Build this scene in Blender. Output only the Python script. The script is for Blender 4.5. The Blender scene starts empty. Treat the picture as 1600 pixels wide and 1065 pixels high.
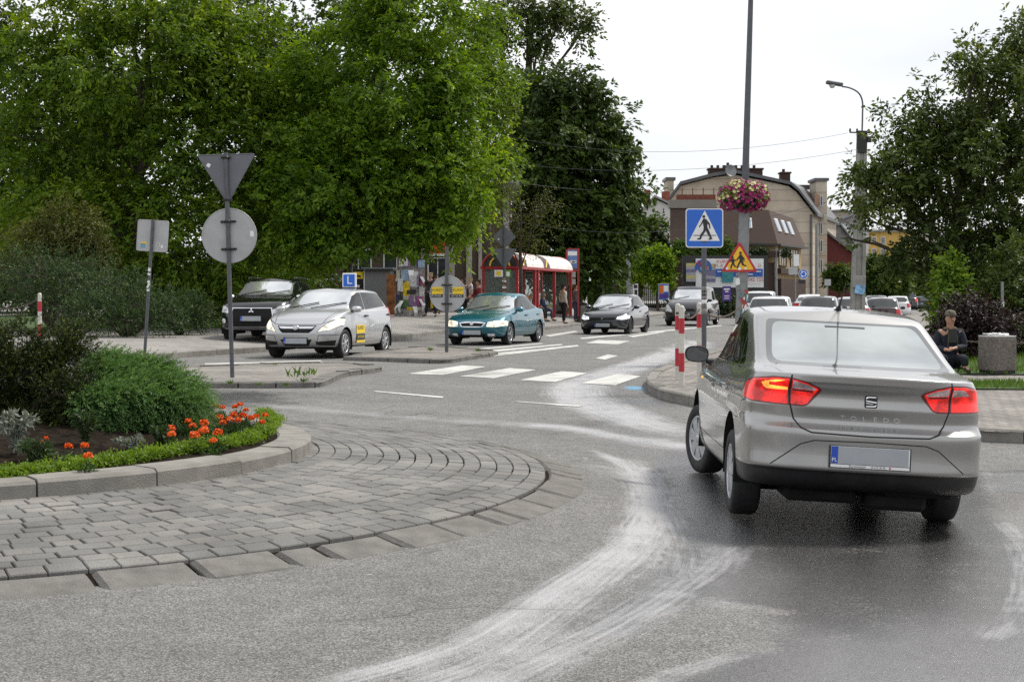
import bpy, bmesh, math, random
import numpy as np
from math import radians as R, sin, cos, pi, sqrt, atan2
from mathutils import Vector, Matrix
from mathutils.bvhtree import BVHTree

SC = bpy.context.scene
# ------------------------------------------------------------------ camera
CAM_H, FPX, HZ = 1.55, 2383.0, 460.0
cam_d = bpy.data.cameras.new('camera')
cam_d.sensor_width = 36.0
cam_d.lens = FPX / 1600 * 36.0
cam_d.shift_y = (HZ - 532.5) / 1600
cam_d.clip_start, cam_d.clip_end = 0.1, 6000
cam = bpy.data.objects.new('camera', cam_d)
SC.collection.objects.link(cam)
cam.location = (0, 0, CAM_H)
cam.rotation_euler = (R(90), 0, 0)
SC.camera = cam
# ------------------------------------------------------------------ world: bright broken overcast
SUN_EL, SUN_AZ = 54, 55         # azimuth from +Y towards +X
w = bpy.data.worlds.new('World'); SC.world = w; w.use_nodes = True
nt = w.node_tree; N = nt.nodes; LK = nt.links
for n in list(N): N.remove(n)
wo = N.new('ShaderNodeOutputWorld'); bg = N.new('ShaderNodeBackground')
sky = N.new('ShaderNodeTexSky'); sky.sky_type = 'NISHITA'; sky.sun_disc = False
sky.sun_elevation = R(SUN_EL); sky.sun_rotation = R(SUN_AZ); sky.air_density = 1.0; sky.dust_density = 2.0
tc = N.new('ShaderNodeTexCoord')
mp = N.new('ShaderNodeMapping'); mp.inputs['Scale'].default_value = (1, 1, 2.6)
nz = N.new('ShaderNodeTexNoise'); nz.inputs['Scale'].default_value = 2.2; nz.inputs['Detail'].default_value = 6
cr = N.new('ShaderNodeValToRGB'); cr.color_ramp.elements[0].position = .3; cr.color_ramp.elements[1].position = .62
cr.color_ramp.elements[0].color = (.72, .72, .72, 1); cr.color_ramp.elements[1].color = (1, 1, 1, 1)
cl = N.new('ShaderNodeValToRGB'); cl.color_ramp.elements[0].position = .3; cl.color_ramp.elements[1].position = .7
cl.color_ramp.elements[0].color = (7.0, 7.3, 7.8, 1); cl.color_ramp.elements[1].color = (9.9, 9.9, 10.0, 1)
nz2 = N.new('ShaderNodeTexNoise'); nz2.inputs['Scale'].default_value = 3.4; nz2.inputs['Detail'].default_value = 5
mx = N.new('ShaderNodeMix'); mx.data_type = 'RGBA'
LK.new(tc.outputs['Generated'], mp.inputs['Vector']); LK.new(mp.outputs[0], nz.inputs['Vector']); LK.new(mp.outputs[0], nz2.inputs['Vector'])
LK.new(nz.outputs['Fac'], cr.inputs[0]); LK.new(nz2.outputs['Fac'], cl.inputs[0])
LK.new(cr.outputs[0], mx.inputs['Factor']); LK.new(sky.outputs[0], mx.inputs['A']); LK.new(cl.outputs[0], mx.inputs['B'])
LK.new(mx.outputs['Result'], bg.inputs['Color']); bg.inputs['Strength'].default_value = 0.1
LK.new(bg.outputs[0], wo.inputs[0])
# ------------------------------------------------------------------ sun through thin cloud
sd = bpy.data.lights.new('sun', 'SUN'); sd.energy = 3.0; sd.angle = R(9); sd.color = (1, .95, .86)
so = bpy.data.objects.new('sun', sd); SC.collection.objects.link(so)
sv = Vector((sin(R(SUN_AZ)) * cos(R(SUN_EL)), cos(R(SUN_AZ)) * cos(R(SUN_EL)), sin(R(SUN_EL))))
so.rotation_euler = sv.to_track_quat('Z', 'Y').to_euler(); so.location = sv * 60
SC.cycles.use_denoising = False
SC.view_settings.view_transform = 'Standard'; SC.view_settings.look = 'None'
SC.view_settings.exposure = 0.35; SC.view_settings.gamma = 1.0

random.seed(7)
RNG = np.random.default_rng(11)
C = SC.collection

# ------------------------------------------------------------------ terrain and pixel helpers
def ss(a, b, t):
 t = np.clip((np.asarray(t, float) - a) / (b - a), 0, 1)
 return t * t * (3 - 2 * t)
def gz(x, y):
 return 0.2 * ss(13, 24, y) - (.09 * ss(.5, 1.5, x) + .035 * ss(1.7, 3.3, x)) * (1 - ss(14.5, 19, y)) * ss(6, 9.5, y)
def ray(px, d):
 return (px - 800) / FPX * d
def G(px, py, off=0.0, f=None):
 """the ground point seen at a photograph pixel"""
 f = f or gz
 d = 20.0
 for _ in range(40):
  d = (CAM_H - off - float(f(ray(px, d), d))) * FPX / (py - HZ)
 return Vector((ray(px, d), d, float(f(ray(px, d), d)) + off))
def Z(py, d):
 return CAM_H - (py - HZ) / FPX * d

# ------------------------------------------------------------------ tags and linking
def tag(o, label=None, cat=None, group=None, kind=None):
 if label: o['label'] = label
 if cat: o['category'] = cat
 if group: o['group'] = group
 if kind: o['kind'] = kind
 return o
def thing(name, loc, label, cat, rz=0.0, group=None):
 o = bpy.data.objects.new(name, None); C.objects.link(o)
 o.empty_display_size = .1
 o.location = loc; o.rotation_euler = (0, 0, rz)
 return tag(o, label, cat, group)
def link(name, me, parent=None):
 o = bpy.data.objects.new(name, me); C.objects.link(o)
 if parent is not None: o.parent = parent
 return o
def copy_tree(o, parent=None):
 c = o.copy(); C.objects.link(c)
 c.parent = parent
 for ch in list(o.children): copy_tree(ch, c)
 return c
def np_mesh(name, V, F, mats=(), smooth=False, mi=None, attrs=None):
 """V (n,3), F (m,k) arrays -> mesh"""
 V = np.asarray(V, np.float32); F = np.asarray(F, np.int32)
 me = bpy.data.meshes.new(name)
 k = F.shape[1]
 me.vertices.add(len(V)); me.vertices.foreach_set('co', V.ravel())
 me.loops.add(F.size); me.loops.foreach_set('vertex_index', F.ravel())
 me.polygons.add(len(F))
 me.polygons.foreach_set('loop_start', np.arange(0, F.size, k, dtype=np.int32))
 me.polygons.foreach_set('loop_total', np.full(len(F), k, np.int32))
 if mi is not None: me.polygons.foreach_set('material_index', np.asarray(mi, np.int32))
 me.polygons.foreach_set('use_smooth', np.full(len(F), bool(smooth)))
 for m in mats: me.materials.append(m)
 for an, av in (attrs or {}).items():
  a = me.attributes.new(an, 'FLOAT', 'POINT'); a.data.foreach_set('value', np.asarray(av, np.float32))
 me.update(calc_edges=True); me.validate()
 return me

# ------------------------------------------------------------------ mesh collector
class MB:
 def __init__(s): s.v = []; s.f = []; s.m = []; s.sm = []; s.M = None
 def _add(s, vs, fs, m=0, smooth=False):
  b = len(s.v)
  for p in vs:
   p = Vector(p)
   s.v.append(s.M @ p if s.M is not None else p)
  for f in fs:
   s.f.append(tuple(i + b for i in f)); s.m.append(m); s.sm.append(smooth)
  return s
 def box(s, c, sz, m=0, rot=None, taper=1.0, bev=0.0):
  hx, hy, hz = sz[0] / 2, sz[1] / 2, sz[2] / 2
  c = Vector(c)
  if bev > 0:
   b = min(bev, hx * .49, hy * .49, hz * .49)
   vs = []
   for sx in (-1, 1):
    for sy in (-1, 1):
     for sz_ in (-1, 1):
      vs.append((sx * (hx - b), sy * (hy - b), sz_ * hz)); vs.append((sx * (hx - b), sy * hy, sz_ * (hz - b))); vs.append((sx * hx, sy * (hy - b), sz_ * (hz - b)))
   bm = bmesh.new()
   for p in vs: bm.verts.new(p)
   r = bmesh.ops.convex_hull(bm, input=bm.verts[:])
   bm.verts.index_update()
   vv = [v.co.copy() for v in bm.verts]; ff = [tuple(v.index for v in f.verts) for f in bm.faces]
   bm.free()
   if rot is not None: vv = [rot @ p for p in vv]
   return s._add([p + c for p in vv], ff, m)
  vs = [(-hx, -hy, -hz), (hx, -hy, -hz), (hx, hy, -hz), (-hx, hy, -hz),
              (-hx * taper, -hy * taper, hz), (hx * taper, -hy * taper, hz), (hx * taper, hy * taper, hz), (-hx * taper, hy * taper, hz)]
  vs = [Vector(p) for p in vs]
  if rot is not None: vs = [rot @ p for p in vs]
  return s._add([p + c for p in vs], [(3, 2, 1, 0), (4, 5, 6, 7), (0, 1, 5, 4), (1, 2, 6, 5), (2, 3, 7, 6), (3, 0, 4, 7)], m)
 def tube(s, pts, r, n=8, m=0, cap=True, smooth=True):
  pts = [Vector(p) for p in pts]
  rr = r if isinstance(r, (list, tuple)) else [r] * len(pts)
  vs = []; fs = []
  up = Vector((0, 0, 1))
  prev = None
  for i, p in enumerate(pts):
   a = pts[max(i - 1, 0)]; b = pts[min(i + 1, len(pts) - 1)]
   t = (b - a).normalized()
   if prev is None:
    ref = up if abs(t.z) < .95 else Vector((1, 0, 0))
    u = t.cross(ref).normalized()
   else:
    u = (prev - t * prev.dot(t)).normalized()
   prev = u
   v = t.cross(u)
   for k in range(n):
    an = 2 * pi * k / n
    vs.append(p + (u * cos(an) + v * sin(an)) * rr[i])
  for i in range(len(pts) - 1):
   for k in range(n):
    k2 = (k + 1) % n
    fs.append((i * n + k, i * n + k2, (i + 1) * n + k2, (i + 1) * n + k))
  s._add(vs, fs, m, smooth)
  if cap:
   s._add(vs[:n], [tuple(range(n))], m); s._add(vs[-n:], [tuple(reversed(range(n)))], m)
  return s
 def lathe(s, prof, n=24, m=0, c=(0, 0, 0), ax='z', smooth=True, close=False):
  """prof: list of (radius, axial)"""
  vs = []; fs = []
  for (r, h) in prof:
   for k in range(n):
    a = 2 * pi * k / n
    p = (r * cos(a), r * sin(a), h)
    if ax == 'y': p = (p[0], h, p[1])
    if ax == 'x': p = (h, p[0], p[1])
    vs.append(Vector(p) + Vector(c))
  q = len(prof)
  for i in range(q - 1 + (1 if close else 0)):
   for k in range(n):
    k2 = (k + 1) % n; j = (i + 1) % q
    fs.append((i * n + k, i * n + k2, j * n + k2, j * n + k))
  s._add(vs, fs, m, smooth)
  if not close:
   if prof[0][0] > 1e-4: s._add(vs[:n], [tuple(reversed(range(n)))], m)
   if prof[-1][0] > 1e-4: s._add(vs[-n:], [tuple(range(n))], m)
  return s
 def prism(s, poly, h0, h1, m=0, fr=None, inset=0):
  """poly of (a,b) extruded from h0 to h1 along the third axis of the frame fr (3 column vectors + origin)"""
  O, A, B, N_ = fr if fr else (Vector(), Vector((1, 0, 0)), Vector((0, 1, 0)), Vector((0, 0, 1)))
  n = len(poly)
  lo = [O + A * a + B * b + N_ * h0 for a, b in poly]; hi = [O + A * a + B * b + N_ * h1 for a, b in poly]
  s._add(lo + hi, [tuple(reversed(range(n))), tuple(range(n, 2 * n))] + [(i, (i + 1) % n, n + (i + 1) % n, n + i) for i in range(n)], m)
  return s
 def quad(s, a, b, c, d, m=0): return s._add([a, b, c, d], [(0, 1, 2, 3)], m)
 def poly(s, pts, m=0): return s._add(pts, [tuple(range(len(pts)))], m)
 def build(s, name, mats, parent=None, fixn=True):
  me = bpy.data.meshes.new(name)
  me.from_pydata([tuple(p) for p in s.v], [], s.f)
  if not isinstance(mats, (list, tuple)): mats = [mats]
  for m in mats: me.materials.append(m)
  me.polygons.foreach_set('material_index', s.m); me.polygons.foreach_set('use_smooth', s.sm)
  if fixn:
   bm = bmesh.new(); bm.from_mesh(me); bmesh.ops.recalc_face_normals(bm, faces=bm.faces); bm.to_mesh(me); bm.free()
  me.update()
  return link(name, me, parent)

# ------------------------------------------------------------------ materials
def newmat(name):
 m = bpy.data.materials.new(name); m.use_nodes = True
 nt = m.node_tree
 return m, nt, nt.nodes, nt.links, nt.nodes['Principled BSDF']
def pm(name, col, rough=.5, metal=0.0, var=.12, scale=8.0, bump=0.0, bscale=60.0, coat=0.0, ior=1.5, emit=None, es=0.0, dirt=0.0, detail=4, rvar=.1, spec=None):
 m, nt, N, K, b = newmat(name)
 tc = N.new('ShaderNodeTexCoord')
 nz = N.new('ShaderNodeTexNoise'); nz.inputs['Scale'].default_value = scale; nz.inputs['Detail'].default_value = detail
 K.new(tc.outputs['Object'], nz.inputs['Vector'])
 mr = N.new('ShaderNodeMapRange'); mr.inputs['From Min'].default_value = .3; mr.inputs['From Max'].default_value = .7
 mr.inputs['To Min'].default_value = 1 - var; mr.inputs['To Max'].default_value = 1 + var
 K.new(nz.outputs['Fac'], mr.inputs['Value'])
 mul = N.new('ShaderNodeVectorMath'); mul.operation = 'SCALE'
 mul.inputs[0].default_value = col[:3]
 K.new(mr.outputs[0], mul.inputs['Scale'])
 src = mul.outputs[0]
 if dirt:
  n2 = N.new('ShaderNodeTexNoise'); n2.inputs['Scale'].default_value = scale * .35; n2.inputs['Detail'].default_value = 8; n2.inputs['Roughness'].default_value = .7
  K.new(tc.outputs['Object'], n2.inputs['Vector'])
  r2 = N.new('ShaderNodeMapRange'); r2.inputs['From Min'].default_value = .5; r2.inputs['From Max'].default_value = .75; r2.inputs['To Max'].default_value = dirt
  K.new(n2.outputs['Fac'], r2.inputs['Value'])
  mx = N.new('ShaderNodeMix'); mx.data_type = 'RGBA'; mx.inputs['B'].default_value = (.07, .062, .05, 1)
  K.new(r2.outputs[0], mx.inputs['Factor']); K.new(src, mx.inputs['A']); src = mx.outputs['Result']
 K.new(src, b.inputs['Base Color'])
 b.inputs['Metallic'].default_value = metal
 if rvar:
  rr = N.new('ShaderNodeMapRange'); rr.inputs['From Min'].default_value = .3; rr.inputs['From Max'].default_value = .7
  rr.inputs['To Min'].default_value = max(0.01, rough * (1 - rvar)); rr.inputs['To Max'].default_value = min(1, rough * (1 + rvar))
  K.new(nz.outputs['Fac'], rr.inputs['Value']); K.new(rr.outputs[0], b.inputs['Roughness'])
 else: b.inputs['Roughness'].default_value = rough
 b.inputs['IOR'].default_value = ior
 if spec is not None: b.inputs['Specular IOR Level'].default_value = spec
 if coat:
  b.inputs['Coat Weight'].default_value = coat; b.inputs['Coat Roughness'].default_value = .03
 if bump:
  n3 = N.new('ShaderNodeTexNoise'); n3.inputs['Scale'].default_value = bscale; n3.inputs['Detail'].default_value = 5
  K.new(tc.outputs['Object'], n3.inputs['Vector'])
  bp = N.new('ShaderNodeBump'); bp.inputs['Strength'].default_value = bump; bp.inputs['Distance'].default_value = .02
  K.new(n3.outputs['Fac'], bp.inputs['Height']); K.new(bp.outputs[0], b.inputs['Normal'])
 if emit:
  b.inputs['Emission Color'].default_value = (*emit[:3], 1); b.inputs['Emission Strength'].default_value = es
 return m
def leafmat(name, cols, trans=.35, rough=.5):
 """leaf material: colour picked per leaf by the 'rnd' attribute"""
 m, nt, N, K, b = newmat(name)
 at = N.new('ShaderNodeAttribute'); at.attribute_name = 'rnd'
 cr = N.new('ShaderNodeValToRGB')
 el = cr.color_ramp.elements
 while len(el) < len(cols): el.new(.5)
 for i, c in enumerate(cols):
  el[i].position = i / (len(cols) - 1); el[i].color = (*c, 1)
 K.new(at.outputs['Fac'], cr.inputs[0])
 b.inputs['Roughness'].default_value = rough
 b.inputs['Specular IOR Level'].default_value = .35
 K.new(cr.outputs[0], b.inputs['Base Color'])
 t = N.new('ShaderNodeBsdfTranslucent')
 hs = N.new('ShaderNodeMix'); hs.data_type = 'RGBA'; hs.blend_type = 'MULTIPLY'; hs.inputs['Factor'].default_value = 1
 hs.inputs['B'].default_value = (1.5, 1.35, .5, 1)
 K.new(cr.outputs[0], hs.inputs['A']); K.new(hs.outputs['Result'], t.inputs['Color'])
 mx = N.new('ShaderNodeMixShader'); mx.inputs[0].default_value = trans
 K.new(b.outputs[0], mx.inputs[1]); K.new(t.outputs[0], mx.inputs[2])
 K.new(mx.outputs[0], N['Material Output'].inputs['Surface'])
 return m
MT = {}
MT['black_plastic'] = pm('black_plastic', (.010, .010, .011), .42, var=.2, scale=14, dirt=.25)
MT['rubber'] = pm('rubber', (.016, .016, .017), .75, var=.25, scale=18, bump=.15, dirt=.5)
MT['dark'] = pm('dark_cavity', (.006, .006, .006), .9, var=.2)
MT['gap'] = pm('panel_gap', (.008, .008, .008), .7, var=.1)  # panel joints, and the painted shade line of the sedan's bumper crease
MT['chrome'] = pm('chrome', (.75, .75, .76), .16, 1.0, var=.05)
MT['alloy'] = pm('alloy', (.42, .43, .45), .32, .85, var=.12, scale=20, dirt=.3)
MT['hubcap'] = pm('hubcap_silver', (.50, .51, .53), .38, .6, var=.08, scale=20, dirt=.25)
MT['white'] = pm('white_paint', (.75, .75, .74), .4, var=.06)
MT['black'] = pm('black_paint', (.012, .012, .013), .35, var=.1)
MT['blue'] = pm('sign_blue', (.012, .12, .55), .35, var=.06, scale=3)
MT['plate_grey'] = pm('plate_grey', (.34, .36, .38), .4, var=.04)
MT['eu_blue'] = pm('plate_blue', (.01, .06, .42), .35, var=.04)
MT['zinc'] = pm('zinc_back', (.40, .40, .40), .5, .2, var=.1, scale=5, dirt=.2)
MT['zinc_dark'] = pm('zinc_back_dark', (.15, .155, .17), .5, .3, var=.1, scale=5, dirt=.15)
MT['pole'] = pm('pole_grey', (.10, .105, .115), .5, .45, var=.15, scale=12, dirt=.35)
MT['galv'] = pm('galvanised_post', (.24, .245, .25), .5, .5, var=.15, scale=9, dirt=.3)
MT['concrete'] = pm('concrete', (.30, .29, .27), .85, var=.18, scale=6, bump=.3, bscale=90, dirt=.35)
MT['red'] = pm('red_paint', (.42, .018, .03), .4, var=.12, scale=10, dirt=.12)
MT['yellow'] = pm('sign_yellow', (.80, .45, .015), .4, var=.05, scale=4)
MT['sticker_yellow'] = pm('sticker_yellow', (.78, .55, .02), .45, var=.1)
MT['rust'] = pm('rusty_chain', (.11, .09, .075), .6, .6, var=.3, scale=30)
MT['bark'] = pm('bark', (.06, .045, .034), .9, var=.4, scale=9, bump=.6, bscale=25)
MT['bark_pale'] = pm('pale_bark', (.20, .18, .16), .9, var=.4, scale=9, bump=.6, bscale=25)

TMP = bpy.data.scenes.new('workbench')      # scratch scene used only to evaluate modifiers and lettering
def eval_mesh(o):
 TMP.collection.objects.link(o)
 with bpy.context.temp_override(scene=TMP, view_layer=TMP.view_layers[0]):
  dg = bpy.context.evaluated_depsgraph_get(); dg.update()
  me = bpy.data.meshes.new_from_object(o.evaluated_get(dg))
 bpy.data.objects.remove(o)
 return me
def text_mesh(s, size, depth=.002):
 cu = bpy.data.curves.new('lettering', 'FONT'); cu.body = s; cu.size = size; cu.align_x = 'CENTER'; cu.align_y = 'CENTER'
 cu.extrude = depth; cu.resolution_u = 3
 o = bpy.data.objects.new('lettering', cu)
 me = eval_mesh(o)
 bpy.data.curves.remove(cu)
 return me
def text_part(s, size, mat, parent, M, name='lettering', depth=.002, sx=1.0):
 me = text_mesh(s, size, depth)
 me.transform(Matrix.Diagonal((sx, 1, 1, 1))); me.transform(M)
 me.materials.clear(); me.materials.append(mat)
 return link(name, me, parent)
def frame_m(o, x, y, z):
 """matrix whose local x,y,z axes are the given vectors"""
 m = Matrix((Vector(x), Vector(y), Vector(z))).transposed().to_4x4(); m.translation = Vector(o)
 return m
# ================================================================== GROUND, ROAD, PAVEMENTS
def asphalt_material():
 m, nt, N, K, b = newmat('asphalt')
 geo = N.new('ShaderNodeNewGeometry')
 def noise(sc, det=4, rough=.5):
  n = N.new('ShaderNodeTexNoise'); n.inputs['Scale'].default_value = sc; n.inputs['Detail'].default_value = det; n.inputs['Roughness'].default_value = rough
  K.new(geo.outputs['Position'], n.inputs['Vector']); return n.outputs['Fac']
 def rng(v, a, b_, c, d):
  r = N.new('ShaderNodeMapRange'); r.inputs[1].default_value = a; r.inputs[2].default_value = b_; r.inputs[3].default_value = c; r.inputs[4].default_value = d
  K.new(v, r.inputs[0]); return r.outputs[0]
 def math(op, a, b_=None, c=None):
  n = N.new('ShaderNodeMath'); n.operation = op
  for i, v in enumerate((a, b_, c)):
   if v is None: continue
   if isinstance(v, (int, float)): n.inputs[i].default_value = v
   else: K.new(v, n.inputs[i])
  return n.outputs[0]
 def attr(nm):
  a = N.new('ShaderNodeAttribute'); a.attribute_name = nm; return a.outputs['Fac']
 vor = N.new('ShaderNodeTexVoronoi'); vor.inputs['Scale'].default_value = 130; K.new(geo.outputs['Position'], vor.inputs['Vector'])
 vs = N.new('ShaderNodeSeparateColor'); K.new(vor.outputs['Color'], vs.inputs[0])
 stone = rng(math('POWER', vs.outputs[0], 1.6), 0, 1, .50, 2.0)
 big = rng(noise(.7, 5, .6), .3, .7, .84, 1.16)
 mid = rng(noise(6, 5, .65), .3, .7, .85, 1.15)
 tone = math('MULTIPLY', math('MULTIPLY', stone, big), mid)
 base = N.new('ShaderNodeVectorMath'); base.operation = 'SCALE'; base.inputs[0].default_value = (.143, .139, .133); K.new(tone, base.inputs['Scale'])
 wet0 = attr('wet'); wet = rng(math('ADD', math('MULTIPLY', wet0, .95), math('ADD', math('MULTIPLY', math('SUBTRACT', noise(1.9, 8, .68), .5), 1.35), math('MULTIPLY', math('SUBTRACT', noise(46, 4, .7), .5), 1.5))), .38, .78, 0, 1)
 # wet darkens
 wd = math('SUBTRACT', 1.0, math('MULTIPLY', wet, rng(vs.outputs[2], 0, 1, .60, .92)))
 b2 = N.new('ShaderNodeVectorMath'); b2.operation = 'SCALE'; K.new(base.outputs[0], b2.inputs[0]); K.new(wd, b2.inputs['Scale'])
 # spilled thin white paint dragged by tyres
 p0 = attr('paint'); lat = attr('lat')
 wob = math('MULTIPLY', noise(1.3, 3), 1.2)
 tread = math('SINE', math('ADD', math('MULTIPLY', lat, 118.0), math('MULTIPLY', wob, 3.0)))
 tread2 = math('SINE', math('ADD', math('MULTIPLY', lat, 31.0), math('MULTIPLY', wob, 2.0)))
 pn = math('ADD', math('MULTIPLY', math('SUBTRACT', noise(45, 6, .8), .5), 1.6), math('MULTIPLY', math('SUBTRACT', noise(2.6, 6, .65), .5), 1.8))
 cv = N.new('ShaderNodeCombineXYZ'); K.new(math('MULTIPLY', lat, 26.0), cv.inputs[0]); K.new(math('MULTIPLY', attr('along'), 1.1), cv.inputs[1])
 sn = N.new('ShaderNodeTexNoise'); sn.inputs['Scale'].default_value = 1.0; sn.inputs['Detail'].default_value = 7; sn.inputs['Roughness'].default_value = .72; K.new(cv.outputs[0], sn.inputs['Vector'])
 pn = math('ADD', math('MULTIPLY', pn, .7), math('MULTIPLY', math('SUBTRACT', sn.outputs['Fac'], .5), 2.1))
 pf = math('ADD', math('MULTIPLY', p0, 1.05), math('MULTIPLY', pn, math('MULTIPLY', rng(p0, 0, .5, 0, 1), .8)))
 pf = math('ADD', pf, math('MULTIPLY', math('ADD', math('MULTIPLY', tread, math('MULTIPLY', rng(noise(1.1, 3), .45, .65, 0, 1), .13)), math('MULTIPLY', tread2, .03)), rng(p0, 0.12, .5, 0, 1)))
 pf = rng(pf, .22, .98, 0, .72)
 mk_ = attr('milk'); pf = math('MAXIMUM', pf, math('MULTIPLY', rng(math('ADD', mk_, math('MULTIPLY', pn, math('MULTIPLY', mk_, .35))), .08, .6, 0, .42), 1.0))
 # drops
 v2 = N.new('ShaderNodeTexVoronoi'); v2.inputs['Scale'].default_value = 3.1; v2.inputs['Randomness'].default_value = 1
 mpg = N.new('ShaderNodeMapping'); mpg.inputs['Scale'].default_value = (.9, 1.2, 1); K.new(geo.outputs['Position'], mpg.inputs['Vector']); K.new(mpg.outputs[0], v2.inputs['Vector'])
 vc = N.new('ShaderNodeSeparateColor'); K.new(v2.outputs['Color'], vc.inputs[0])
 rad = rng(vc.outputs[0], .30, 1, 0, .06)
 drop = math('MULTIPLY', math('LESS_THAN', v2.outputs['Distance'], rad), rng(attr('drops'), 0, .4, 0, .8))
 pf = math('MAXIMUM', pf, drop)
 mx = N.new('ShaderNodeMix'); mx.data_type = 'RGBA'; mx.inputs['B'].default_value = (.47, .47, .485, 1)
 K.new(pf, mx.inputs['Factor']); K.new(b2.outputs[0], mx.inputs['A'])
 # blue paint blot
 mb = N.new('ShaderNodeMix'); mb.data_type = 'RGBA'; mb.inputs['B'].default_value = (.10, .40, .66, 1)
 K.new(rng(math('ADD', attr('bluespill'), math('MULTIPLY', math('SUBTRACT', noise(9, 4), .5), .9)), .45, .8, 0, .6), mb.inputs['Factor']); K.new(mx.outputs['Result'], mb.inputs['A'])
 # cracks / tar seams
 v3 = N.new('ShaderNodeTexVoronoi'); v3.feature = 'DISTANCE_TO_EDGE'; v3.inputs['Scale'].default_value = .22
 dn = N.new('ShaderNodeTexNoise'); dn.inputs['Scale'].default_value = 1.5; dn.inputs['Detail'].default_value = 5; K.new(geo.outputs['Position'], dn.inputs['Vector'])
 va = N.new('ShaderNodeVectorMath'); va.operation = 'ADD'; K.new(geo.outputs['Position'], va.inputs[0])
 vsx = N.new('ShaderNodeVectorMath'); vsx.operation = 'SCALE'; vsx.inputs['Scale'].default_value = .9; K.new(dn.outputs['Color'], vsx.inputs[0]); K.new(vsx.outputs[0], va.inputs[1]); K.new(va.outputs[0], v3.inputs['Vector'])
 crack = math('MULTIPLY', rng(v3.outputs['Distance'], .0015, .005, 1, 0), rng(noise(.5, 2), .5, .62, 0, .55))
 mc = N.new('ShaderNodeMix'); mc.data_type = 'RGBA'; mc.inputs['B'].default_value = (.03, .03, .03, 1); K.new(crack, mc.inputs['Factor']); K.new(mb.outputs['Result'], mc.inputs['A'])
 K.new(mc.outputs['Result'], b.inputs['Base Color'])
 rough = math('SUBTRACT', .80, math('MULTIPLY', wet, .45))
 rough = math('SUBTRACT', rough, math('MULTIPLY', pf, math('MULTIPLY', .22, math('SUBTRACT', 1, wet))))
 K.new(rough, b.inputs['Roughness']); b.inputs['IOR'].default_value = 1.5
 bp = N.new('ShaderNodeBump'); bp.inputs['Distance'].default_value = .006
 K.new(math('SUBTRACT', .85, math('MULTIPLY', wet, .35)), bp.inputs['Strength'])
 hgt = math('ADD', math('MULTIPLY', vor.outputs['Distance'], 1.0), math('MULTIPLY', noise(240, 2), .7)); K.new(hgt, bp.inputs['Height'])
 K.new(bp.outputs[0], b.inputs['Normal'])
 # film of water: clear coat with little bump
 K.new(math('MULTIPLY', wet, rng(vs.outputs[1], 0, .9, .12, 1)), b.inputs['Coat Weight']); b.inputs['Coat Roughness'].default_value = .13; b.inputs['Coat IOR'].default_value = 1.5
 b3 = N.new('ShaderNodeBump'); b3.inputs['Distance'].default_value = .004; b3.inputs['Strength'].default_value = .32; K.new(hgt, b3.inputs['Height']); K.new(b3.outputs[0], b.inputs['Coat Normal'])
 return m

def pdist(X, Y, pts):
 """distance to a polyline, signed side offset, parameter"""
 best = np.full(X.shape, 1e9); lat = np.zeros(X.shape); par = np.zeros(X.shape)
 L = 0
 for (a, b) in zip(pts, pts[1:]):
  ax, ay, bx, by = a[0], a[1], b[0], b[1]
  dx, dy = bx - ax, by - ay; l2 = dx * dx + dy * dy; l = sqrt(l2)
  t = np.clip(((X - ax) * dx + (Y - ay) * dy) / l2, 0, 1)
  d = np.hypot(X - ax - t * dx, Y - ay - t * dy)
  sgn = np.sign((X - ax) * dy - (Y - ay) * dx)
  m = d < best
  best = np.where(m, d, best); lat = np.where(m, d * sgn, lat); par = np.where(m, L + t * l, par)
  L += l
 return best, lat, par / L
def smooth_path(pts, n=8):
 out = []
 P = [Vector(p) for p in pts]
 for i in range(len(P) - 1):
  p0, p1, p2, p3 = P[max(i - 1, 0)], P[i], P[i + 1], P[min(i + 2, len(P) - 1)]
  for k in range(n):
   t = k / n
   out.append(.5 * ((2 * p1) + (p2 - p0) * t + (2 * p0 - 5 * p1 + 4 * p2 - p3) * t * t + (3 * p1 - p0 - 3 * p2 + p3) * t ** 3))
 out.append(P[-1])
 return out
def inpoly(X, Y, pts):
 r = np.zeros(X.shape, bool)
 n = len(pts)
 for i in range(n):
  x0, y0 = pts[i][0], pts[i][1]; x1, y1 = pts[(i + 1) % n][0], pts[(i + 1) % n][1]
  c = ((y0 > Y) != (y1 > Y)) & (X < (x1 - x0) * (Y - y0) / (y1 - y0 + 1e-12) + x0)
  r ^= c
 return r
def softpoly(X, Y, pts, wd):
 d, _, _ = pdist(X, Y, list(pts) + [pts[0]])
 i = inpoly(X, Y, pts)
 return np.clip(.5 + np.where(i, d, -d) / wd, 0, 1)
GP = lambda pts: [G(x, y) for x, y in pts]

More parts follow.
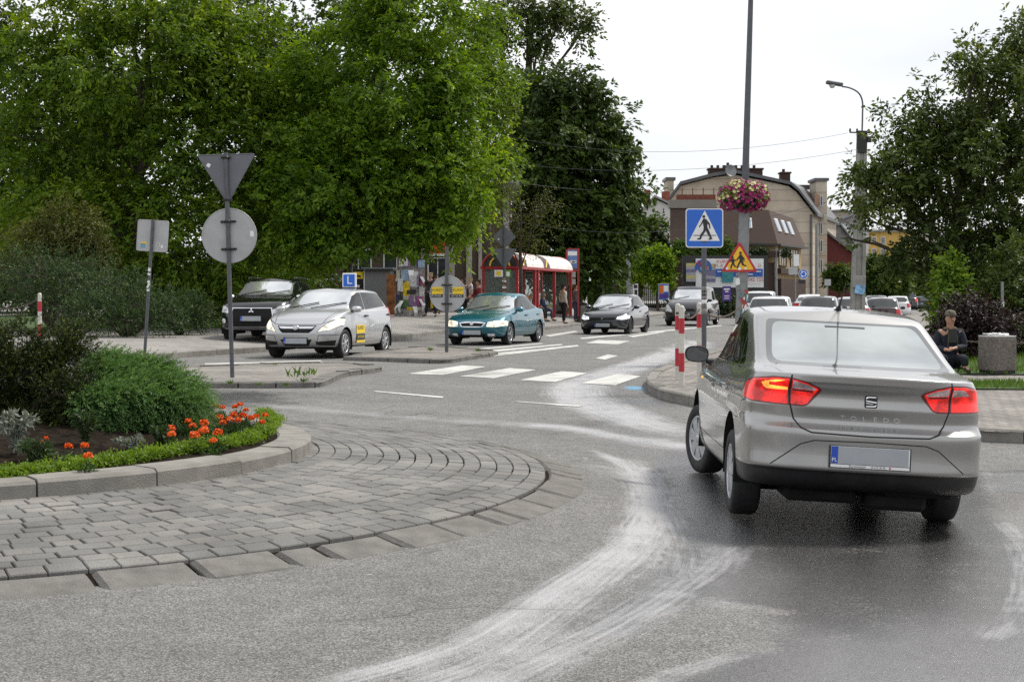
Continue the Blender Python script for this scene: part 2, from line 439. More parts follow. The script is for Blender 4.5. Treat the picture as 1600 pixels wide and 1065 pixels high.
def build_road():
 xs = np.concatenate([-np.geomspace(1500, 7.2, 26), np.arange(-7, 5.6, .045), np.geomspace(5.7, 1500, 28)])
 ys = np.concatenate([[-60, -30, -12, -4, 0, 3, 5], np.arange(5.4, 16, .045), np.arange(16, 34, .08), np.geomspace(34.3, 3000, 60)])
 X, Y = np.meshgrid(xs, ys); Zv = gz(X, Y)
 n, k = len(ys), len(xs)
 V = np.stack([X.ravel(), Y.ravel(), Zv.ravel()], 1)
 i = np.arange(n * k).reshape(n, k)
 F = np.stack([i[:-1, :-1], i[:-1, 1:], i[1:, 1:], i[1:, :-1]], -1).reshape(-1, 4)
 sel = (np.abs(X) < 12) & (Y < 45) & (Y > 4)
 Xs, Ys = X[sel], Y[sel]
 alongb = np.zeros(Xs.shape); paint = np.zeros(Xs.shape); latb = np.zeros(Xs.shape); bestw = np.full(Xs.shape, 9e9)
 streaks = [  # photograph points, half width in metres, strength
  ([(440, 1085), (580, 1050), (732, 1000), (860, 925), (969, 854), (1008, 800), (1006, 760), (975, 726), (921, 700)], .12, .80),
  ([(560, 1095), (760, 1030), (905, 935), (1000, 860), (1030, 800), (1022, 752), (985, 712)], .15, .55),
  ([(700, 1100), (880, 1020), (990, 965), (1090, 905), (1150, 850)], .17, .62),
  ([(960, 1100), (1060, 1050), (1180, 1020)], .10, .5),
  ([(330, 628), (460, 636), (637, 652), (827, 664), (950, 682), (1060, 699), (1140, 712)], .30, .42),
  ([(827, 662), (950, 678), (1060, 694), (1140, 708)], .17, .75),
  ([(1110, 527), (1060, 545), (1016, 562), (945, 584), (893, 604), (905, 628), (985, 656), (1065, 676), (1140, 690)], .34, .95),
  ([(1110, 535), (1040, 560), (960, 586), (920, 606), (935, 628), (1010, 654), (1070, 668)], .30, .75),
  ([(1035, 555), (985, 570), (940, 588)], .3, .45),
  ([(700, 560), (800, 553), (900, 545)], .3, .18),
  ([(1140, 505), (1060, 520), (960, 540)], .35, .35),
  ([(1560, 810), (1592, 850), (1600, 900), (1585, 960), (1540, 1010)], .13, .62),
  ([(900, 720), (980, 745), (1040, 790), (1070, 850), (1060, 900)], .35, .35)]
 for pts, wd, st in streaks:
  P = smooth_path(GP(pts), 8)
  d, lat, par = pdist(Xs, Ys, P)
  fade = ss(0, .06, par) * ss(0, .06, 1 - par)
  v = st * np.exp(-(d / wd) ** 2 * .9) * (.25 + .75 * fade)
  ln_ = sum((q - p).length for p, q in zip(P, P[1:])); alongb = np.where(d < bestw, par * ln_, alongb)
  latb = np.where(d < bestw, lat, latb); bestw = np.minimum(bestw, d)
  paint = 1 - (1 - paint) * (1 - v)
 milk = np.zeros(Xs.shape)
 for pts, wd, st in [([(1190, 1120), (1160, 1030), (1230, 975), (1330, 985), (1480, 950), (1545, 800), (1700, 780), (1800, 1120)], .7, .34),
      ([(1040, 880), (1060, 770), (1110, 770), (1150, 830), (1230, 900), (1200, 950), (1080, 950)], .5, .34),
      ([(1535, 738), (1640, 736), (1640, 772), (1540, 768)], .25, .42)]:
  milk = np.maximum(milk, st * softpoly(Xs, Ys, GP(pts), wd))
 wet = np.zeros(Xs.shape)
 for pts, wd, st in [
  ([(960, 1120), (1090, 1040), (1180, 1012), (1225, 955), (1130, 938), (1000, 985), (900, 1000), (1040, 860), (1050, 770), (1010, 715), (1080, 690), (1300, 690), (1545, 735), (1555, 800), (1700, 900), (1750, 1120)], .35, 1.0),
  ([(560, 1120), (800, 1010), (960, 905), (1040, 830), (1040, 880), (900, 1010), (800, 1120)], .5, .62),
  ([(1530, 735), (1640, 730), (1640, 775), (1540, 770)], .3, .9),
  ([(250, 606), (490, 612), (470, 632), (300, 640)], 1.2, .85),
  ([(860, 600), (900, 580), (1000, 560), (1110, 528), (1180, 530), (1000, 600), (1060, 660), (1100, 720), (960, 720), (860, 680)], 1.2, .6),
  ([(420, 640), (700, 655), (1000, 680), (1000, 720), (700, 668)], .6, .45)]:
  wet = np.maximum(wet, st * softpoly(Xs, Ys, GP(pts), wd))
 drops = np.clip(.35 + paint, 0, 1) * (Ys < 24)
 blue = np.exp(-((Xs - G(992, 606).x) / .20) ** 2 - ((Ys - G(992, 606).y) / .5) ** 2)
 wet = np.maximum(wet, np.exp(-((Xs - G(1010, 628).x) / .5) ** 2 - ((Ys - G(1010, 628).y) / .8) ** 2))
 at = {}
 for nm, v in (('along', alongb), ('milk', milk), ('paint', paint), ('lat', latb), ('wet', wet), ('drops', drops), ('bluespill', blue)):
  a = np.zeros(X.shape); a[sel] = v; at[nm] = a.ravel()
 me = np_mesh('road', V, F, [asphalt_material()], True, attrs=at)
 tag(link('road', me), kind='structure')

def paving_material(name, col, sx=.2, sy=.1, ang=0.0, mort=.01, var=.25, dirt=.4, bump=.5, offset=.5):
 m, nt, N, K, b = newmat(name)
 geo = N.new('ShaderNodeNewGeometry')
 mp = N.new('ShaderNodeMapping'); mp.inputs['Rotation'].default_value = (0, 0, ang); K.new(geo.outputs['Position'], mp.inputs['Vector'])
 br = N.new('ShaderNodeTexBrick'); br.inputs['Scale'].default_value = 1; br.inputs['Brick Width'].default_value = sx; br.inputs['Row Height'].default_value = sy; br.inputs['Mortar Size'].default_value = mort; br.inputs['Mortar Smooth'].default_value = .3
 br.offset = offset
 br.inputs['Color1'].default_value = (*[c * (1 - var) for c in col], 1); br.inputs['Color2'].default_value = (*[c * (1 + var) for c in col], 1); br.inputs['Mortar'].default_value = (*[c * .35 for c in col], 1)
 K.new(mp.outputs[0], br.inputs['Vector'])
 nz = N.new('ShaderNodeTexNoise'); nz.inputs['Scale'].default_value = .9; nz.inputs['Detail'].default_value = 8; nz.inputs['Roughness'].default_value = .65; K.new(geo.outputs['Position'], nz.inputs['Vector'])
 r = N.new('ShaderNodeMapRange'); r.inputs[1].default_value = .3; r.inputs[2].default_value = .72; r.inputs[3].default_value = 1.15; r.inputs[4].default_value = 1 - dirt; K.new(nz.outputs['Fac'], r.inputs[0])
 n2 = N.new('ShaderNodeTexNoise'); n2.inputs['Scale'].default_value = 130; n2.inputs['Detail'].default_value = 3; K.new(geo.outputs['Position'], n2.inputs['Vector'])
 r2 = N.new('ShaderNodeMapRange'); r2.inputs[1].default_value = .3; r2.inputs[2].default_value = .7; r2.inputs[3].default_value = .75; r2.inputs[4].default_value = 1.25; K.new(n2.outputs['Fac'], r2.inputs[0])
 mm = N.new('ShaderNodeMath'); mm.operation = 'MULTIPLY'; K.new(r.outputs[0], mm.inputs[0]); K.new(r2.outputs[0], mm.inputs[1])
 sc = N.new('ShaderNodeVectorMath'); sc.operation = 'SCALE'; K.new(br.outputs['Color'], sc.inputs[0]); K.new(mm.outputs[0], sc.inputs['Scale']); K.new(sc.outputs[0], b.inputs['Base Color'])
 b.inputs['Roughness'].default_value = .85
 bp = N.new('ShaderNodeBump'); bp.inputs['Strength'].default_value = bump; bp.inputs['Distance'].default_value = .012; bp.invert = True
 ad = N.new('ShaderNodeMath'); ad.operation = 'MULTIPLY_ADD'; K.new(n2.outputs['Fac'], ad.inputs[0]); ad.inputs[1].default_value = -.25; K.new(br.outputs['Fac'], ad.inputs[2])
 K.new(ad.outputs[0], bp.inputs['Height']); K.new(bp.outputs[0], b.inputs['Normal'])
 return m

def drape(name, poly, zf, off, mat, step=1.5, kind='structure', depth=0.0):
 bm = bmesh.new()
 vs = [bm.verts.new((p[0], p[1], 0)) for p in poly]
 f = bm.faces.new(vs)
 if f.calc_area() and f.normal.z < 0: f.normal_flip()
 for ax in (0, 1):
  lo = min(p[ax] for p in poly); hi = max(p[ax] for p in poly)
  cuts = []
  v = math.floor(lo / step) * step + step
  while v < hi and len(cuts) < 160:
   cuts.append(v); v += step * (1 if abs(v) < 60 else 8)
  for v in cuts:
   co = Vector((0, 0, 0)); co[ax] = v; no = Vector((0, 0, 0)); no[ax] = 1
   bmesh.ops.bisect_plane(bm, geom=bm.verts[:] + bm.edges[:] + bm.faces[:], plane_co=co, plane_no=no)
 bmesh.ops.triangulate(bm, faces=[f for f in bm.faces if len(f.verts) > 4])
 for v in bm.verts: v.co.z = float(zf(v.co.x, v.co.y)) + off
 bmesh.ops.recalc_face_normals(bm, faces=bm.faces)
 for f in bm.faces:
  if f.normal.z < 0: f.normal_flip()
 me = bpy.data.meshes.new(name); bm.to_mesh(me); bm.free(); me.materials.append(mat)
 return tag(link(name, me), kind=kind)

def kerb(name, pts, zf, wd, h, stone, mat, side=1, gap=.012, below=.1, jitter=.006, parent=None, kind='structure', cham=.02, slope=0.0):
 """row of kerb stones along a polyline; the stones lie on the side*normal of it; zf gives road level"""
 P = [Vector((p[0], p[1])) for p in pts]
 L = [0]
 for a, b in zip(P, P[1:]): L.append(L[-1] + (b - a).length)
 def at(s):
  s = min(max(s, 0), L[-1] - 1e-6)
  for i in range(len(P) - 1):
   if s <= L[i + 1]:
    t = (s - L[i]) / (L[i + 1] - L[i]); return P[i].lerp(P[i + 1], t), (P[i + 1] - P[i]).normalized()
 b = MB(); s = 0; rr = random.Random(3)
 while s < L[-1] - .1:
  e = min(s + stone * rr.uniform(.92, 1.08), L[-1])
  nseg = 3 if stone > .3 and L[-1] < 60 else 1
  jz = rr.uniform(-jitter, jitter); jo = rr.uniform(-jitter, jitter)
  ring = []
  for k in range(nseg + 1):
   u = s + gap / 2 + (e - s - gap) * k / nseg
   p, t = at(u); n = Vector((-t.y, t.x)) * side
   def pt(o, z):
    q = p + n * (o + jo); return (q.x, q.y, float(zf(q.x, q.y)) + z + jz)
   ring.append([pt(0, -below), pt(0, h - cham - slope), pt(cham, h - slope), pt(wd - .004, h), pt(wd, h - .004), pt(wd, -below)])
  vs = [p for r in ring for p in r]; fs = []
  for k in range(nseg):
   for q in range(5):
    fs.append((k * 6 + q, k * 6 + q + 1, (k + 1) * 6 + q + 1, (k + 1) * 6 + q))
  fs += [tuple(range(6)), tuple(nseg * 6 + q for q in reversed(range(6)))]
  b._add(vs, fs, 0)
  s = e
 return tag(b.build(name, [mat], parent), kind=kind)

KX = [(-7.4, 31.5), (-6.75, 33.5), (-5.77, 35.7), (-4.67, 39.7), (-3.42, 44), (-2.57, 51), (-2.2, 52.7), (-.95, 54.5), (1.35, 58.5), (2.76, 65.7), (3.3, 76), (7.3, 87), (10.9, 104), (20, 140), (52, 247), (160, 700)]
KXY = ([p[1] for p in KX], [p[0] for p in KX])
def PAVZ(x, y):
 L = np.interp(y, *KXY) - x
 rise = ss(.1, 3.2, L)
 return gz(x, y) + .12 + .17 * rise + .22 * rise * ss(44, 58, y)
IC = (-5.05, 12.8)          # centre of the round island
def gz0(x, y): return 0.2 * ss(13, 24, y) * .45
def isl_h(r):
 return np.interp(r, [0, 3.0, 3.36, 5.27, 5.65], [.24, .22, .215, .085, .0])

def build_ground():
 build_road()
 conc = pm('kerb_concrete', (.22, .208, .186), .88, var=.22, scale=5, bump=.5, bscale=110, dirt=.5)
 conc2 = pm('worn_kerb_concrete', (.172, .163, .150), .9, var=.25, scale=7, bump=.8, bscale=130, dirt=.45)
 pav = paving_material('grey_paving', (.30, .285, .265), .2, .1, R(15), dirt=.35, var=.12)
 pav2 = paving_material('brown_grey_paving', (.245, .225, .205), .2, .1, R(60), dirt=.4, var=.18)
 # left pavement
 kp = smooth_path([(-9.4, 28.9, 0), (-8.3, 30.2, 0)] + [(x, y, 0) for x, y in KX[:12]], 3)
 kp = [(p.x, p.y) for p in kp]
 far = [(x, y) for x, y in KX[12:]]
 inset = lambda p: (p[0] - .14, p[1] + .02)
 poly = [inset(p) for p in kp] + [inset(p) for p in far] + [(100, 700), (-60, 300), (-60, 22), (-12, 22)]
 drape('pavement', poly, PAVZ, 0, pav, 2.0)
 kerb('kerb', kp, gz, .15, .135, 1.0, conc, side=1)
 kerb('kerb', [(-60, 21.9), (-12, 21.9), (-9.5, 28.6)], gz, .2, .31, 1.0, conc, side=1)
 kerb('kerb', [kp[-1]] + far[:3], gz, .15, .135, 4.0, conc, side=1)
 # right pavement, kerb corner with bollards
 rp = GP([(1720, 698), (1600, 692), (1530, 689), (1400, 678), (1280, 664), (1180, 650), (1110, 640), (1070, 632), (1040, 625), (1020, 617), (1011, 610), (1009, 604), (1013, 597), (1025, 589), (1050, 578), (1100, 562), (1150, 548), (1200, 535), (1300, 516), (1452, 489)])
 rp2 = smooth_path(rp, 4); rp2 = [(p.x, p.y) for p in rp2]
 cen = lambda p, q: p
 RZ = lambda x, y: gz(x, y) + .125
 poly = rp2 + [(60, 190), (140, 190), (140, 8), (20, 10)]
 # nudge the sheet inside the kerb stones
 drape('pavement', poly, RZ, -.012, pav2, 2.0)
 kerb('kerb', rp2, gz, .16, .135, .8, conc, side=-1 if True else 1)
 # grass on the right
 grass_m = pm('turf', (.045, .085, .018), .9, var=.35, scale=3, bump=.5, bscale=60)
 soil_m = pm('soil', (.020, .015, .011), .95, var=.6, scale=14, bump=1.0, bscale=45, spec=.05)
 GR = lambda pts: [G(x, y, 0, RZ) for x, y in pts]
 drape('verge', GR([(1490, 607), (1760, 609), (1760, 596), (1490, 595)]), RZ, .004, grass_m, 1.5)
 drape('verge', GR([(1380, 584), (1760, 585)]) + [Vector((60, 60, 0)), Vector((21, 75, 0)), Vector((12.2, 45, 0))], RZ, .004, grass_m, 3)
 # grass on the left behind the pavement
 LP = lambda pts: [G(x, y, 0, PAVZ) for x, y in pts]
 drape('verge', LP([(-200, 519), (200, 515), (345, 514)]) + [Vector((-8, 46, 0)), Vector((-9, 60, 0)), Vector((-50, 60, 0))], PAVZ, .01, grass_m, 2)
 drape('verge', [(3.0, 93), (9, 108), (18, 140), (10, 150), (-4, 110)], PAVZ, .01, grass_m, 4)
 kerb('kerb', LP([(-200, 520), (0, 518), (200, 516), (345, 515)]), PAVZ, .08, .05, 1.0, conc2, side=1)
 # ---- round island: apron stones, pavers, inner kerb, soil
 b = MB(); rr = random.Random(5)
 def ip(r, a, dz=0):
  x = IC[0] + r * cos(a); y = IC[1] + r * sin(a)
  return (x, y, float(gz0(x, y)) + float(isl_h(r)) + dz)
 def stone(b, r0, r1, a0, a1, g, dz, cham, n=3, tilt=0):
  """a paver between radii r0<r1 and angles a0<a1"""
  lo = []; hi = []; top = []
  ga = g / ((r0 + r1) / 2) / 2
  A = [a0 + ga + (a1 - a0 - 2 * ga) * k / n for k in range(n + 1)]
  out = [(r1 - g / 2, a) for a in A] + [(r0 + g / 2, a) for a in reversed(A)]
  am = (a0 + a1) / 2; rm = (r0 + r1) / 2
  nb = len(out)
  for r, a in out:
   tz = dz + tilt * (r - rm)
   base = ip(r, a, -.05); mid = ip(r, a, tz - cham)
   r2 = rm + (r - rm) * (1 - cham / max(.02, (r1 - r0) / 2)); a2 = am + (a - am) * (1 - cham / max(.02, (a1 - a0) * rm / 2))
   lo.append(base); hi.append(mid); top.append(ip(r2, a2, tz))
  b._add(lo + hi + top, [(i, (i + 1) % nb, nb + (i + 1) % nb, nb + i) for i in range(nb)] + [(nb + i, nb + (i + 1) % nb, 2 * nb + (i + 1) % nb, 2 * nb + i) for i in range(nb)]
               + [(2 * nb + k, 2 * nb + k + 1, 2 * nb + 2 * n + 1 - k - 1, 2 * nb + 2 * n + 1 - k) for k in range(n)], 0)
 a = R(-100); k = 0
 while a < R(105):
  w_ = rr.choice([.56, .56, .52, .58, .30]) / 5.5
  g = .012 if rr.random() < .55 else rr.uniform(.03, .055)
  stone(b, 5.34, 5.68, a, a + w_, g, rr.uniform(-.006, .008), .025, 4)
  a += w_
 tag(b.build('apron_edge_stones', [conc2]), kind='structure')
 b = MB()
 r = 5.335; row = 0
 while r > 3.40:
  w0 = .138
  a = R(-100) + rr.random() * .1
  while a < R(105):
   w_ = rr.uniform(.17, .23) / r
   g = .008 if rr.random() < .88 else .018
   stone(b, r - w0, r, a, a + w_, g, rr.uniform(-.004, .003), .006, 2, rr.uniform(-.03, .03))
   a += w_
  r -= w0; row += 1
 pvm, nt, N, K, bs = newmat('worn_apron_pavers')
 geo = N.new('ShaderNodeNewGeometry')
 cr = N.new('ShaderNodeValToRGB'); e = cr.color_ramp.elements
 e[0].color = (.138, .135, .128, 1); e[1].color = (.198, .187, .172, 1); e.new(.45).color = (.162, .158, .150, 1)
 K.new(geo.outputs['Random Per Island'], cr.inputs[0])
 nz = N.new('ShaderNodeTexNoise'); nz.inputs['Scale'].default_value = 120; nz.inputs['Detail'].default_value = 4; K.new(geo.outputs['Position'], nz.inputs['Vector'])
 nb_ = N.new('ShaderNodeTexNoise'); nb_.inputs['Scale'].default_value = 1.6; nb_.inputs['Detail'].default_value = 7; K.new(geo.outputs['Position'], nb_.inputs['Vector'])
 r1 = N.new('ShaderNodeMapRange'); r1.inputs[1].default_value = .3; r1.inputs[2].default_value = .7; r1.inputs[3].default_value = .7; r1.inputs[4].default_value = 1.3; K.new(nz.outputs['Fac'], r1.inputs[0])
 r2 = N.new('ShaderNodeMapRange'); r2.inputs[1].default_value = .3; r2.inputs[2].default_value = .7; r2.inputs[3].default_value = .62; r2.inputs[4].default_value = 1.18; K.new(nb_.outputs['Fac'], r2.inputs[0])
 mm = N.new('ShaderNodeMath'); mm.operation = 'MULTIPLY'; K.new(r1.outputs[0], mm.inputs[0]); K.new(r2.outputs[0], mm.inputs[1])
 sc = N.new('ShaderNodeVectorMath'); sc.operation = 'SCALE'; K.new(cr.outputs[0], sc.inputs[0]); K.new(mm.outputs[0], sc.inputs['Scale']); K.new(sc.outputs[0], bs.inputs['Base Color']); bs.inputs['Roughness'].default_value = .82
 bp = N.new('ShaderNodeBump'); bp.inputs['Strength'].default_value = .6; bp.inputs['Distance'].default_value = .006; K.new(nz.outputs['Fac'], bp.inputs['Height']); K.new(bp.outputs[0], bs.inputs['Normal'])
 tag(b.build('apron_pavers', [pvm]), kind='structure')
 # joint bed under the pavers
 b = MB(); n = 64
 for (ra, rb, z0, z1) in ((5.66, 5.34, -.055, -.026), (5.34, 3.2, -.026, -.024)):
  vs = []
  for k in range(n + 1):
   an = R(-105) + R(215) * k / n; vs += [ip(ra, an, z0), ip(rb, an, z1)]
  b._add(vs, [(2 * k, 2 * k + 1, 2 * k + 3, 2 * k + 2) for k in range(n)], 0)
 tag(b.build('joint_sand', [soil_m]), kind='structure')
 # inner kerb of the flower bed
 b = MB(); a = R(-100)
 while a < R(140):
  w_ = rr.uniform(.80, .95) / 3.3
  n = 6; jz = rr.uniform(-.008, .008); jr = rr.uniform(-.006, .006); ga = .007 / 3.3
  ring = []
  for k in range(n + 1):
   an = a + ga + (w_ - 2 * ga) * k / n
   q = lambda rad, dz: ip(rad + jr, an, float(isl_h(3.33)) - float(isl_h(rad + jr)) + dz + jz)
   ring.append([q(3.345, -.1), q(3.34, .088), q(3.315, .112), q(3.07, .118), q(3.05, .10), q(3.05, -.1)])
  vs = [p for r_ in ring for p in r_]
  fs = [(k * 6 + j, k * 6 + j + 1, (k + 1) * 6 + j + 1, (k + 1) * 6 + j) for k in range(n) for j in range(5)] + [tuple(range(6)), tuple(n * 6 + j for j in reversed(range(6)))]
  b._add(vs, fs, 0); a += w_
 tag(b.build('flower_bed_kerb', [conc]), kind='structure')
 rs = np.concatenate([np.linspace(0.01, 3.06, 48)]); an = np.linspace(0, 2 * pi, 220)
 RR, AA = np.meshgrid(rs, an); XX = IC[0] + RR * np.cos(AA); YY = IC[1] + RR * np.sin(AA)
 ZZ = gz0(XX, YY) + soil_h(RR) + RNG.normal(0, .010, RR.shape)
 n_, k_ = RR.shape; i = np.arange(n_ * k_).reshape(n_, k_)
 F = np.stack([i[:-1, :-1], i[:-1, 1:], i[1:, 1:], i[1:, :-1]], -1).reshape(-1, 4)
 tag(link('flower_bed_soil', np_mesh('flower_bed_soil', np.stack([XX.ravel(), YY.ravel(), ZZ.ravel()], 1), F, [soil_m], False)), kind='structure')
 # ---- splitter islands
 sp = paving_material('small_paving', (.27, .25, .225), .2, .1, R(20), dirt=.45, var=.2, mort=.014)
 A = GP([(250, 605), (330, 606), (480, 606), (510, 602), (528, 593), (550, 587), (592, 581), (588, 577), (540, 572), (440, 573), (340, 577), (250, 581)])
 Bp = GP([(536, 563), (600, 565), (690, 568), (730, 563), (773, 556), (768, 552), (700, 546), (640, 547), (570, 556)])
 for P, zt in ((A, .085), (Bp, .085)):
  Q = smooth_path(P + [P[0]], 4); Q = [(p.x, p.y) for p in Q]
  drape('traffic_island', [(p[0], p[1]) for p in Q], lambda x, y: gz(x, y) + .07, 0, sp, 1.0)
  kerb('island_kerb', Q, gz, .24, .085, .6, conc2, side=1, gap=.02, jitter=.012)
 # ---- painted markings
 mk = pm('road_marking', (.50, .50, .475), .7, var=.16, scale=3.5, bump=.4, bscale=120, dirt=.75)
 def mark(px):
  P = GP(px); b = MB(); n = 6
  a, b_, c, d = P
  vs = []
  for i in range(n + 1):
   for j in range(n + 1):
    u, v = i / n, j / n
    p = a.lerp(b_, u).lerp(d.lerp(c, u), v); vs.append((p.x, p.y, float(gz(p.x, p.y)) + .006))
  b._add(vs, [(i * (n + 1) + j, (i + 1) * (n + 1) + j, (i + 1) * (n + 1) + j + 1, i * (n + 1) + j + 1) for i in range(n) for j in range(n)], 0)
  return tag(b.build('road_marking', [mk]), kind='structure')
 for q in [[(637, 584), (692, 586), (760, 573), (722, 571)], [(718, 588), (772, 591), (838, 578), (797, 575)], [(812, 594), (868, 597), (918, 583), (878, 580)], [(908, 599), (962, 602), (1002, 588), (966, 584)],
              [(583, 612), (690, 622), (694, 620), (588, 611)], [(803, 628), (905, 636), (912, 634), (808, 627)],
              [(930, 560), (945, 562), (966, 556), (950, 554)], [(915, 536), (965, 538), (985, 533), (935, 531)], [(320, 570), (500, 565), (502, 563), (320, 567.5)], [(357, 578), (505, 566), (503, 564.5), (350, 576)],
              [(770, 557), (905, 541), (902, 539), (762, 553)], [(752, 552), (880, 539), (876, 537.5), (746, 549)], [(738, 548), (850, 537), (846, 536), (732, 546)],
              [(860, 526), (905, 518), (897, 517), (850, 524)], [(990, 527), (1040, 519), (1034, 518), (980, 525)], [(910, 530), (1130, 509), (1126, 508), (905, 528)]]:
  mark(q)
 return soil_m, grass_m
def soil_h(r):
 return np.interp(r, [0, 1.5, 2.6, 3.06], [.52, .46, .345, .305])
# ================================================================== BUILDINGS
def PX(px, py, d): return Vector((ray(px, d), d, Z(py, d)))
def facade_mat(name, col, **k): return pm(name, col, .85, var=k.pop('var', .10), scale=k.pop('scale', .7), bump=.2, bscale=12, dirt=k.pop('dirt', .25), **k)
def window(parent, c, w_, h, n, mats, depth=.12, name='window', sill=True, bars=1):
 """window in a wall; c centre on the wall face, n outward normal (horizontal)"""
 n = Vector(n).normalized(); x = Vector((0, 0, 1)).cross(n); M = frame_m(c, x, (0, 0, 1), n)
 b = MB(); b.M = M
 fw = .06 if w_ > .5 else .04
 b.box((0, h / 2 - fw / 2, .02), (w_, fw, .07), 0); b.box((0, -h / 2 + fw / 2, .02), (w_, fw, .07), 0)
 b.box((-w_ / 2 + fw / 2, 0, .02), (fw, h - 2 * fw, .07), 0); b.box((w_ / 2 - fw / 2, 0, .02), (fw, h - 2 * fw, .07), 0)
 for k in range(bars): b.box((-w_ / 2 + w_ * (k + 1) / (bars + 1), 0, .015), (fw * .7, h - 2 * fw, .05), 0)
 o = b.build(name, [mats[0]], parent)
 b = MB(); b.M = M; b.box((0, 0, .004), (w_ - fw, h - fw, .006), 0); b.build('pane', [mats[1]], o)
 if sill:
  b = MB(); b.M = M; b.box((0, -h / 2 - .04, .06), (w_ + .12, .06, .16), 0); b.build('sill', [mats[0]], o)
 return o
def wallblock(pts, z0, z1, b=None, m=0):
 """vertical walls over a plan polygon, with a lid"""
 b = b or MB(); n = len(pts)
 lo = [(p[0], p[1], z0) for p in pts]; hi = [(p[0], p[1], z1) for p in pts]
 return b._add(lo + hi, [(i, (i + 1) % n, n + (i + 1) % n, n + i) for i in range(n)] + [tuple(range(n, 2 * n)), tuple(reversed(range(n)))], m)

def build_buildings():
 glassw = pm('window_glass', (.035, .042, .05), .06, var=.5, scale=.8, ior=1.6, rvar=0)
 whitef = MT['white']; darkf = pm('dark_frame', (.03, .028, .026), .5)
 # ---------- big beige tenement
 beige, nt, N, K, bs = newmat('banded_beige_render')
 tc = N.new('ShaderNodeTexCoord'); sx = N.new('ShaderNodeSeparateXYZ'); K.new(tc.outputs['Object'], sx.inputs[0])
 br = N.new('ShaderNodeTexBrick'); br.inputs['Scale'].default_value = 1; br.inputs['Brick Width'].default_value = 40; br.inputs['Row Height'].default_value = .95; br.inputs['Mortar Size'].default_value = .03
 br.inputs['Color1'].default_value = (.50, .445, .36, 1); br.inputs['Color2'].default_value = (.43, .355, .27, 1); br.inputs['Mortar'].default_value = (.26, .22, .17, 1)
 cb = N.new('ShaderNodeCombineXYZ'); K.new(sx.outputs['X'], cb.inputs[0]); K.new(sx.outputs['Z'], cb.inputs[1]); K.new(cb.outputs[0], br.inputs['Vector'])
 nz = N.new('ShaderNodeTexNoise'); nz.inputs['Scale'].default_value = .8; nz.inputs['Detail'].default_value = 8; K.new(tc.outputs['Object'], nz.inputs['Vector'])
 mr = N.new('ShaderNodeMapRange'); mr.inputs[1].default_value = .3; mr.inputs[2].default_value = .7; mr.inputs[3].default_value = .84; mr.inputs[4].default_value = 1.12; K.new(nz.outputs['Fac'], mr.inputs[0])
 sc = N.new('ShaderNodeVectorMath'); sc.operation = 'SCALE'; K.new(br.outputs['Color'], sc.inputs[0]); K.new(mr.outputs[0], sc.inputs['Scale']); K.new(sc.outputs[0], bs.inputs['Base Color']); bs.inputs['Roughness'].default_value = .85
 roofm = pm('grey_roof_metal', (.10, .10, .105), .5, .2, var=.2, scale=1.5)
 brickm = pm('dark_chimney_brick', (.05, .028, .02), .9, var=.4, scale=6, bump=.4, bscale=20)
 salmon = facade_mat('salmon_panel', (.36, .20, .13))
 d = 134; t = thing('tenement_house', (ray(1160, d), d, .3), 'tall beige banded apartment house with a curved grey gable roof', 'building'); o = t.location.copy()
 P = lambda px, py, dd=d: PX(px, py, dd) - o
 out = [(1046, 470), (1270, 470), (1270, 333), (1244, 300), (1232, 291), (1187, 281), (1146, 273), (1112, 278), (1062, 291), (1046, 309)]
 b = MB(); f = [P(x, y) for x, y in out]; bk = [p + Vector((5.0, 14, 0)) for p in f]; n = len(f)
 b._add(f + bk, [tuple(range(n)), tuple(reversed(range(n, 2 * n)))] + [(i, (i + 1) % n, n + (i + 1) % n, n + i) for i in range(n)], 0)
 b.build('wall', [beige], t)
 b = MB()
 ed = [(1040, 319), (1062, 289), (1112, 276), (1146, 270.5), (1187, 279), (1234, 289), (1246, 299), (1276, 338)]
 for p, q in zip(ed, ed[1:]):
  A, B = P(*p), P(*q); up = Vector((0, 0, .28)); fw = Vector((0, -.5, 0)); bb = Vector((5.0, 14.1, 0))
  b._add([A + fw, B + fw, B + fw + up, A + fw + up, A + bb, B + bb, B + bb + up, A + bb + up], [(0, 1, 2, 3), (7, 6, 5, 4), (3, 2, 6, 7), (0, 4, 5, 1), (1, 5, 6, 2), (0, 3, 7, 4)], 0)
 ro = b.build('roof', [roofm], t)
 for (x0, x1, y0, y1, dd) in ((1107, 1190, 266, 283, 139), (1219, 1233, 272, 292, 139), (1132, 1148, 262, 267, 139.5)):
  b = MB(); A = P(x0, y1, dd); B = P(x1, y0, dd); c = (A + B) / 2; b.box(c, (B.x - A.x, 1.2, B.z - A.z), 0)
  w_ = B.x - A.x; b.box((c.x, c.y, B.z + .08), (w_ + .2, 1.4, .14), 0)
  for k in range(int(w_ / .55)): b.box((A.x + .3 + k * .55, c.y, B.z + .3), (.22, .3, .3), 0)
  b.build('chimney', [brickm], ro)
 b = MB(); b.lathe([(.001, 0), (.3, .05), (.5, .18), (.55, .26), (.5, .20), (.001, .04)], 20, 0); oo = b.build('satellite_dish', [MT['galv']], ro); oo.location = P(1140, 268, 133); oo.rotation_euler = (R(75), 0, R(20))
 # stepped end pieces and right return wall with bays
 for (x0, x1, y0, dd) in ((1040, 1050, 283, 136), (1270, 1287, 284, 139)):
  b = MB(); A = P(x0, 470, dd); B = P(x1, y0, dd); c = (A + B) / 2; b.box(c, (B.x - A.x, 3, B.z - A.z), 0, bev=.02); c2 = Vector((c.x, c.y, B.z + .1)); b.box(c2, (B.x - A.x + .3, 3.3, .25), 1)
  b.build('end_pier', [beige, roofm], t)
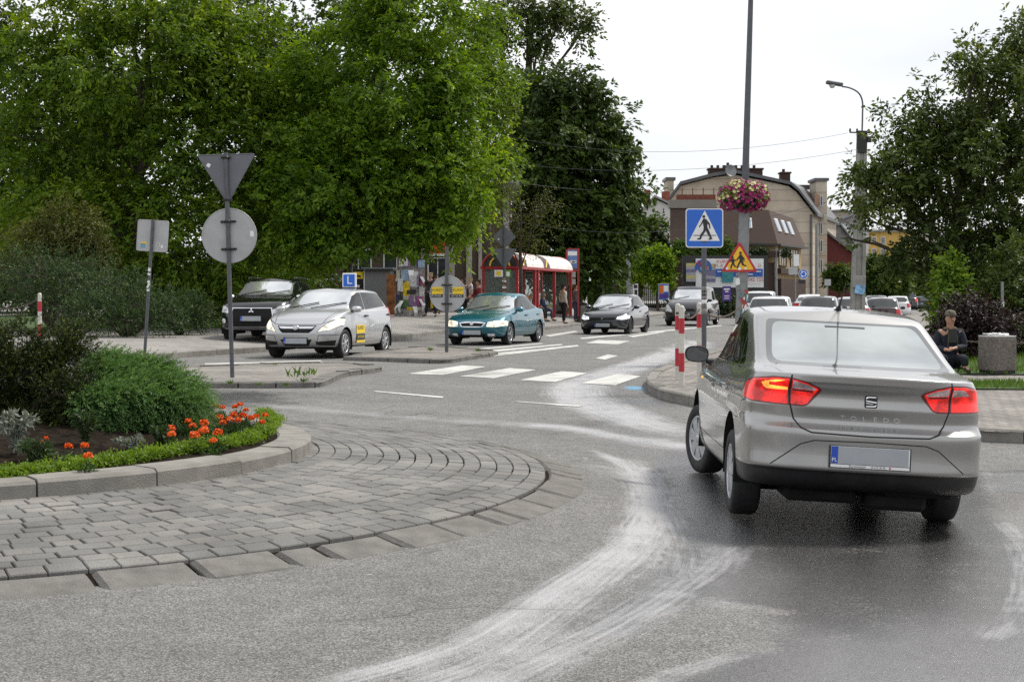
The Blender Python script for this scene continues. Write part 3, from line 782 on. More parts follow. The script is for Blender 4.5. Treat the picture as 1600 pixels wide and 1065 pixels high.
 b = MB(); A = P(1240, 296, 141); B = P(1270, 289, 141); b.box((A + B) / 2, (B.x - A.x, .3, B.z - A.z), 0); b.build('parapet', [roofm], t)
 for (py0, py1) in ((303, 322), (345, 366), (372, 394), (402, 425)):
  A = P(1273, py1, 137.4); B = P(1279, py0, 137.4)
  b = MB(); b.box((A + B) / 2, (B.x - A.x, .06, B.z - A.z), 0); b.build('bay_panel', [salmon], t)
  A = P(1281, py1, 137.4); B = P(1285.5, py0 + 3, 137.4); window(t, (A + B) / 2, B.x - A.x, B.z - A.z, (0, -1, 0), (whitef, glassw), sill=False, bars=0)
 for px in (1129, 1194):
  A = P(px - 5, 300); B = P(px + 5, 292); window(t, (A + B) / 2 + Vector((0, -.02, 0)), B.x - A.x, B.z - A.z, (0, -1, 0), (darkf, glassw), sill=False, bars=0)
 b = MB(); b.tube([P(1267, 335) + Vector((0, -.1, 0)), P(1267, 470) + Vector((0, -.1, 0))], .09, 8, 0); b.build('downpipe', [roofm], t)
 # ---------- brown mansard house
 shing = pm('brown_roof_shingle', (.060, .035, .026), .85, var=.25, scale=2.2, bump=.5, bscale=9, dirt=.2)
 ochre = facade_mat('ochre_render', (.42, .31, .15)); tim = pm('dark_timber', (.045, .022, .014), .7, var=.25, scale=3)
 d = 106; t = thing('mansard_house', (ray(1150, d), d, .3), 'low house with a steep brown mansard roof, skylights and flower balconies', 'building'); o = t.location.copy()
 P = lambda px, py, dd=d: PX(px, py, dd) - o
 b = MB()
 A0, A1, A2, A3 = P(1047, 380, d), P(1216, 384, d), P(1201, 328, d + 1.6), P(1047, 322, d + 1.6)
 S1, S2 = P(1260, 389, d + 9), P(1239, 341, d + 9)
 B0, B3 = P(1047, 380, d) + Vector((2, 12, 0)), A3 + Vector((2, 10, 0))
 b._add([A0, A1, A2, A3, S1, S2, B0, B3], [(0, 1, 2, 3), (1, 4, 5, 2), (3, 2, 5, 7), (6, 0, 3, 7), (4, 6, 7, 5), (0, 6, 4, 1)], 0)
 rf = b.build('roof', [shing], t)
 b = MB()
 for p, q in ((A0, A1), (A1, S1)):
  dv = (q - p).normalized(); nn = Vector((dv.y, -dv.x, 0)) * .18
  b._add([p + nn, q + nn, q + nn + Vector((0, 0, .14)), p + nn + Vector((0, 0, .14)), p, q, q + Vector((0, 0, .14)), p + Vector((0, 0, .14))], [(0, 1, 2, 3), (3, 2, 6, 7), (0, 4, 5, 1), (0, 3, 7, 4), (1, 5, 6, 2)], 0)
 b.build('gutter', [darkf], rf)
 b = MB(); C0 = P(1046, 325, d + 1.4); C1 = P(1120, 312, d + 1.4); b.box((C0 + C1) / 2 + Vector((0, .5, 0)), (C1.x - C0.x, 1.0, C1.z - C0.z), 0); b.build('roof_upstand', [facade_mat('grey_render', (.22, .20, .18))], t)
 b = MB(); C0 = P(1058, 313, d + 2); C1 = P(1118, 304, d + 2); b.box((C0 + C1) / 2 + Vector((0, .4, 0)), (C1.x - C0.x, .8, C1.z - C0.z), 0)
 for k in range(4): b.tube([(C0.x + .4 + k * .75, C0.y + .4, C1.z), (C0.x + .4 + k * .75, C0.y + .4, C1.z + .5)], .04, 6, 0)
 b.build('chimney', [pm('red_brick', (.16, .05, .03), .9, var=.35, scale=5, bump=.4, bscale=14)], rf)
 nfr = (A1 - A0).cross(A3 - A0).normalized(); nfr = -nfr if nfr.y > 0 else nfr
 nsd = (S1 - A1).cross(A2 - A1).normalized(); nsd = -nsd if nsd.x < 0 else nsd
 def sky_light(u, v, w_, h, side):
  if side: p = A1.lerp(S1, u).lerp(A2.lerp(S2, u), v); nn = nsd; xd = (S1 - A1).normalized()
  else: p = A0.lerp(A1, u).lerp(A3.lerp(A2, u), v); nn = nfr; xd = (A1 - A0).normalized()
  M = frame_m(p, xd, nn.cross(xd), nn); b = MB(); b.M = M; b.box((0, 0, .04), (w_, h, .1), 0, bev=.02); s = b.build('skylight', [whitef], rf)
  b = MB(); b.M = M; b.box((0, 0, .095), (w_ - .16, h - .16, .02), 0); b.build('pane', [pm('skylight_glass', (.30, .36, .44), .1, var=.2, ior=1.7)], s)
 sky_light(.755, .60, .62, .85, False)
 for u in (.17, .42, .66): sky_light(u, .60, 1.0, 1.0, True)
 # walls under the roof
 b = MB(); w0 = P(1050, 382, d + .5); w1 = P(1212, 382, d + .5); w2 = S1 + Vector((-.4, 0, 0))
 wallblock([(w0.x, w0.y), (w1.x, w1.y), (w2.x, w2.y), (w0.x + 2, w2.y)], -.4, w0.z, b, 0); b.build('wall', [ochre], t)
 b = MB()     # balconies and dark ground floor
 for (px0, px1, py0, py1, dep, m) in ((1047, 1142, 402, 390, 1.2, 0), (1150, 1216, 402, 392, 1.0, 0), (1047, 1214, 470, 410, .3, 0)):
  a = P(px0, py0, d - .5); c = P(px1, py1, d - .5); b.box((a + c) / 2 + Vector((0, .3, 0)), (c.x - a.x, dep, c.z - a.z), m)
 bal = b.build('balcony', [tim], t)
 for (p0, p1, py0, py1, u) in ((.10, .38, 416, 388, 0), (.55, .85, 418, 388, 0)):
  a = w1.lerp(w2, (p0 + p1) / 2); wd = (w2 - w1).length * (p1 - p0); z0 = Z(py0, d + 4) - o.z; z1 = Z(py1, d + 4) - o.z
  nn = Vector(((w2 - w1).y, -(w2 - w1).x, 0)).normalized(); window(t, Vector((a.x, a.y, (z0 + z1) / 2)) + nn * .02, wd, z1 - z0, nn, (tim, pm('curtained_glass', (.32, .26, .17), .3, var=.5, scale=3)), bars=2)
 b = MB(); a = w1.lerp(w2, 0.02); c = w1.lerp(w2, 1.0); nn = Vector(((w2 - w1).y, -(w2 - w1).x, 0)).normalized()
 for z0, z1 in ((Z(428, d + 4) - o.z, Z(420, d + 4) - o.z), (-.4, Z(436, d + 4) - o.z)):
  p, q = a + nn * .35, c + nn * .35
  b._add([(a.x, a.y, z0), (c.x, c.y, z0), (c.x, c.y, z1), (a.x, a.y, z1), (p.x, p.y, z0), (q.x, q.y, z0), (q.x, q.y, z1), (p.x, p.y, z1)], [(4, 5, 6, 7), (7, 6, 2, 3), (0, 1, 5, 4), (0, 4, 7, 3), (1, 2, 6, 5)], 0)
 b.build('shop_front', [tim], t)
 b = MB(); b.tube([P(1213, 388, d - .6), P(1212, 410, d - .6), P(1213, 468, d - .6)], .11, 8, 0); b.build('downpipe', [MT['galv']], t)
 fl = leafmat('balcony_leaves', [(.03, .07, .01), (.06, .12, .015), (.11, .19, .02), (.35, .30, .03)], .3)
 for (px, py, rx, ry, lb) in ((1066, 386, 18, 10, 'left'), (1105, 388, 16, 8, 'middle'), (1133, 384, 10, 11, 'right')):
  c = P(px, py, d - .9); rr = rx / FPX * d; rz = ry / FPX * d
  link('balcony_plants', crown_mesh('balcony_plants', [(c.x, c.y, c.z, rr, .4, rz)], 260, 9, .16, .08, fl, 300 + px, slen=.3), bal)
 for px in (1180, 1192, 1228):
  c = P(px, 393, d - .9); link('balcony_plants', crown_mesh('balcony_plants', [(c.x, c.y, c.z, .32, .32, .36)], 120, 8, .12, .06, MT_DARKLEAF, 300 + px, slen=.15), bal)
 # ---------- white house on the left of it
 wh = pm('white_brick', (.62, .61, .59), .8, var=.08, scale=2, bump=.4, bscale=7, dirt=.15)
 d = 122; t = thing('white_house', (ray(1028, d), d, .3), 'white painted brick house end with a low gable, left of the mansard house', 'building'); o = t.location.copy(); P = lambda px, py, dd=d: PX(px, py, dd) - o
 f = [P(1004, 470), P(1047, 470), P(1047, 322), P(1022, 310), P(1004, 330)]; bk = [p + Vector((1.5, 9, 0)) for p in f]; b = MB(); n = 5
 b._add(f + bk, [tuple(range(n)), tuple(reversed(range(n, 2 * n)))] + [(i, (i + 1) % n, n + (i + 1) % n, n + i) for i in range(n)], 0); b.build('wall', [wh], t)
 b = MB()
 for p, q in (((1001, 332), (1022, 308)), ((1022, 308), (1053, 323))):
  A, B = P(*p), P(*q); up = Vector((0, 0, .18)); fw = Vector((0, -.3, 0)); bb = Vector((1.5, 9.1, 0))
  b._add([A + fw, B + fw, B + fw + up, A + fw + up, A + bb, B + bb, B + bb + up, A + bb + up], [(0, 1, 2, 3), (3, 2, 6, 7), (0, 4, 5, 1), (1, 5, 6, 2), (0, 3, 7, 4)], 0)
 ro = b.build('roof', [pm('pale_roof', (.30, .29, .28), .7)], t)
 rb2 = pm('red_brick_two', (.2, .06, .04), .9, var=.3, scale=5)
 for c, q in ((P(1011, 312, d + 3), (.5, .5, 1.6)), (P(1040, 309, d + 2), (.6, .6, 1.0))): b = MB(); b.box(c, q, 0); b.build('chimney', [rb2], ro)
 # ---------- dark red barn-like house and slate house, yellow block, distant roofs
 def gable(name, label, d, outl, deep, wm, rm, slope=None, wins=()):
  t = thing(name, (ray(outl[0][0], d), d, .2), label, 'building'); o = t.location.copy(); P = lambda px, py, dd=d: PX(px, py, dd) - o
  f = [P(x, y) for x, y in outl]; n = len(f); bk = [p + Vector(deep) for p in f]; b = MB()
  b._add(f + bk, [tuple(range(n)), tuple(reversed(range(n, 2 * n)))] + [(i, (i + 1) % n, n + (i + 1) % n, n + i) for i in range(n)], 0); b.build('wall', [wm], t)
  b = MB()
  for p, q in zip(outl[2:], outl[3:]):
   A, B = P(*p), P(*q); up = Vector((0, 0, .25)); fw = Vector((0, -.4, 0)); bb = Vector(deep)
   b._add([A + fw, B + fw, B + fw + up, A + fw + up, A + bb, B + bb, B + bb + up, A + bb + up], [(0, 1, 2, 3), (3, 2, 6, 7), (0, 4, 5, 1), (1, 5, 6, 2), (0, 3, 7, 4)], 0)
  b.build('roof', [rm], t)
  for (x0, x1, y0, y1) in wins:
   A, B = P(x0, y1), P(x1, y0); window(t, (A + B) / 2 + Vector((0, -.03, 0)), B.x - A.x, B.z - A.z, (0, -1, 0), (whitef, glassw), sill=False)
  return t
 slate = pm('grey_slate', (.14, .145, .15), .7, var=.25, scale=2, bump=.3, bscale=8)
 gable('dark_red_house', 'dark red boarded house with a long grey roof slope, left of the concrete post', 140, [(1286, 470), (1345, 470), (1345, 405), (1300, 372), (1286, 360)], (3, 12, 0), pm('dark_red_boards', (.10, .018, .015), .8, var=.25, scale=3, bump=.4, bscale=6), slate)
 gable('slate_house', 'grey stone house with a pale pitched roof behind the dark red house', 172, [(1288, 470), (1348, 470), (1348, 357), (1338, 334), (1292, 352), (1288, 353)], (4, 14, 0), facade_mat('grey_stone', (.26, .25, .24), var=.3), pm('pale_slate', (.24, .25, .265), .6, var=.15, scale=2), wins=[(1306, 1313, 350, 362), (1318, 1325, 350, 362), (1329, 1336, 350, 362)])
 gable('stone_gable_house', 'rough grey gable wall between the beige tenement and the slate house', 158, [(1284, 470), (1340, 470), (1340, 388), (1312, 352), (1284, 352)], (3, 10, 0), facade_mat('rough_stone', (.20, .195, .185), var=.4, scale=2), slate)
 gable('yellow_block', 'yellow ochre apartment block seen through the oak branches', 190, [(1342, 470), (1420, 470), (1420, 362), (1342, 362)], (4, 14, 0), facade_mat('yellow_render', (.55, .36, .10)), pm('flat_roof', (.3, .3, .3), .8), wins=[(1349, 1356, 385, 397), (1362, 1369, 370, 382), (1362, 1369, 388, 400), (1376, 1383, 370, 382), (1376, 1383, 388, 400)])
 gable('cream_block', 'pale cream apartment block at the far end behind the oak crown', 230, [(1380, 470), (1520, 470), (1520, 368), (1380, 368)], (4, 14, 0), facade_mat('cream_render', (.5, .46, .38)), pm('flat_roof_two', (.3, .3, .3), .8), wins=[(x, x + 7, y, y + 12) for x in (1388, 1404, 1420) for y in (374, 396, 418)])
 gable('far_roof_house', 'distant flat-roofed house right of the tenement', 205, [(1286, 470), (1332, 470), (1332, 334), (1320, 330), (1286, 332)], (2, 8, 0), facade_mat('dull_render', (.34, .31, .27)), pm('far_roof', (.16, .15, .15), .8))
 # ---------- shop building behind the trees on the left
 d = 74; t = thing('shop_building', (ray(640, d), d, .4), 'long shaded brown building behind the trees with a small shop front', 'building'); o = t.location.copy(); P = lambda px, py, dd=d: PX(px, py, dd) - o
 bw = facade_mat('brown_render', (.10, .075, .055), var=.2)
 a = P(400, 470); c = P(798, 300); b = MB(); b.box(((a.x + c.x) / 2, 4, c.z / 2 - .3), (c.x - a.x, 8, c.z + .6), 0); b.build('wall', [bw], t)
 b = MB(); b.box(((a.x + c.x) / 2, 3.8, c.z + .25), (c.x - a.x + .8, 9, .4), 0, bev=.05); b.build('roof', [roofm], t)
 for px in (706, 733, 752, 791):
  x = P(px, 400).x; b = MB(); b.box((x, -.12, c.z / 2), (.28, .24, c.z - .1), 0, bev=.02); b.build('pilaster', [facade_mat('pale_pilaster', (.36, .33, .29))], t)
 for px in (440, 500, 560, 620): 
  window(t, Vector((P(px, 380).x, -.02, 2.6)), 1.3, 1.5, (0, -1, 0), (whitef, glassw))
 # shop window with red sign
 A, B = P(668, 440), P(700, 402); window(t, (A + B) / 2 + Vector((0, -.02, 0)), B.x - A.x, B.z - A.z, (0, -1, 0), (whitef, glassw), name='shop_window')
 b = MB(); A, B = P(671, 400), P(697, 396.5); b.box((A + B) / 2 + Vector((0, -.2, 0)), (B.x - A.x, .3, B.z - A.z), 1); A, B = P(672, 396), P(697, 380); b.box((A + B) / 2 + Vector((0, -.2, 0)), (B.x - A.x, .2, B.z - A.z), 0); b.build('shop_sign', [pm('orange_red_sign', (.55, .06, .015), .5, var=.3, scale=1.5), whitef], t)
 # grey roofed house far left
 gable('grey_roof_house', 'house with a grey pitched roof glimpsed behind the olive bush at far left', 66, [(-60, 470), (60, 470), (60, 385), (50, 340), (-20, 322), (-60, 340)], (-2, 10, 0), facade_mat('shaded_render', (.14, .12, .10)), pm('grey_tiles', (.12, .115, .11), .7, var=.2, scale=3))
 # ---------- fence with board panels and posters
 t = thing('board_fence', (ray(920, 96), 96, PAVZ(ray(920, 96), 96)), 'dark brown board and mesh fence along the pavement behind the black hatchback', 'fence')
 o = t.location.copy(); wd = pm('fence_boards', (.032, .020, .015), .85, var=.4, scale=4, bump=.4, bscale=15)
 def fp(px, d): x = ray(px, d); return Vector((x, d, float(PAVZ(x, d)))) - o
 F0, F1, F2 = fp(921, 96), fp(966, 101), fp(1130, 118)
 nb = 34; b = MB()
 for k in range(nb):
  p = F0.lerp(F1, (k + .5) / nb); b.box((p.x, p.y, p.z + .80), ((F1 - F0).x / nb * .9, .03, 1.5 + .05 * math.sin(k * 7.3)), 0)
 b.build('boards', [wd], t)
 b = MB(); nb = 60
 for k in range(nb):
  p = F1.lerp(F2, (k + .5) / nb); b.box((p.x, p.y, p.z + .75), (.05, .03, 1.4), 0)
 for z in (.2, 1.35):
  b.tube([F1 + Vector((0, 0, z)), F2 + Vector((0, 0, z))], .03, 5, 0)
 b.build('pickets', [wd], t)
 for k in range(6):
  b = MB(); p = F0.lerp(F1, k / 2) if k < 3 else F1.lerp(F2, (k - 2) / 3); b.box((p.x, p.y - .06, p.z + .85), (.12, .12, 1.7), 0); b.build('post', [wd], t)
 def poster(name, label, x0, y0, x1, y1, d, cols, legs=0):
  A = PX(x0, y1, d); B = PX(x1, y0, d); c = (A + B) / 2; w_, h = B.x - A.x, B.z - A.z
  t = thing(name, c, label, 'poster'); b = MB(); b.box((0, 0, 0), (w_, .04, h), 0); b.build('board', [cols[0]], t)
  for i, (u0, v0, u1, v1, m) in enumerate(cols[1:]):
   b = MB(); b.box((-w_ / 2 + w_ * (u0 + u1) / 2, -.023 - .002 * i, -h / 2 + h * (v0 + v1) / 2), (w_ * (u1 - u0), .004, h * (v1 - v0)), 0); b.build('printed_patch', [m], t)
  for s in ((-1, 1) if legs else ()):
   b = MB(); b.tube([(s * w_ * .35, .02, -h / 2 - legs), (s * w_ * .35, .02, -h / 2)], .03, 6, 0); b.build('leg', [MT['black']], t)
  return t
 W_ = MT['white']; Bk = MT['black']; Bl = pm('print_blue', (.02, .10, .42), .5, var=.2); Og = pm('print_orange', (.65, .14, .02), .5, var=.3, scale=3); Pu = pm('print_purple', (.07, .03, .22), .5, var=.25, scale=3); Ye = MT['sticker_yellow']; Cy = pm('print_teal', (.03, .22, .25), .5, var=.3)
 poster('fence_poster', 'white poster with rows of black print on the fence', 983, 443, 997, 462, 97, [W_] + [(.08, .82 - .16 * k, .45, .90 - .16 * k, Bk) for k in range(5)] + [(.52, .62, .92, .90, Bk), (.6, .1, .9, .5, Bk)])
 poster('fence_poster', 'colourful blue and orange event poster on the fence', 1029, 443, 1045, 471, 100, [W_, (.02, .1, .98, .98, Bl), (.1, .45, .5, .9, Og), (.5, .55, .95, .9, W_), (.15, .2, .9, .42, Pu), (.02, .0, .98, .09, W_)])
 poster('advert_board', 'small purple advert board on two black legs right of the people carrier', 1129, 447, 1142, 470, 78, [Pu, (.15, .75, .85, .85, W_), (.3, .6, .7, .68, W_), (.2, .3, .8, .36, W_), (.2, .15, .8, .2, W_)], legs=.36)
 # billboard
 d = 90; c = PX(1139, 421, d); t = thing('billboard', Vector((c.x, d, PAVZ(c.x, d))), 'large white billboard with red and blue lettering and a ring logo', 'billboard'); o = t.location.copy(); P = lambda px, py, dd=d: PX(px, py, dd) - o
 def pan(x0, y0, x1, y1, dd, m, nm='panel', th=.03):
  A, B = P(x0, y1, dd), P(x1, y0, dd); b = MB(); b.box((A + B) / 2, (B.x - A.x, th, B.z - A.z), 0); return b.build(nm, [m], t)
 pan(1087, 404, 1193, 449, d, W_, 'board', .08); pan(1066, 399, 1200, 470, d + .3, MT['black'], 'backing', .1)
 blur = pm('faded_print', (.24, .24, .26), .6, var=.5, scale=1.2)
 def bands(x0, x1, y0, y1, cols, dd):
  for i, m in enumerate(cols): pan(x0, y0 + (y1 - y0) * i / len(cols), x1, y0 + (y1 - y0) * (i + 1) / len(cols), dd, m, 'faded_advert')
 g1 = pm('faded_yellow', (.48, .42, .16), .6, var=.2); g2_ = pm('faded_grey', (.34, .34, .36), .6, var=.2); g3 = pm('faded_violet', (.16, .15, .28), .6, var=.3)
 bands(1072, 1087, 411, 440, [g1, g2_, g3, g2_, g1, g2_], d - .1); bands(1103, 1118, 412, 440, [g1, g2_, g3, g3, g2_, g3], d - .1)
 pan(1118, 420, 1134, 432, d - .1, Bl, 'blue_band'); pan(1128, 420, 1146, 441, d - .15, Cy, 'teal_panel'); pan(1146, 420, 1192, 432, d - .1, Bl, 'blue_band')
 s = d / FPX
 M = lambda px, py, dd=d - .17: frame_m(P(px, py, dd), (1, 0, 0), (0, 0, 1), (0, -1, 0))
 Rd = MT['red']
 text_part('KURSY', 6.2 * s, Rd, t, M(1131, 408.5), sx=1.2); text_part('M', 6.5 * s, Rd, t, M(1119, 415)); text_part('A', 6.5 * s, Rd, t, M(1127.5, 415)); text_part('D', 6.5 * s, Rd, t, M(1187, 415))
 text_part('44 345 155', 8 * s, Rd, t, M(1176, 437), sx=.95)
 for k, (x0, x1, y) in enumerate(((1150, 1166, 424), (1169, 1189, 424), (1150, 1176, 428.5), (1121, 1127, 424))): pan(x0, y - .8, x1, y + .8, d - .17, W_, 'small_print')
 b = MB(); cc = P(1099, 418, d - .12)
 for r0, r1, a0, a1, m in ((9, 13, -20, 200, 0), (5, 8.5, 20, 330, 0)):
  for k in range(24):
   a = R(a0 + (a1 - a0) * k / 24); a2 = R(a0 + (a1 - a0) * (k + 1) / 24)
   b._add([cc + Vector((cos(q) * r * s, -.02, sin(q) * r * s)) for r, q in ((r0, a), (r0, a2), (r1, a2), (r1, a))], [(0, 1, 2, 3)], m)
 b.build('ring_logo', [Bl], t)
 b = MB()
 for k, ch in enumerate(range(5)):
  a = cc + Vector(((-9 + k * 3.4) * s, -.04, (8 - k * 2.2) * s)); b.box(a, (2.4 * s, .02, 5.5 * s), 0, rot=Matrix.Rotation(R(35), 3, 'Y'))
 b.build('ring_logo', [Rd], t)
 pan(1160, 441, 1190, 442, d - .15, W_, 'lower_strip')
 b = MB()
 for px in (1075, 1110, 1150, 1190): b.tube([P(px, 470, d + .4), P(px, 404, d + .4)], .06, 6, 0)
 b.build('post', [MT['pole']], t)
 # dark clipped hedge below the billboard
 hl = [(ray(px, 88), 88, PAVZ(ray(px, 88), 88) + .55, .8, .5, .62) for px in range(1062, 1160, 14)]
 tree('clipped_hedge', 'dark clipped hedge under the billboard', 'hedge', (ray(1110, 88), 88, float(PAVZ(ray(1110, 88), 88))), hl, .04, MT_DARKLEAF, 900, 8, .14, .08, 331, slen=.2, twigs=0)
# ================================================================== VEGETATION
def unit(v): return v / np.maximum(np.linalg.norm(v, axis=-1, keepdims=True), 1e-9)
def leaves(cen, axis, nrm, ln, wd, fold=.18):
 """rhombic leaves: centre, long axis, normal, length, width arrays -> verts, quads"""
 n = len(cen); axis = unit(axis); side = unit(np.cross(axis, nrm)); nn = np.cross(side, axis)
 ln = np.broadcast_to(np.asarray(ln, float), (n,))[:, None]; wd = np.broadcast_to(np.asarray(wd, float), (n,))[:, None]
 a = cen - axis * ln * .5; c = cen + axis * ln * .5
 b = cen + side * wd * .5 + nn * wd * fold - axis * ln * .06; d = cen - side * wd * .5 + nn * wd * fold - axis * ln * .06
 V = np.stack([a, b, c, d], 1).reshape(-1, 3)
 F = np.arange(n * 4).reshape(n, 4)
 return V, F
def rdir(rng, n):
 return unit(rng.normal(size=(n, 3)))
def sprays(rng, lobes, n, depth=.35, bump=.22, clump=0, crad=.4):
 """spray origins and outward directions on the lumpy outside of ellipsoid lobes, gathered in clumps"""
 L = np.array(lobes, float)
 wgt = (L[:, 3] * L[:, 4] + L[:, 3] * L[:, 5] + L[:, 4] * L[:, 5]); wgt /= wgt.sum()
 m = max(1, n // clump) if clump else n
 k = rng.choice(len(L), m, p=wgt)
 u = rdir(rng, m)
 waves = rng.normal(size=(len(L), 6, 3)) * 3.2; ph = rng.random((len(L), 6)) * 6.28
 bmp = np.sin((waves[k] * u[:, None, :]).sum(-1) + ph[k]).sum(-1) / 6 * 2.2
 r = np.clip(1 + bump * bmp - np.abs(rng.normal(0, depth, m)), .08, 1.45)
 P = L[k, :3] + L[k, 3:6] * u * r[:, None]
 nd = unit(u / L[k, 3:6])
 if clump:
  q = rng.integers(0, m, n); sz = crad * rng.uniform(.6, 1.5, m)[q]
  o = rdir(rng, n) * (rng.random(n) ** .45)[:, None] * np.array([1, 1, .62]) * sz[:, None]
  P = P[q] + o; nd = unit(nd[q] * .55 + unit(o) * .8 + np.array([0, 0, .12])); k = k[q]; r = r[q]
 return P, nd, r, k
def crown_mesh(name, lobes, n, per, ll, lw, mat, seed, depth=.35, bump=.22, slen=.45, droop=.35, flat=.5, spread=.5, jit=.10, tipbright=.25, fold=.18, clump=0, crad=.4):
 rng = np.random.default_rng(seed)
 P, nd, r, k = sprays(rng, lobes, n, depth, bump, clump, crad)
 d = unit(nd * .7 + rdir(rng, n) * .8 + np.array([0, 0, -droop]))
 sl = slen * rng.uniform(.5, 1.4, n)
 t = rng.random((n, per)) ** .8
 side = unit(np.cross(d, np.array([0, 0, 1.0]) + rdir(rng, n) * .25))
 pos = P[:, None] + d[:, None] * (t * sl[:, None])[..., None] + np.array([0, 0, -1.0]) * ((t ** 2) * sl[:, None] * droop * .5)[..., None]
 sg = rng.choice([-1, 1], (n, per))
 ax = unit(d[:, None] * .6 + side[:, None] * (sg * spread)[..., None] + rng.normal(0, .28, (n, per, 3)) + np.array([0, 0, -droop * .5]))
 pos = pos + ax * (ll * .5) + rng.normal(0, jit * slen, (n, per, 3))
 nr = unit(np.array([0, 0, 1.0]) * flat + nd[:, None] * .45 + rng.normal(0, .38, (n, per, 3)))
 m = n * per
 V, F = leaves(pos.reshape(m, 3), ax.reshape(m, 3), nr.reshape(m, 3), (ll * rng.uniform(.7, 1.3, (n, per))).ravel(), (lw * rng.uniform(.75, 1.25, (n, per))).ravel(), fold)
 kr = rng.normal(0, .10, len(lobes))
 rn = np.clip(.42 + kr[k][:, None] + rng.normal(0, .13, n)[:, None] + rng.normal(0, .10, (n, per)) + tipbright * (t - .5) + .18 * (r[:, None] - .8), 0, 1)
 return np_mesh(name, V, F, [mat], False, attrs={'rnd': np.repeat(rn.ravel(), 4)})
def limb(b, p0, p1, r0, r1, rng, n=5, sag=.12, sides=7, wob=.08):
 p0, p1 = Vector(p0), Vector(p1); L = (p1 - p0).length
 pts = []; rr = []
 for i in range(n + 1):
  t = i / n
  p = p0.lerp(p1, t)
  if 0 < i < n: p += Vector(rng.normal(0, wob * L / n, 3))
  p.z += sin(pi * t) * L * sag
  pts.append(p); rr.append(r0 + (r1 - r0) * t)
 b.tube(pts, rr, sides, 0, cap=False)
 return pts
def tree(name, label, cat, base, lobes, tr, mat, n, per, ll, lw, seed, bark=None, group=None, fork=.35, twigs=3, top=None, trunk=True, **kw):
 base = Vector(base)
 t = thing(name, base, label, cat, 0, group)
 L = [(x - base.x, y - base.y, z - base.z, a, b, c) for x, y, z, a, b, c in lobes]
 link('crown', crown_mesh('crown', L, n, per, ll, lw, mat, seed, **kw), t)
 if trunk:
  rng = np.random.default_rng(seed + 5); b = MB()
  zc = sum(l[2] for l in L) / len(L); xc = sum(l[0] for l in L) / len(L); yc = sum(l[1] for l in L) / len(L)
  zf = max(.3, min(l[2] - l[5] * .6 for l in L)) if fork is None else zc * fork
  hub = Vector((xc * .25, yc * .25, zf))
  b.tube([(0, 0, -.2), (0, 0, .05), hub * .5 + Vector(rng.normal(0, .05, 3)), hub], [tr * 1.5, tr * 1.2, tr, tr * .85], 10, 0, cap=False)
  tp = Vector(top) - base if top else Vector((xc, yc, max(l[2] for l in L)))
  main = limb(b, hub, tp, tr * .85, tr * .2, rng, 6, 0, 8)
  for l in L:
   a = main[min(len(main) - 1, max(0, int((l[2] - hub.z) / max(.5, tp.z - hub.z) * 3.2)))]
   pts = limb(b, a, (l[0], l[1], l[2]), tr * .38, tr * .14, rng, 5, .06)
   for q in range(twigs):
    u = rdir(rng, 1)[0]; u[2] = abs(u[2]) * .6
    limb(b, pts[3 + q % 3], (l[0] + u[0] * l[3] * .9, l[1] + u[1] * l[4] * .9, l[2] + u[2] * l[5] * .9), tr * .13, tr * .04, rng, 4, .04, 5)
  b.build('trunk', [bark or MT['bark']], t, fixn=False)
 return t
def PL(d, rows, dr=1.0):
 """lobes given as photograph pixels (x, y, rx, ry[, depth offset]) at distance d"""
 out = []
 for r in rows:
  px, py, rx, ry = r[:4]; dd = d + (r[4] if len(r) > 4 else 0); s = FPX / dd
  out.append((ray(px, dd), dd, Z(py, dd), rx / s, min(rx, ry) / s * dr, ry / s))
 return out

def needles(rng, P, D, per, nl, nw, slen, droop, mat, name, rn0, up=.2, ang=.9, gap0=.05):
 """feathery strands: origins P, directions D"""
 n = len(P); t = np.linspace(gap0, 1, per)[None, :] + rng.normal(0, .02, (n, per))
 sl = slen * rng.uniform(.55, 1.35, n)
 pos = P[:, None] + D[:, None] * (t * sl[:, None])[..., None] + np.array([0, 0, -1.0]) * (t ** 2 * sl[:, None] * droop)[..., None]
 tan = unit(D[:, None] + np.array([0, 0, -2.0]) * (t * droop)[..., None])
 rad = rng.normal(size=(n, per, 3)); rad = unit(rad - tan * (rad * tan).sum(-1, keepdims=True))
 ax = unit(tan + rad * ang + np.array([0, 0, up]))
 nr = unit(np.cross(ax, rng.normal(size=(n, per, 3))))
 lnn = nl * rng.uniform(.7, 1.3, (n, per)) * (1 - .45 * t)
 m = n * per
 V, F = leaves((pos + ax * lnn[..., None] * .5).reshape(m, 3), ax.reshape(m, 3), nr.reshape(m, 3), lnn.ravel(), nw, .1)
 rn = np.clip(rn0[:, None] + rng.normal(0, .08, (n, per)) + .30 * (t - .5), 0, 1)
 return np_mesh(name, V, F, [mat], False, attrs={'rnd': np.repeat(rn.ravel(), 4)})
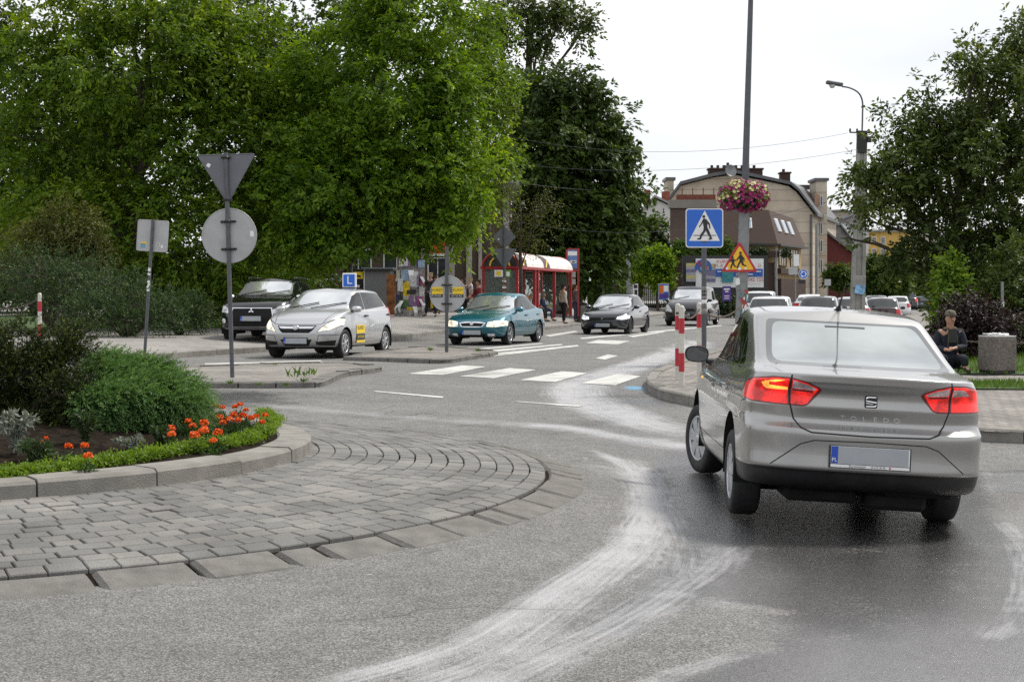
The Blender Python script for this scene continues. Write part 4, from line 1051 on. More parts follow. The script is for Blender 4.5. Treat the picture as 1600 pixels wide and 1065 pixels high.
def juniper(name, label, base, lobes, n, per, nl, nw, slen, mat, seed, droop=.25, out=.9, lift=.25, group=None, depth=.3, stem=True, bias=(0, 0, 0), clump=0, crad=.1):
 base = Vector(base); rng = np.random.default_rng(seed)
 t = thing(name, base, label, 'shrub', 0, group)
 L = [(x - base.x, y - base.y, z - base.z, a, b, c) for x, y, z, a, b, c in lobes]
 P, nd, r, k = sprays(rng, L, n, depth, .2, clump, crad)
 keep = P[:, 2] > -.05; P, nd, r = P[keep], nd[keep], r[keep]
 D = unit(nd * out + rdir(rng, len(P)) * .38 + np.array([0, 0, lift]) + np.array(bias))
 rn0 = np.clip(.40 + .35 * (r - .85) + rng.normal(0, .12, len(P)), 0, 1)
 link('foliage', needles(rng, P, D, per, nl, nw, slen, droop, mat, 'foliage', rn0), t)
 if stem:
  b = MB()
  for l in L:
   pts = limb(b, (0, 0, -.1), (l[0], l[1], l[2]), .06, .02, rng, 4, .05)
   for q in range(6):
    u = rdir(rng, 1)[0]
    limb(b, pts[2 + q % 3], (l[0] + u[0] * l[3] * .8, l[1] + u[1] * l[4] * .8, l[2] + u[2] * l[5] * .8), .018, .006, rng, 3, .05, 5)
  b.build('stem', [MT['bark']], t, fixn=False)
 return t

def grass_patch(name, poly, zf, n, h, mat, seed):
 rng = np.random.default_rng(seed)
 xs = [p[0] for p in poly]; ys = [p[1] for p in poly]
 X = rng.uniform(min(xs), max(xs), n * 3); Y = rng.uniform(min(ys), max(ys), n * 3)
 k = inpoly(X, Y, poly); X, Y = X[k][:n], Y[k][:n]
 P = np.stack([X, Y, zf(X, Y)], 1); m = len(P)
 ax = unit(rdir(rng, m) * .55 + np.array([0, 0, 1.0])); nr = unit(np.cross(ax, rdir(rng, m)))
 ln = h * rng.uniform(.5, 1.5, m)
 V, F = leaves(P + ax * ln[:, None] * .45, ax, nr, ln, .012 * h / .08, .1)
 return tag(link(name, np_mesh(name, V, F, [mat], False, attrs={'rnd': np.repeat(np.clip(rng.normal(.45, .2, m), 0, 1), 4)})), kind='stuff')

def build_vegetation():
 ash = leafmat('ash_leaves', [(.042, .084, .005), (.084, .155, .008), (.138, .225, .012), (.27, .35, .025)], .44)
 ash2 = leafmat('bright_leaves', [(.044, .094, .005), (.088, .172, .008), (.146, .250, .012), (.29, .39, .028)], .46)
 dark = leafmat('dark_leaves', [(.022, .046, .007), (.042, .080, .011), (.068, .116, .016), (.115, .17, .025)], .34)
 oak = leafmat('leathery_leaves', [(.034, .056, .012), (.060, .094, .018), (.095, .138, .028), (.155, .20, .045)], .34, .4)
 olive = leafmat('olive_leaves', [(.034, .042, .008), (.060, .072, .012), (.095, .108, .018), (.15, .16, .028)], .3)
 gold = leafmat('golden_leaves', [(.10, .10, .01), (.22, .20, .015), (.36, .30, .02), (.5, .40, .03)], .3)
 lime = leafmat('lime_leaves', [(.06, .12, .012), (.11, .20, .018), (.18, .29, .025), (.28, .38, .04)], .35)
 purple = leafmat('purple_leaves', [(.012, .006, .008), (.022, .010, .013), (.038, .018, .020), (.06, .03, .03)], .2)
 jun = leafmat('juniper_needles', [(.028, .062, .020), (.068, .145, .042), (.12, .235, .066), (.22, .36, .11)], .25)
 jun2 = leafmat('juniper_needles_dark', [(.010, .017, .003), (.022, .036, .005), (.055, .080, .008), (.16, .185, .020)], .15)
 jun3 = leafmat('far_juniper_needles', [(.012, .028, .008), (.030, .060, .015), (.060, .108, .026), (.12, .18, .045)], .15)
 gr = leafmat('grass_blades', [(.03, .07, .008), (.055, .115, .012), (.09, .17, .018), (.16, .22, .04)], .35)
 MT['lime'] = lime; MT['grassb'] = gr
 gb = lambda px, d: (ray(px, d), d, float(PAVZ(ray(px, d), d)))
 g2 = lambda px, d: (ray(px, d), d, float(gz(ray(px, d), d)) + .12)
 # ---- big trees on the left
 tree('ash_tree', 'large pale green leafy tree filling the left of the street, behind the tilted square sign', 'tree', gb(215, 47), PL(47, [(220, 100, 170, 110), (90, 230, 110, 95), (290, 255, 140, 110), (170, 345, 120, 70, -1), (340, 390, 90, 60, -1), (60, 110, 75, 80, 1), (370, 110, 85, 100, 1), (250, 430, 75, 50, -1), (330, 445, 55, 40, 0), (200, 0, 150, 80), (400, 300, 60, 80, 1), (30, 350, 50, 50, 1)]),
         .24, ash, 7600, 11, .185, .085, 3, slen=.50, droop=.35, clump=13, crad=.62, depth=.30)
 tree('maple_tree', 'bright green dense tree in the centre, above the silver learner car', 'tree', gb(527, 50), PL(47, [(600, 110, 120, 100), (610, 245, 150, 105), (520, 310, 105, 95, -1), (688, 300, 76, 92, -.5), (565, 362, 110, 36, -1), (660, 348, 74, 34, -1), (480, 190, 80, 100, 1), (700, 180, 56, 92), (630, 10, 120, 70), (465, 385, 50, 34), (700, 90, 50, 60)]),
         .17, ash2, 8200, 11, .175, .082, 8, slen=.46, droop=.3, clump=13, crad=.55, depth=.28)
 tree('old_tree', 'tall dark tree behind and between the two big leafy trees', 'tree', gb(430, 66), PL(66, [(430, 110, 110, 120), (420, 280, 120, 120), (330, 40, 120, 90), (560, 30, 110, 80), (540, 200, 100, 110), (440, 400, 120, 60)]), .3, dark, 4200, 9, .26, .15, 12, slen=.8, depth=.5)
 tree('old_tree', 'shaded tree at the far left edge with sky showing through', 'tree', gb(60, 62), PL(62, [(-10, 60, 50, 90), (-10, 200, 60, 90), (120, 270, 100, 90), (40, 330, 90, 60), (190, 170, 80, 80), (200, 360, 110, 70)]), .28, dark, 3600, 9, .26, .15, 13, slen=.8, depth=.5)
 # ---- dark tree group by the shelter
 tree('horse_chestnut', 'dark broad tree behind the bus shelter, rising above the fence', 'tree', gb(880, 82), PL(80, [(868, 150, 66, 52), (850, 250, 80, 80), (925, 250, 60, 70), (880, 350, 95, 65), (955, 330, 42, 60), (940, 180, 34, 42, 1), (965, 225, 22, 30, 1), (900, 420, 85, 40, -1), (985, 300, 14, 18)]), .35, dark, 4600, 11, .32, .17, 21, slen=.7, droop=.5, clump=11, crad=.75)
 tree('tall_tree', 'tall thin-crowned tree with bare limbs at the top, behind the dark chestnut', 'tree', gb(800, 92), PL(90, [(770, 35, 48, 50), (830, 10, 55, 35), (880, 15, 40, 30), (915, 40, 18, 34), (745, 90, 40, 50), (845, 62, 26, 26), (800, 140, 40, 45)]), .35, oak, 1500, 9, .27, .13, 25, slen=.8, depth=.6, top=(ray(835, 90), 90, Z(-20, 90)), twigs=5)
 tree('street_tree', 'thin street tree with brownish sparse twigs growing up in front of the bus shelter', 'tree', gb(815, 55), PL(55, [(805, 340, 32, 42), (850, 325, 30, 40), (790, 290, 24, 30), (830, 370, 30, 22), (780, 360, 22, 22)]), .085, olive, 420, 7, .09, .045, 28, slen=.6, depth=.7, twigs=9)
 tree('lime_tree', 'dark trunked tree standing left of the bus shelter under the bright tree', 'tree', gb(762, 63), PL(60, [(745, 150, 60, 90), (770, 250, 40, 60, 1), (730, 60, 60, 60)]), .20, ash, 1800, 10, .17, .08, 29, slen=.5, fork=.75, clump=12, crad=.5)
 # ---- right
 tree('oak_tree', 'dark leathery-leaved tree on the right reaching across the concrete lamp post', 'tree', g2(1500, 33), PL(33, [(1470, 190, 75, 58), (1560, 130, 62, 62, .4), (1430, 262, 66, 58), (1520, 265, 95, 75), (1388, 300, 38, 34), (1450, 360, 85, 52), (1560, 380, 90, 70), (1395, 395, 48, 30), (1345, 283, 26, 19), (1615, 220, 80, 90), (1590, 70, 40, 40, .6), (1530, 95, 30, 36), (1500, 430, 70, 30), (1425, 215, 34, 30), (1335, 375, 26, 16), (1360, 345, 20, 14)]),
         .16, oak, 4500, 10, .125, .060, 41, slen=.30, droop=.25, depth=.34, bump=.32, jit=.14, clump=13, crad=.30, top=(ray(1500, 33), 33, Z(170, 33)))
 tree('green_shrub', 'bright green climbing shrub left of the seated man', 'shrub', g2(1478, 31), PL(31, [(1486, 425, 15, 26), (1490, 460, 16, 34), (1474, 490, 9, 30)]), .03, lime, 480, 9, .10, .06, 44, slen=.25, twigs=1)
 tree('purple_shrub', 'dark purple leafy shrub behind the seated man and the concrete bin', 'shrub', g2(1520, 29), PL(29, [(1510, 495, 42, 34), (1550, 500, 38, 30), (1490, 520, 30, 30), (1540, 525, 40, 22)]), .03, purple, 900, 10, .075, .04, 45, slen=.25, twigs=2)
 tree('hedge_shrub', 'tall green shrub at the right edge beyond the concrete bin', 'shrub', g2(1590, 31), PL(31, [(1600, 440, 50, 60), (1570, 490, 45, 45), (1620, 510, 50, 40), (1540, 470, 40, 40, 1.5)]), .05, oak, 1500, 10, .10, .05, 46, slen=.3, twigs=1)
 tree('far_hedge', 'shaded evergreen hedge behind the purple shrub', 'hedge', g2(1540, 38), PL(38, [(1490, 450, 30, 55), (1540, 440, 60, 70), (1620, 450, 70, 70), (1480, 500, 20, 40)]), .05, dark, 1500, 9, .15, .08, 47, slen=.4, twigs=1)
 # ---- small trees in the distance
 tree('round_tree', 'dark green garden tree left of the white house', 'tree', gb(1000, 118), PL(118, [(1010, 370, 32, 34), (990, 400, 30, 40), (1030, 400, 28, 30)]), .15, dark, 1500, 8, .30, .18, 51, slen=.6)
 tree('young_tree', 'light green young tree behind the poster fence', 'tree', gb(1028, 104), PL(104, [(1026, 408, 28, 24), (1034, 430, 22, 18), (1008, 420, 12, 14)]), .09, ash2, 900, 9, .24, .13, 52, slen=.45)
 tree('young_tree', 'yellowish green bush tree at the end of the dark board fence', 'tree', gb(970, 108), PL(108, [(965, 410, 24, 40), (985, 440, 16, 20), (945, 430, 22, 30)]), .09, ash, 1100, 9, .24, .13, 53, slen=.45)
 tree('conifer', 'small golden conifer peeking over the poster fence', 'shrub', gb(993, 112), PL(112, [(993, 446, 8, 14)]), .05, gold, 160, 9, .2, .08, 54, slen=.3)
 tree('round_tree', 'round-headed dark green street tree right of the concrete post', 'tree', g2(1378, 112), PL(112, [(1375, 425, 30, 26), (1400, 440, 20, 22), (1360, 440, 18, 18)]), .15, dark, 1500, 9, .3, .15, 55, slen=.5)
 tree('round_tree', 'small round street tree in front of the dark red house', 'tree', gb(1312, 118), PL(118, [(1310, 432, 20, 15)]), .1, dark, 500, 9, .28, .14, 56, slen=.4)
 tree('far_tree', 'dark tree at the far end of the street above the off-roader', 'tree', g2(1435, 165), PL(165, [(1440, 430, 26, 24), (1415, 445, 18, 16), (1470, 430, 30, 34)]), .2, dark, 900, 9, .5, .26, 57, slen=.9)
 # ---- left bushes
 tree('brown_green_bush', 'olive brown round bush behind the spreading junipers on the left', 'shrub', gb(105, 43), PL(43, [(110, 370, 62, 56), (60, 400, 60, 60), (140, 410, 40, 50)]), .06, olive, 2600, 10, .085, .04, 61, slen=.3, droop=.15)
 tree('golden_bush', 'small golden yellow bush left of the black off-roader', 'shrub', gb(312, 50), PL(50, [(316, 455, 22, 24), (318, 478, 20, 16)]), .03, gold, 340, 8, .09, .05, 62, slen=.25, twigs=1)
 tree('green_hedge', 'bright green garden hedge behind the black off-roader', 'hedge', gb(370, 56), PL(56, [(355, 455, 30, 22), (400, 440, 40, 26), (450, 450, 40, 24), (350, 480, 30, 12)]), .05, ash2, 1500, 10, .10, .055, 63, slen=.3, twigs=1)
 tree('far_bush', 'shaded bushes between the tree trunks far left', 'hedge', gb(180, 60), PL(60, [(60, 430, 120, 45), (250, 440, 110, 45), (400, 430, 80, 40)]), .05, dark, 2600, 9, .2, .1, 64, slen=.5, twigs=1)
 jb = lambda px, d: (ray(px, d), d, float(PAVZ(ray(px, d), d)))
 juniper('juniper', 'layered blue-green juniper, tallest of the three, behind the red and white post on the left', jb(90, 40), PL(40, [(60, 402, 44, 7), (20, 418, 60, 8), (120, 412, 50, 7, .4), (70, 432, 70, 8, -.4), (160, 432, 60, 7), (20, 452, 60, 8, -.6), (110, 454, 70, 8, -.5), (50, 474, 70, 9, -.8), (130, 476, 60, 8, -.6), (90, 440, 70, 26, 1.2)]), 1900, 14, .085, .022, .42, jun3, 71, .18, lift=.08, depth=.18)
 juniper('juniper', 'low layered juniper just left of the tilted square sign', jb(200, 39), PL(38.5, [(180, 446, 56, 7), (225, 462, 60, 7, -.3), (150, 466, 50, 7, .3), (190, 480, 80, 8, -.6), (250, 488, 46, 7, -.5), (140, 492, 60, 9, -.8), (215, 500, 70, 9, -.9), (190, 480, 70, 18, 1.0)]), 1700, 14, .085, .022, .42, jun3, 72, .18, lift=.08, depth=.18)
 juniper('juniper', 'flat juniper spreading right of the tilted square sign towards the black car', jb(280, 40.5), PL(40.5, [(268, 470, 40, 6), (292, 482, 42, 6, -.3), (250, 486, 50, 7, -.4), (300, 496, 30, 6, -.6), (265, 500, 50, 7, -.7)]), 950, 14, .085, .022, .42, jun3, 73, .18, lift=.08, bias=(.5, 0, 0), depth=.18)
 # ---- flower bed of the round island
 izf = lambda x, y: float(gz0(x, y)) + float(soil_h(math.hypot(x - IC[0], y - IC[1])))
 def ib(px, d): x = ray(px, d); return (x, d, izf(x, d))
 juniper('upright_juniper', 'dark clumpy juniper at the left end of the round flower bed', ib(10, 12.9), PL(12.9, [(30, 548, 58, 40), (105, 560, 50, 36, .1), (10, 600, 75, 45, -.1), (90, 615, 60, 34, -.2), (-40, 570, 60, 60), (30, 650, 80, 34, -.1), (100, 650, 50, 30, .1), (60, 620, 60, 40, .3), (120, 530, 20, 20, .2)]), 7600, 15, .030, .0085, .085, jun2, 81, .15, lift=.30, depth=.30, clump=40, crad=.13)
 juniper('spreading_juniper', 'feathery green spreading juniper behind the marigolds in the flower bed', ib(210, 13.0), PL(13.0, [(160, 566, 40, 7, .5), (215, 578, 52, 8, .3), (170, 590, 56, 10, .1), (250, 596, 46, 8, .2), (215, 608, 66, 10, -.1), (276, 617, 38, 8, .1), (180, 624, 58, 10, -.3), (255, 632, 50, 9, -.2), (295, 640, 22, 8, .1), (150, 640, 34, 9, -.4)]), 6400, 22, .032, .0074, .20, jun, 82, .30, lift=.06, depth=.22, bias=(.60, -.35, 0))
 # edging plants
 f_s = lambda x, y: float(gz0(x, y)) + float(soil_h(math.hypot(x - IC[0], y - IC[1]))) + .05
 ed = smooth_path([G(px, py, 0, f_s) for px, py in [(-120, 752), (-10, 738), (60, 732), (130, 722), (210, 710), (280, 699), (340, 690), (385, 682), (412, 672), (424, 661), (425, 652), (410, 643)]], 6)
 rng = np.random.default_rng(90); C_ = []
 for p, q in zip(ed, ed[1:]):
  for _ in range(30): C_.append(p.lerp(q, rng.random()) + Vector((rng.normal(0, .035), rng.normal(0, .045), rng.normal(-.02, .018))))
 C_ = np.array([tuple(c) for c in C_]); per = 12; n = len(C_)
 ax = unit(rdir(rng, n * per) + np.array([0, 0, .7])); pos = np.repeat(C_, per, 0) + rng.normal(0, .018, (n * per, 3)) + ax * .012
 V, F = leaves(pos, ax, unit(rdir(rng, n * per) + np.array([0, 0, .5])), .030 * rng.uniform(.6, 1.3, n * per), .014)
 rn = np.clip(np.repeat(rng.normal(.45, .14, n), per) + rng.normal(0, .12, n * per), 0, 1)
 tag(link('edging_plants', np_mesh('edging_plants', V, F, [lime], False, attrs={'rnd': np.repeat(rn, 4)})), kind='stuff')
 # marigolds
 om = pm('marigold_orange', (.80, .13, .006), .6, var=.35, scale=60)
 mg = leafmat('marigold_leaves', [(.012, .03, .006), (.025, .06, .010), (.045, .10, .016), (.07, .14, .02)], .25)
 def petals(seed, r):
  rng = np.random.default_rng(seed); V = []; F = []
  m = 70
  u = rdir(rng, m); u[:, 2] = np.abs(u[:, 2]) * 1.0 - .15; u = unit(u)
  ax = unit(u * .55 + rdir(rng, m) * .8); nr = u + rng.normal(0, .3, (m, 3))
  return leaves(u * r * np.array([1, 1, .95]) * rng.uniform(.55, 1.0, m)[:, None], ax, nr, r * .75, r * .6, .3)
 heads = [np_mesh('flower_head', *petals(100 + i, .034), [om]) for i in range(4)]
 def leafball(seed, r, n, mat, ll, lw):
  rng = np.random.default_rng(seed); u = rdir(rng, n); u[:, 2] = np.abs(u[:, 2])
  P = u * r * rng.uniform(.3, 1, n)[:, None]; P[:, 2] *= 1.3
  V, F = leaves(P, unit(u + rdir(rng, n) * .6), unit(np.array([0, 0, 1.0]) + rdir(rng, n) * .7), ll, lw)
  return np_mesh('foliage', V, F, [mat], attrs={'rnd': np.repeat(np.clip(rng.normal(.45, .2, n), 0, 1), 4)})
 fol = [leafball(120 + i, .085, 150, mg, .04, .012) for i in range(3)]
 spots = [(107, 699), (132, 698), (138, 714), (267, 672), (268, 680), (301, 667), (294, 659), (304, 682), (318, 675), (320, 671), (319, 662), (341, 678), (333, 690), (335, 636), (343, 637), (348, 638), (342, 654), (348, 662), (358, 657), (365, 650), (372, 658), (367, 637), (375, 633), (384, 642), (380, 651), (392, 655), (400, 652), (414, 650), (410, 661), (66, 694), (72, 691)]
 rr = random.Random(4)
 f_h = lambda x, y: float(gz0(x, y)) + float(soil_h(math.hypot(x - IC[0], y - IC[1]))) + .13
 for i, (px, py) in enumerate(spots):
  p = G(px, py, 0, f_h)
  lab, grp = ('orange marigold in the dense patch near the end of the bed', 'marigolds in the dense patch') if px > 240 else ('orange marigold in the sparse left part of the flower bed', 'marigolds in the sparse part')
  t = thing('marigold', (p.x, p.y, p.z - .13), lab, 'flower', rr.random() * 6, grp)
  o = link('flower_head', heads[i % 4], t); o.location = (0, 0, .135); s = rr.uniform(.8, 1.15) * (.45 if px < 80 else 1); o.scale = (s, s, s)
  o = link('foliage', fol[i % 3], t)
 # other small bed plants
 silver = leafmat('silver_leaves', [(.10, .12, .10), (.16, .18, .15), (.24, .26, .22), (.34, .36, .32)], .1)
 dgreen = leafmat('bedding_leaves', [(.015, .035, .01), (.03, .06, .015), (.05, .09, .025), (.09, .14, .05)], .2)
 def bedplant(name, label, px, py, hgt, rad, mat, seed, stalks=7, ll=.06, lw=.016, curl=.5):
  p = G(px, py, 0, izf); rng = np.random.default_rng(seed)
  t = thing(name, p, label, 'plant')
  b = MB(); C0 = []; A0 = []
  for k in range(stalks):
   a = rng.random() * 6.28; rr_ = rad * rng.uniform(.3, 1); h = hgt * rng.uniform(.6, 1)
   pts = [Vector((0, 0, 0)), Vector((cos(a) * rr_ * .4, sin(a) * rr_ * .4, h * .6)), Vector((cos(a) * rr_, sin(a) * rr_, h)), Vector((cos(a) * rr_ * (1.2 + curl), sin(a) * rr_ * (1.2 + curl), h * (1 - curl * .3)))]
   pts = smooth_path(pts, 4); b.tube(pts, .004, 4, 0, cap=False)
   for q in pts[2:]:
    for _ in range(5): C0.append(tuple(q)); A0.append(unit(np.array([cos(a), sin(a), .2]) * .5 + rng.normal(size=3)))
  b.build('stalks', [MT['bark'] if mat is dgreen else pm('silver_stalk', (.16, .18, .15), .8)], t, fixn=False)
  C0 = np.array(C0); A0 = np.array(A0)
  V, F = leaves(C0 + A0 * ll * .5, A0, unit(rdir(rng, len(C0)) + np.array([0, 0, .6])), ll, lw)
  link('foliage', np_mesh('foliage', V, F, [mat], attrs={'rnd': np.repeat(np.clip(rng.normal(.45, .2, len(C0)), 0, 1), 4)}), t)
 bedplant('silver_leaf_plant', 'silvery plant with curled stalks at the left of the flower bed', 28, 710, .30, .10, silver, 131, 9, .07, .02)
 bedplant('bedding_plant', 'dark green feathery plant beside the silvery plant', 55, 722, .14, .08, dgreen, 132, 12, .06, .010, .2)
 bedplant('bedding_plant', 'taller dusty green plant in front of the dark juniper gap', 133, 696, .26, .07, dgreen, 133, 8, .05, .016, .1)
 bedplant('bedding_plant', 'small white-flowered plant in the middle of the bed', 205, 706, .11, .08, silver, 134, 8, .045, .014, .3)
 bedplant('bedding_plant', 'bushy green plant next to the dense marigolds', 250, 700, .16, .07, dgreen, 135, 12, .05, .012, .2)
 # ---- grass and weeds
 RZ = lambda x, y: gz(x, y) + .13
 GR = lambda pts: [tuple(G(x, y, 0, RZ)[:2]) for x, y in pts]
 grass_patch('grass', GR([(1490, 607), (1760, 609), (1760, 596), (1490, 595)]), RZ, 3500, .06, gr, 141)
 grass_patch('grass', GR([(1440, 584), (1700, 585), (1700, 530), (1440, 530)]), RZ, 14000, .08, gr, 142)
 grass_patch('grass', [tuple(G(x, y, 0, PAVZ)[:2]) for x, y in [(100, 517), (345, 514), (360, 495), (100, 498)]], lambda x, y: PAVZ(x, y), 9000, .09, gr, 143)
 def weed(px, py, label, h, n, seed):
  p = G(px, py, .08); rng = np.random.default_rng(seed)
  ax = unit(rdir(rng, n) * .6 + np.array([0, 0, .8])); ln = h * rng.uniform(.4, 1, n)
  P = rng.normal(0, h * .25, (n, 3)); P[:, 2] = np.abs(P[:, 2]) * .3
  V, F = leaves(P + ax * ln[:, None] * .45, ax, unit(np.cross(ax, rdir(rng, n))), ln, h * .13)
  o = link('weed', np_mesh('weed', V, F, [gr], attrs={'rnd': np.repeat(np.clip(rng.normal(.5, .2, n), 0, 1), 4)})); o.location = p
  tag(o, label, 'weed')
 for i, (px, py, h, n, lb) in enumerate([(474, 597, .10, 50, 'low weed tuft by the kerb gap near the tip of the nearer traffic island'), (463, 590, .22, 9, 'thin upright weed stalk on the nearer traffic island, the left one'), (475, 588, .26, 9, 'thin upright weed stalk on the nearer traffic island, tallest of three'), (486, 586, .20, 12, 'yellowish weed stalk on the nearer traffic island, nearest its tip'),
           (360, 600, .09, 30, 'weed tuft in the kerb joint just in front of the triangle sign post'), (405, 602, .08, 30, 'weed tuft in the kerb joint right of the triangle sign post'), (447, 603, .09, 34, 'weed tuft growing at the front kerb of the nearer island, left of its stalks'), (672, 548, .12, 40, 'weed tuft left of the round sign post on the farther island'), (748, 549, .12, 40, 'weed tuft at the right end of the farther island'), (430, 570, .09, 16, 'weed on the back edge of the nearer island')]):
  weed(px, py, lb, h, n, 150 + i)
# ================================================================== SIGNS, POSTS, SHELTER AND OTHER STREET FURNITURE
def disc(b, r, y0, y1, m, c=(0, 0), n=40):
 """disc facing the camera side, between depths y0<y1 (local y), centre (x,z)"""
 b.prism([(c[0] + r * cos(2 * pi * k / n), c[1] + r * sin(2 * pi * k / n)) for k in range(n)], -y1, -y0, m, (Vector(), Vector((1, 0, 0)), Vector((0, 0, 1)), Vector((0, -1, 0))))
def plate_poly(b, poly, y0, y1, m):
 b.prism(poly, -y1, -y0, m, (Vector(), Vector((1, 0, 0)), Vector((0, 0, 1)), Vector((0, -1, 0))))
def rim(b, poly, wdt, y0, y1, m):
 """raised rolled edge round a plate"""
 pts = [Vector((p[0], (y0 + y1) / 2, p[1])) for p in poly]; pts.append(pts[0]); pts.append(pts[1])
 b.tube(pts, wdt, 6, m, cap=False)
def clamp(t, z, r, wdt, mat, yb, flip=False):
 b = MB(); m = 0
 b.box((0, yb, z), (wdt, .03, .035), m, bev=.006); b.lathe([(r, -.02), (r + .012, -.02), (r + .012, .02), (r, .02)], 16, m, c=(0, 0, z)); b.box((-r - .03, 0, z), (.03, .03, .03), m); b.box((r + .03, 0, z), (.03, .03, .03), m)
 o = b.build('clamp', [mat], t)
 if flip: o.data.transform(Matrix.Diagonal((1, -1, 1, 1))); o.data.flip_normals()

def build_street():
 WH, BK, RD = MT['white'], MT['black'], MT['red']
 # ---------- near island: back of the triangle and disc signs
 p = G(363, 588, .085); d = p.y; s = FPX / d
 t = thing('traffic_sign_post', p, 'tall grey post with the backs of a triangle sign over a round sign', 'sign'); t.rotation_euler = (0, R(-1.7), 0)
 zz = lambda py: Z(py, d) - p.z
 b = MB(); b.tube([(0, 0, -.05), (0, 0, zz(239))], .033, 14, 0); b.tube([(0, 0, zz(239)), (0, 0, zz(238))], .036, 14, 0); b.build('post', [MT['pole']], t)
 w_ = 45 / s; zt, zb = zz(241), zz(318)
 tri = rpoly([(-w_, zt), (w_, zt), (0, zb)], .05, 4)
 b = MB(); plate_poly(b, tri, -.052, -.046, 0); rim(b, tri, .009, -.052, -.040, 0)
 b.box((-.28, -.0445, zz(257)), (.055, .002, .055), 1, rot=Matrix.Rotation(R(35), 3, 'Y'))
 b.build('triangle_sign', [MT['zinc_dark'], WH], t)
 rd = 42.5 / s; zc = zz(368)
 b = MB(); disc(b, rd, -.053, -.047, 0, (.01, zc)); rim(b, [(.01 + rd * cos(2 * pi * k / 40), zc + rd * sin(2 * pi * k / 40)) for k in range(40)], .009, -.053, -.041, 0)
 b.box((.36, -.0455, zz(366)), (.055, .002, .085), 1)
 b.build('round_sign', [MT['zinc'], WH], t)
 for py, w2 in ((346, .24), (389, .24), (312, .10), (246, .10)): clamp(t, zz(py), .033, w2, MT['black_plastic'], -.04, True)
 # the signs face away from us: mirror to the far side of the post
 for ch in t.children:
  if ch.name.split('.')[0] in ('triangle_sign', 'round_sign'):
   ch.scale = (1, -1, 1)
 for ch in t.children: 
  if ch.scale.y < 0:
   ch.data.transform(Matrix.Diagonal((1, -1, 1, 1))); ch.data.flip_normals(); ch.scale = (1, 1, 1)
 # ---------- tilted square sign on the left pavement
 p = G(226, 544, 0, PAVZ); d = p.y; s = FPX / d; zz = lambda py: Z(py, d) - p.z
 t = thing('square_sign_post', p, 'leaning grey post with the back of a small square sign and stickers', 'sign'); t.rotation_euler = (0, R(3.6), R(-6))
 b = MB(); b.tube([(0, 0, -.05), (0, 0, zz(342))], .032, 12, 0); b.build('post', [MT['pole']], t)
 hw = 24.5 / s; sq = rpoly([(-hw, zz(392)), (hw, zz(392)), (hw, zz(344)), (-hw, zz(344))], .04, 4)
 b = MB(); plate_poly(b, sq, .040, .046, 0); rim(b, sq, .010, .040, .050, 0)
 st = lambda x, z, w2, h2, m, r=0: b.box((x, .0375, z), (w2, .004, h2), m, rot=Matrix.Rotation(R(r), 3, 'Y'))
 st(-.19, zz(384), .10, .09, 1); st(-.17, zz(380), .11, .05, 2, -8); st(.13, zz(381), .055, .055, 3); st(.21, zz(384), .045, .06, 3)
 b.build('square_sign', [MT['zinc'], pm('pale_blue_sticker', (.16, .32, .40), .5), MT['sticker_yellow'], WH], t)
 b = MB(); b.box((.13, .0345, zz(381)), (.03, .002, .03), 0); b.build('sticker_print', [BK], t)
 b = MB()
 for py, w2, h2, r in ((421, .05, .07, 5), (428, .06, .04, 20), (440, .05, .05, -25), (446, .04, .10, 25), (453, .05, .04, -10)): b.box((.0, -.034, zz(py)), (w2, .008, h2), 0, rot=Matrix.Rotation(R(r), 3, 'Y'))
 b.build('torn_stickers', [WH], t)
 # ---------- thin post by the grass left of the black off-roader
 p = G(337, 502, 0, PAVZ); d = p.y; zz = lambda py: Z(py, d) - p.z
 t = thing('thin_post', p, 'thin grey post with torn stickers beside the golden bush', 'post')
 b = MB(); b.tube([(0, 0, -.05), (0.0, 0, zz(400))], .035, 10, 0); b.build('post', [MT['pole']], t)
 b = MB()
 for py, c in ((418, 0), (424, 0), (432, 1), (438, 0), (443, 0)): b.box((.0, -.038, zz(py)), (.07, .008, .05), c, rot=Matrix.Rotation(R(py * 37 % 50 - 25), 3, 'Y'))
 b.build('torn_stickers', [WH, RD], t)
 # ---------- farther island: round sign with yellow stickers
 p = G(698, 549, .085); d = p.y; s = FPX / d; zz = lambda py: Z(py, d) - p.z
 t = thing('round_sign_post', p, 'grey post with the back of a round sign carrying two yellow stickers', 'sign')
 b = MB(); b.tube([(0, 0, -.05), (0, 0, zz(385))], .038, 12, 0); b.build('post', [MT['pole']], t)
 rd = 27.8 / s; zc = zz(459)
 b = MB(); disc(b, rd, .047, .053, 0, (.02, zc)); rim(b, [(.02 + rd * cos(2 * pi * k / 40), zc + rd * sin(2 * pi * k / 40)) for k in range(40)], .010, .044, .053, 0); ds = b.build('round_sign', [MT['zinc']], t)
 for sx_, sgn in ((-.24, 0), (.22, 0)):
  b = MB(); b.box((sx_ + .03, .0445, zz(454)), (.24, .003, .16), 0); b.box((sx_, .0445, zz(462)), (.30, .003, .075), 1)
  for k in range(3): b.box((sx_ - .13 + .0, .0435, zz(449.5 + 3 * k)), (.07, .002, .022), 1, rot=Matrix.Rotation(R(25), 3, 'Y'))
  so = b.build('sticker', [MT['sticker_yellow'], BK], ds)
  M = lambda z, x=sx_: frame_m((x, .0415, z), (1, 0, 0), (0, 0, 1), (0, -1, 0))
  text_part('KURSY', .075, BK, so, M(zz(453), sx_ + .03), 'sticker_lettering', .0006, 1.0); text_part('507 725 055', .052, WH, so, M(zz(462.2)), 'sticker_lettering', .0006, .9)
 for py in (445, 474.5): clamp(t, zz(py), .038, .24, BK, .03)
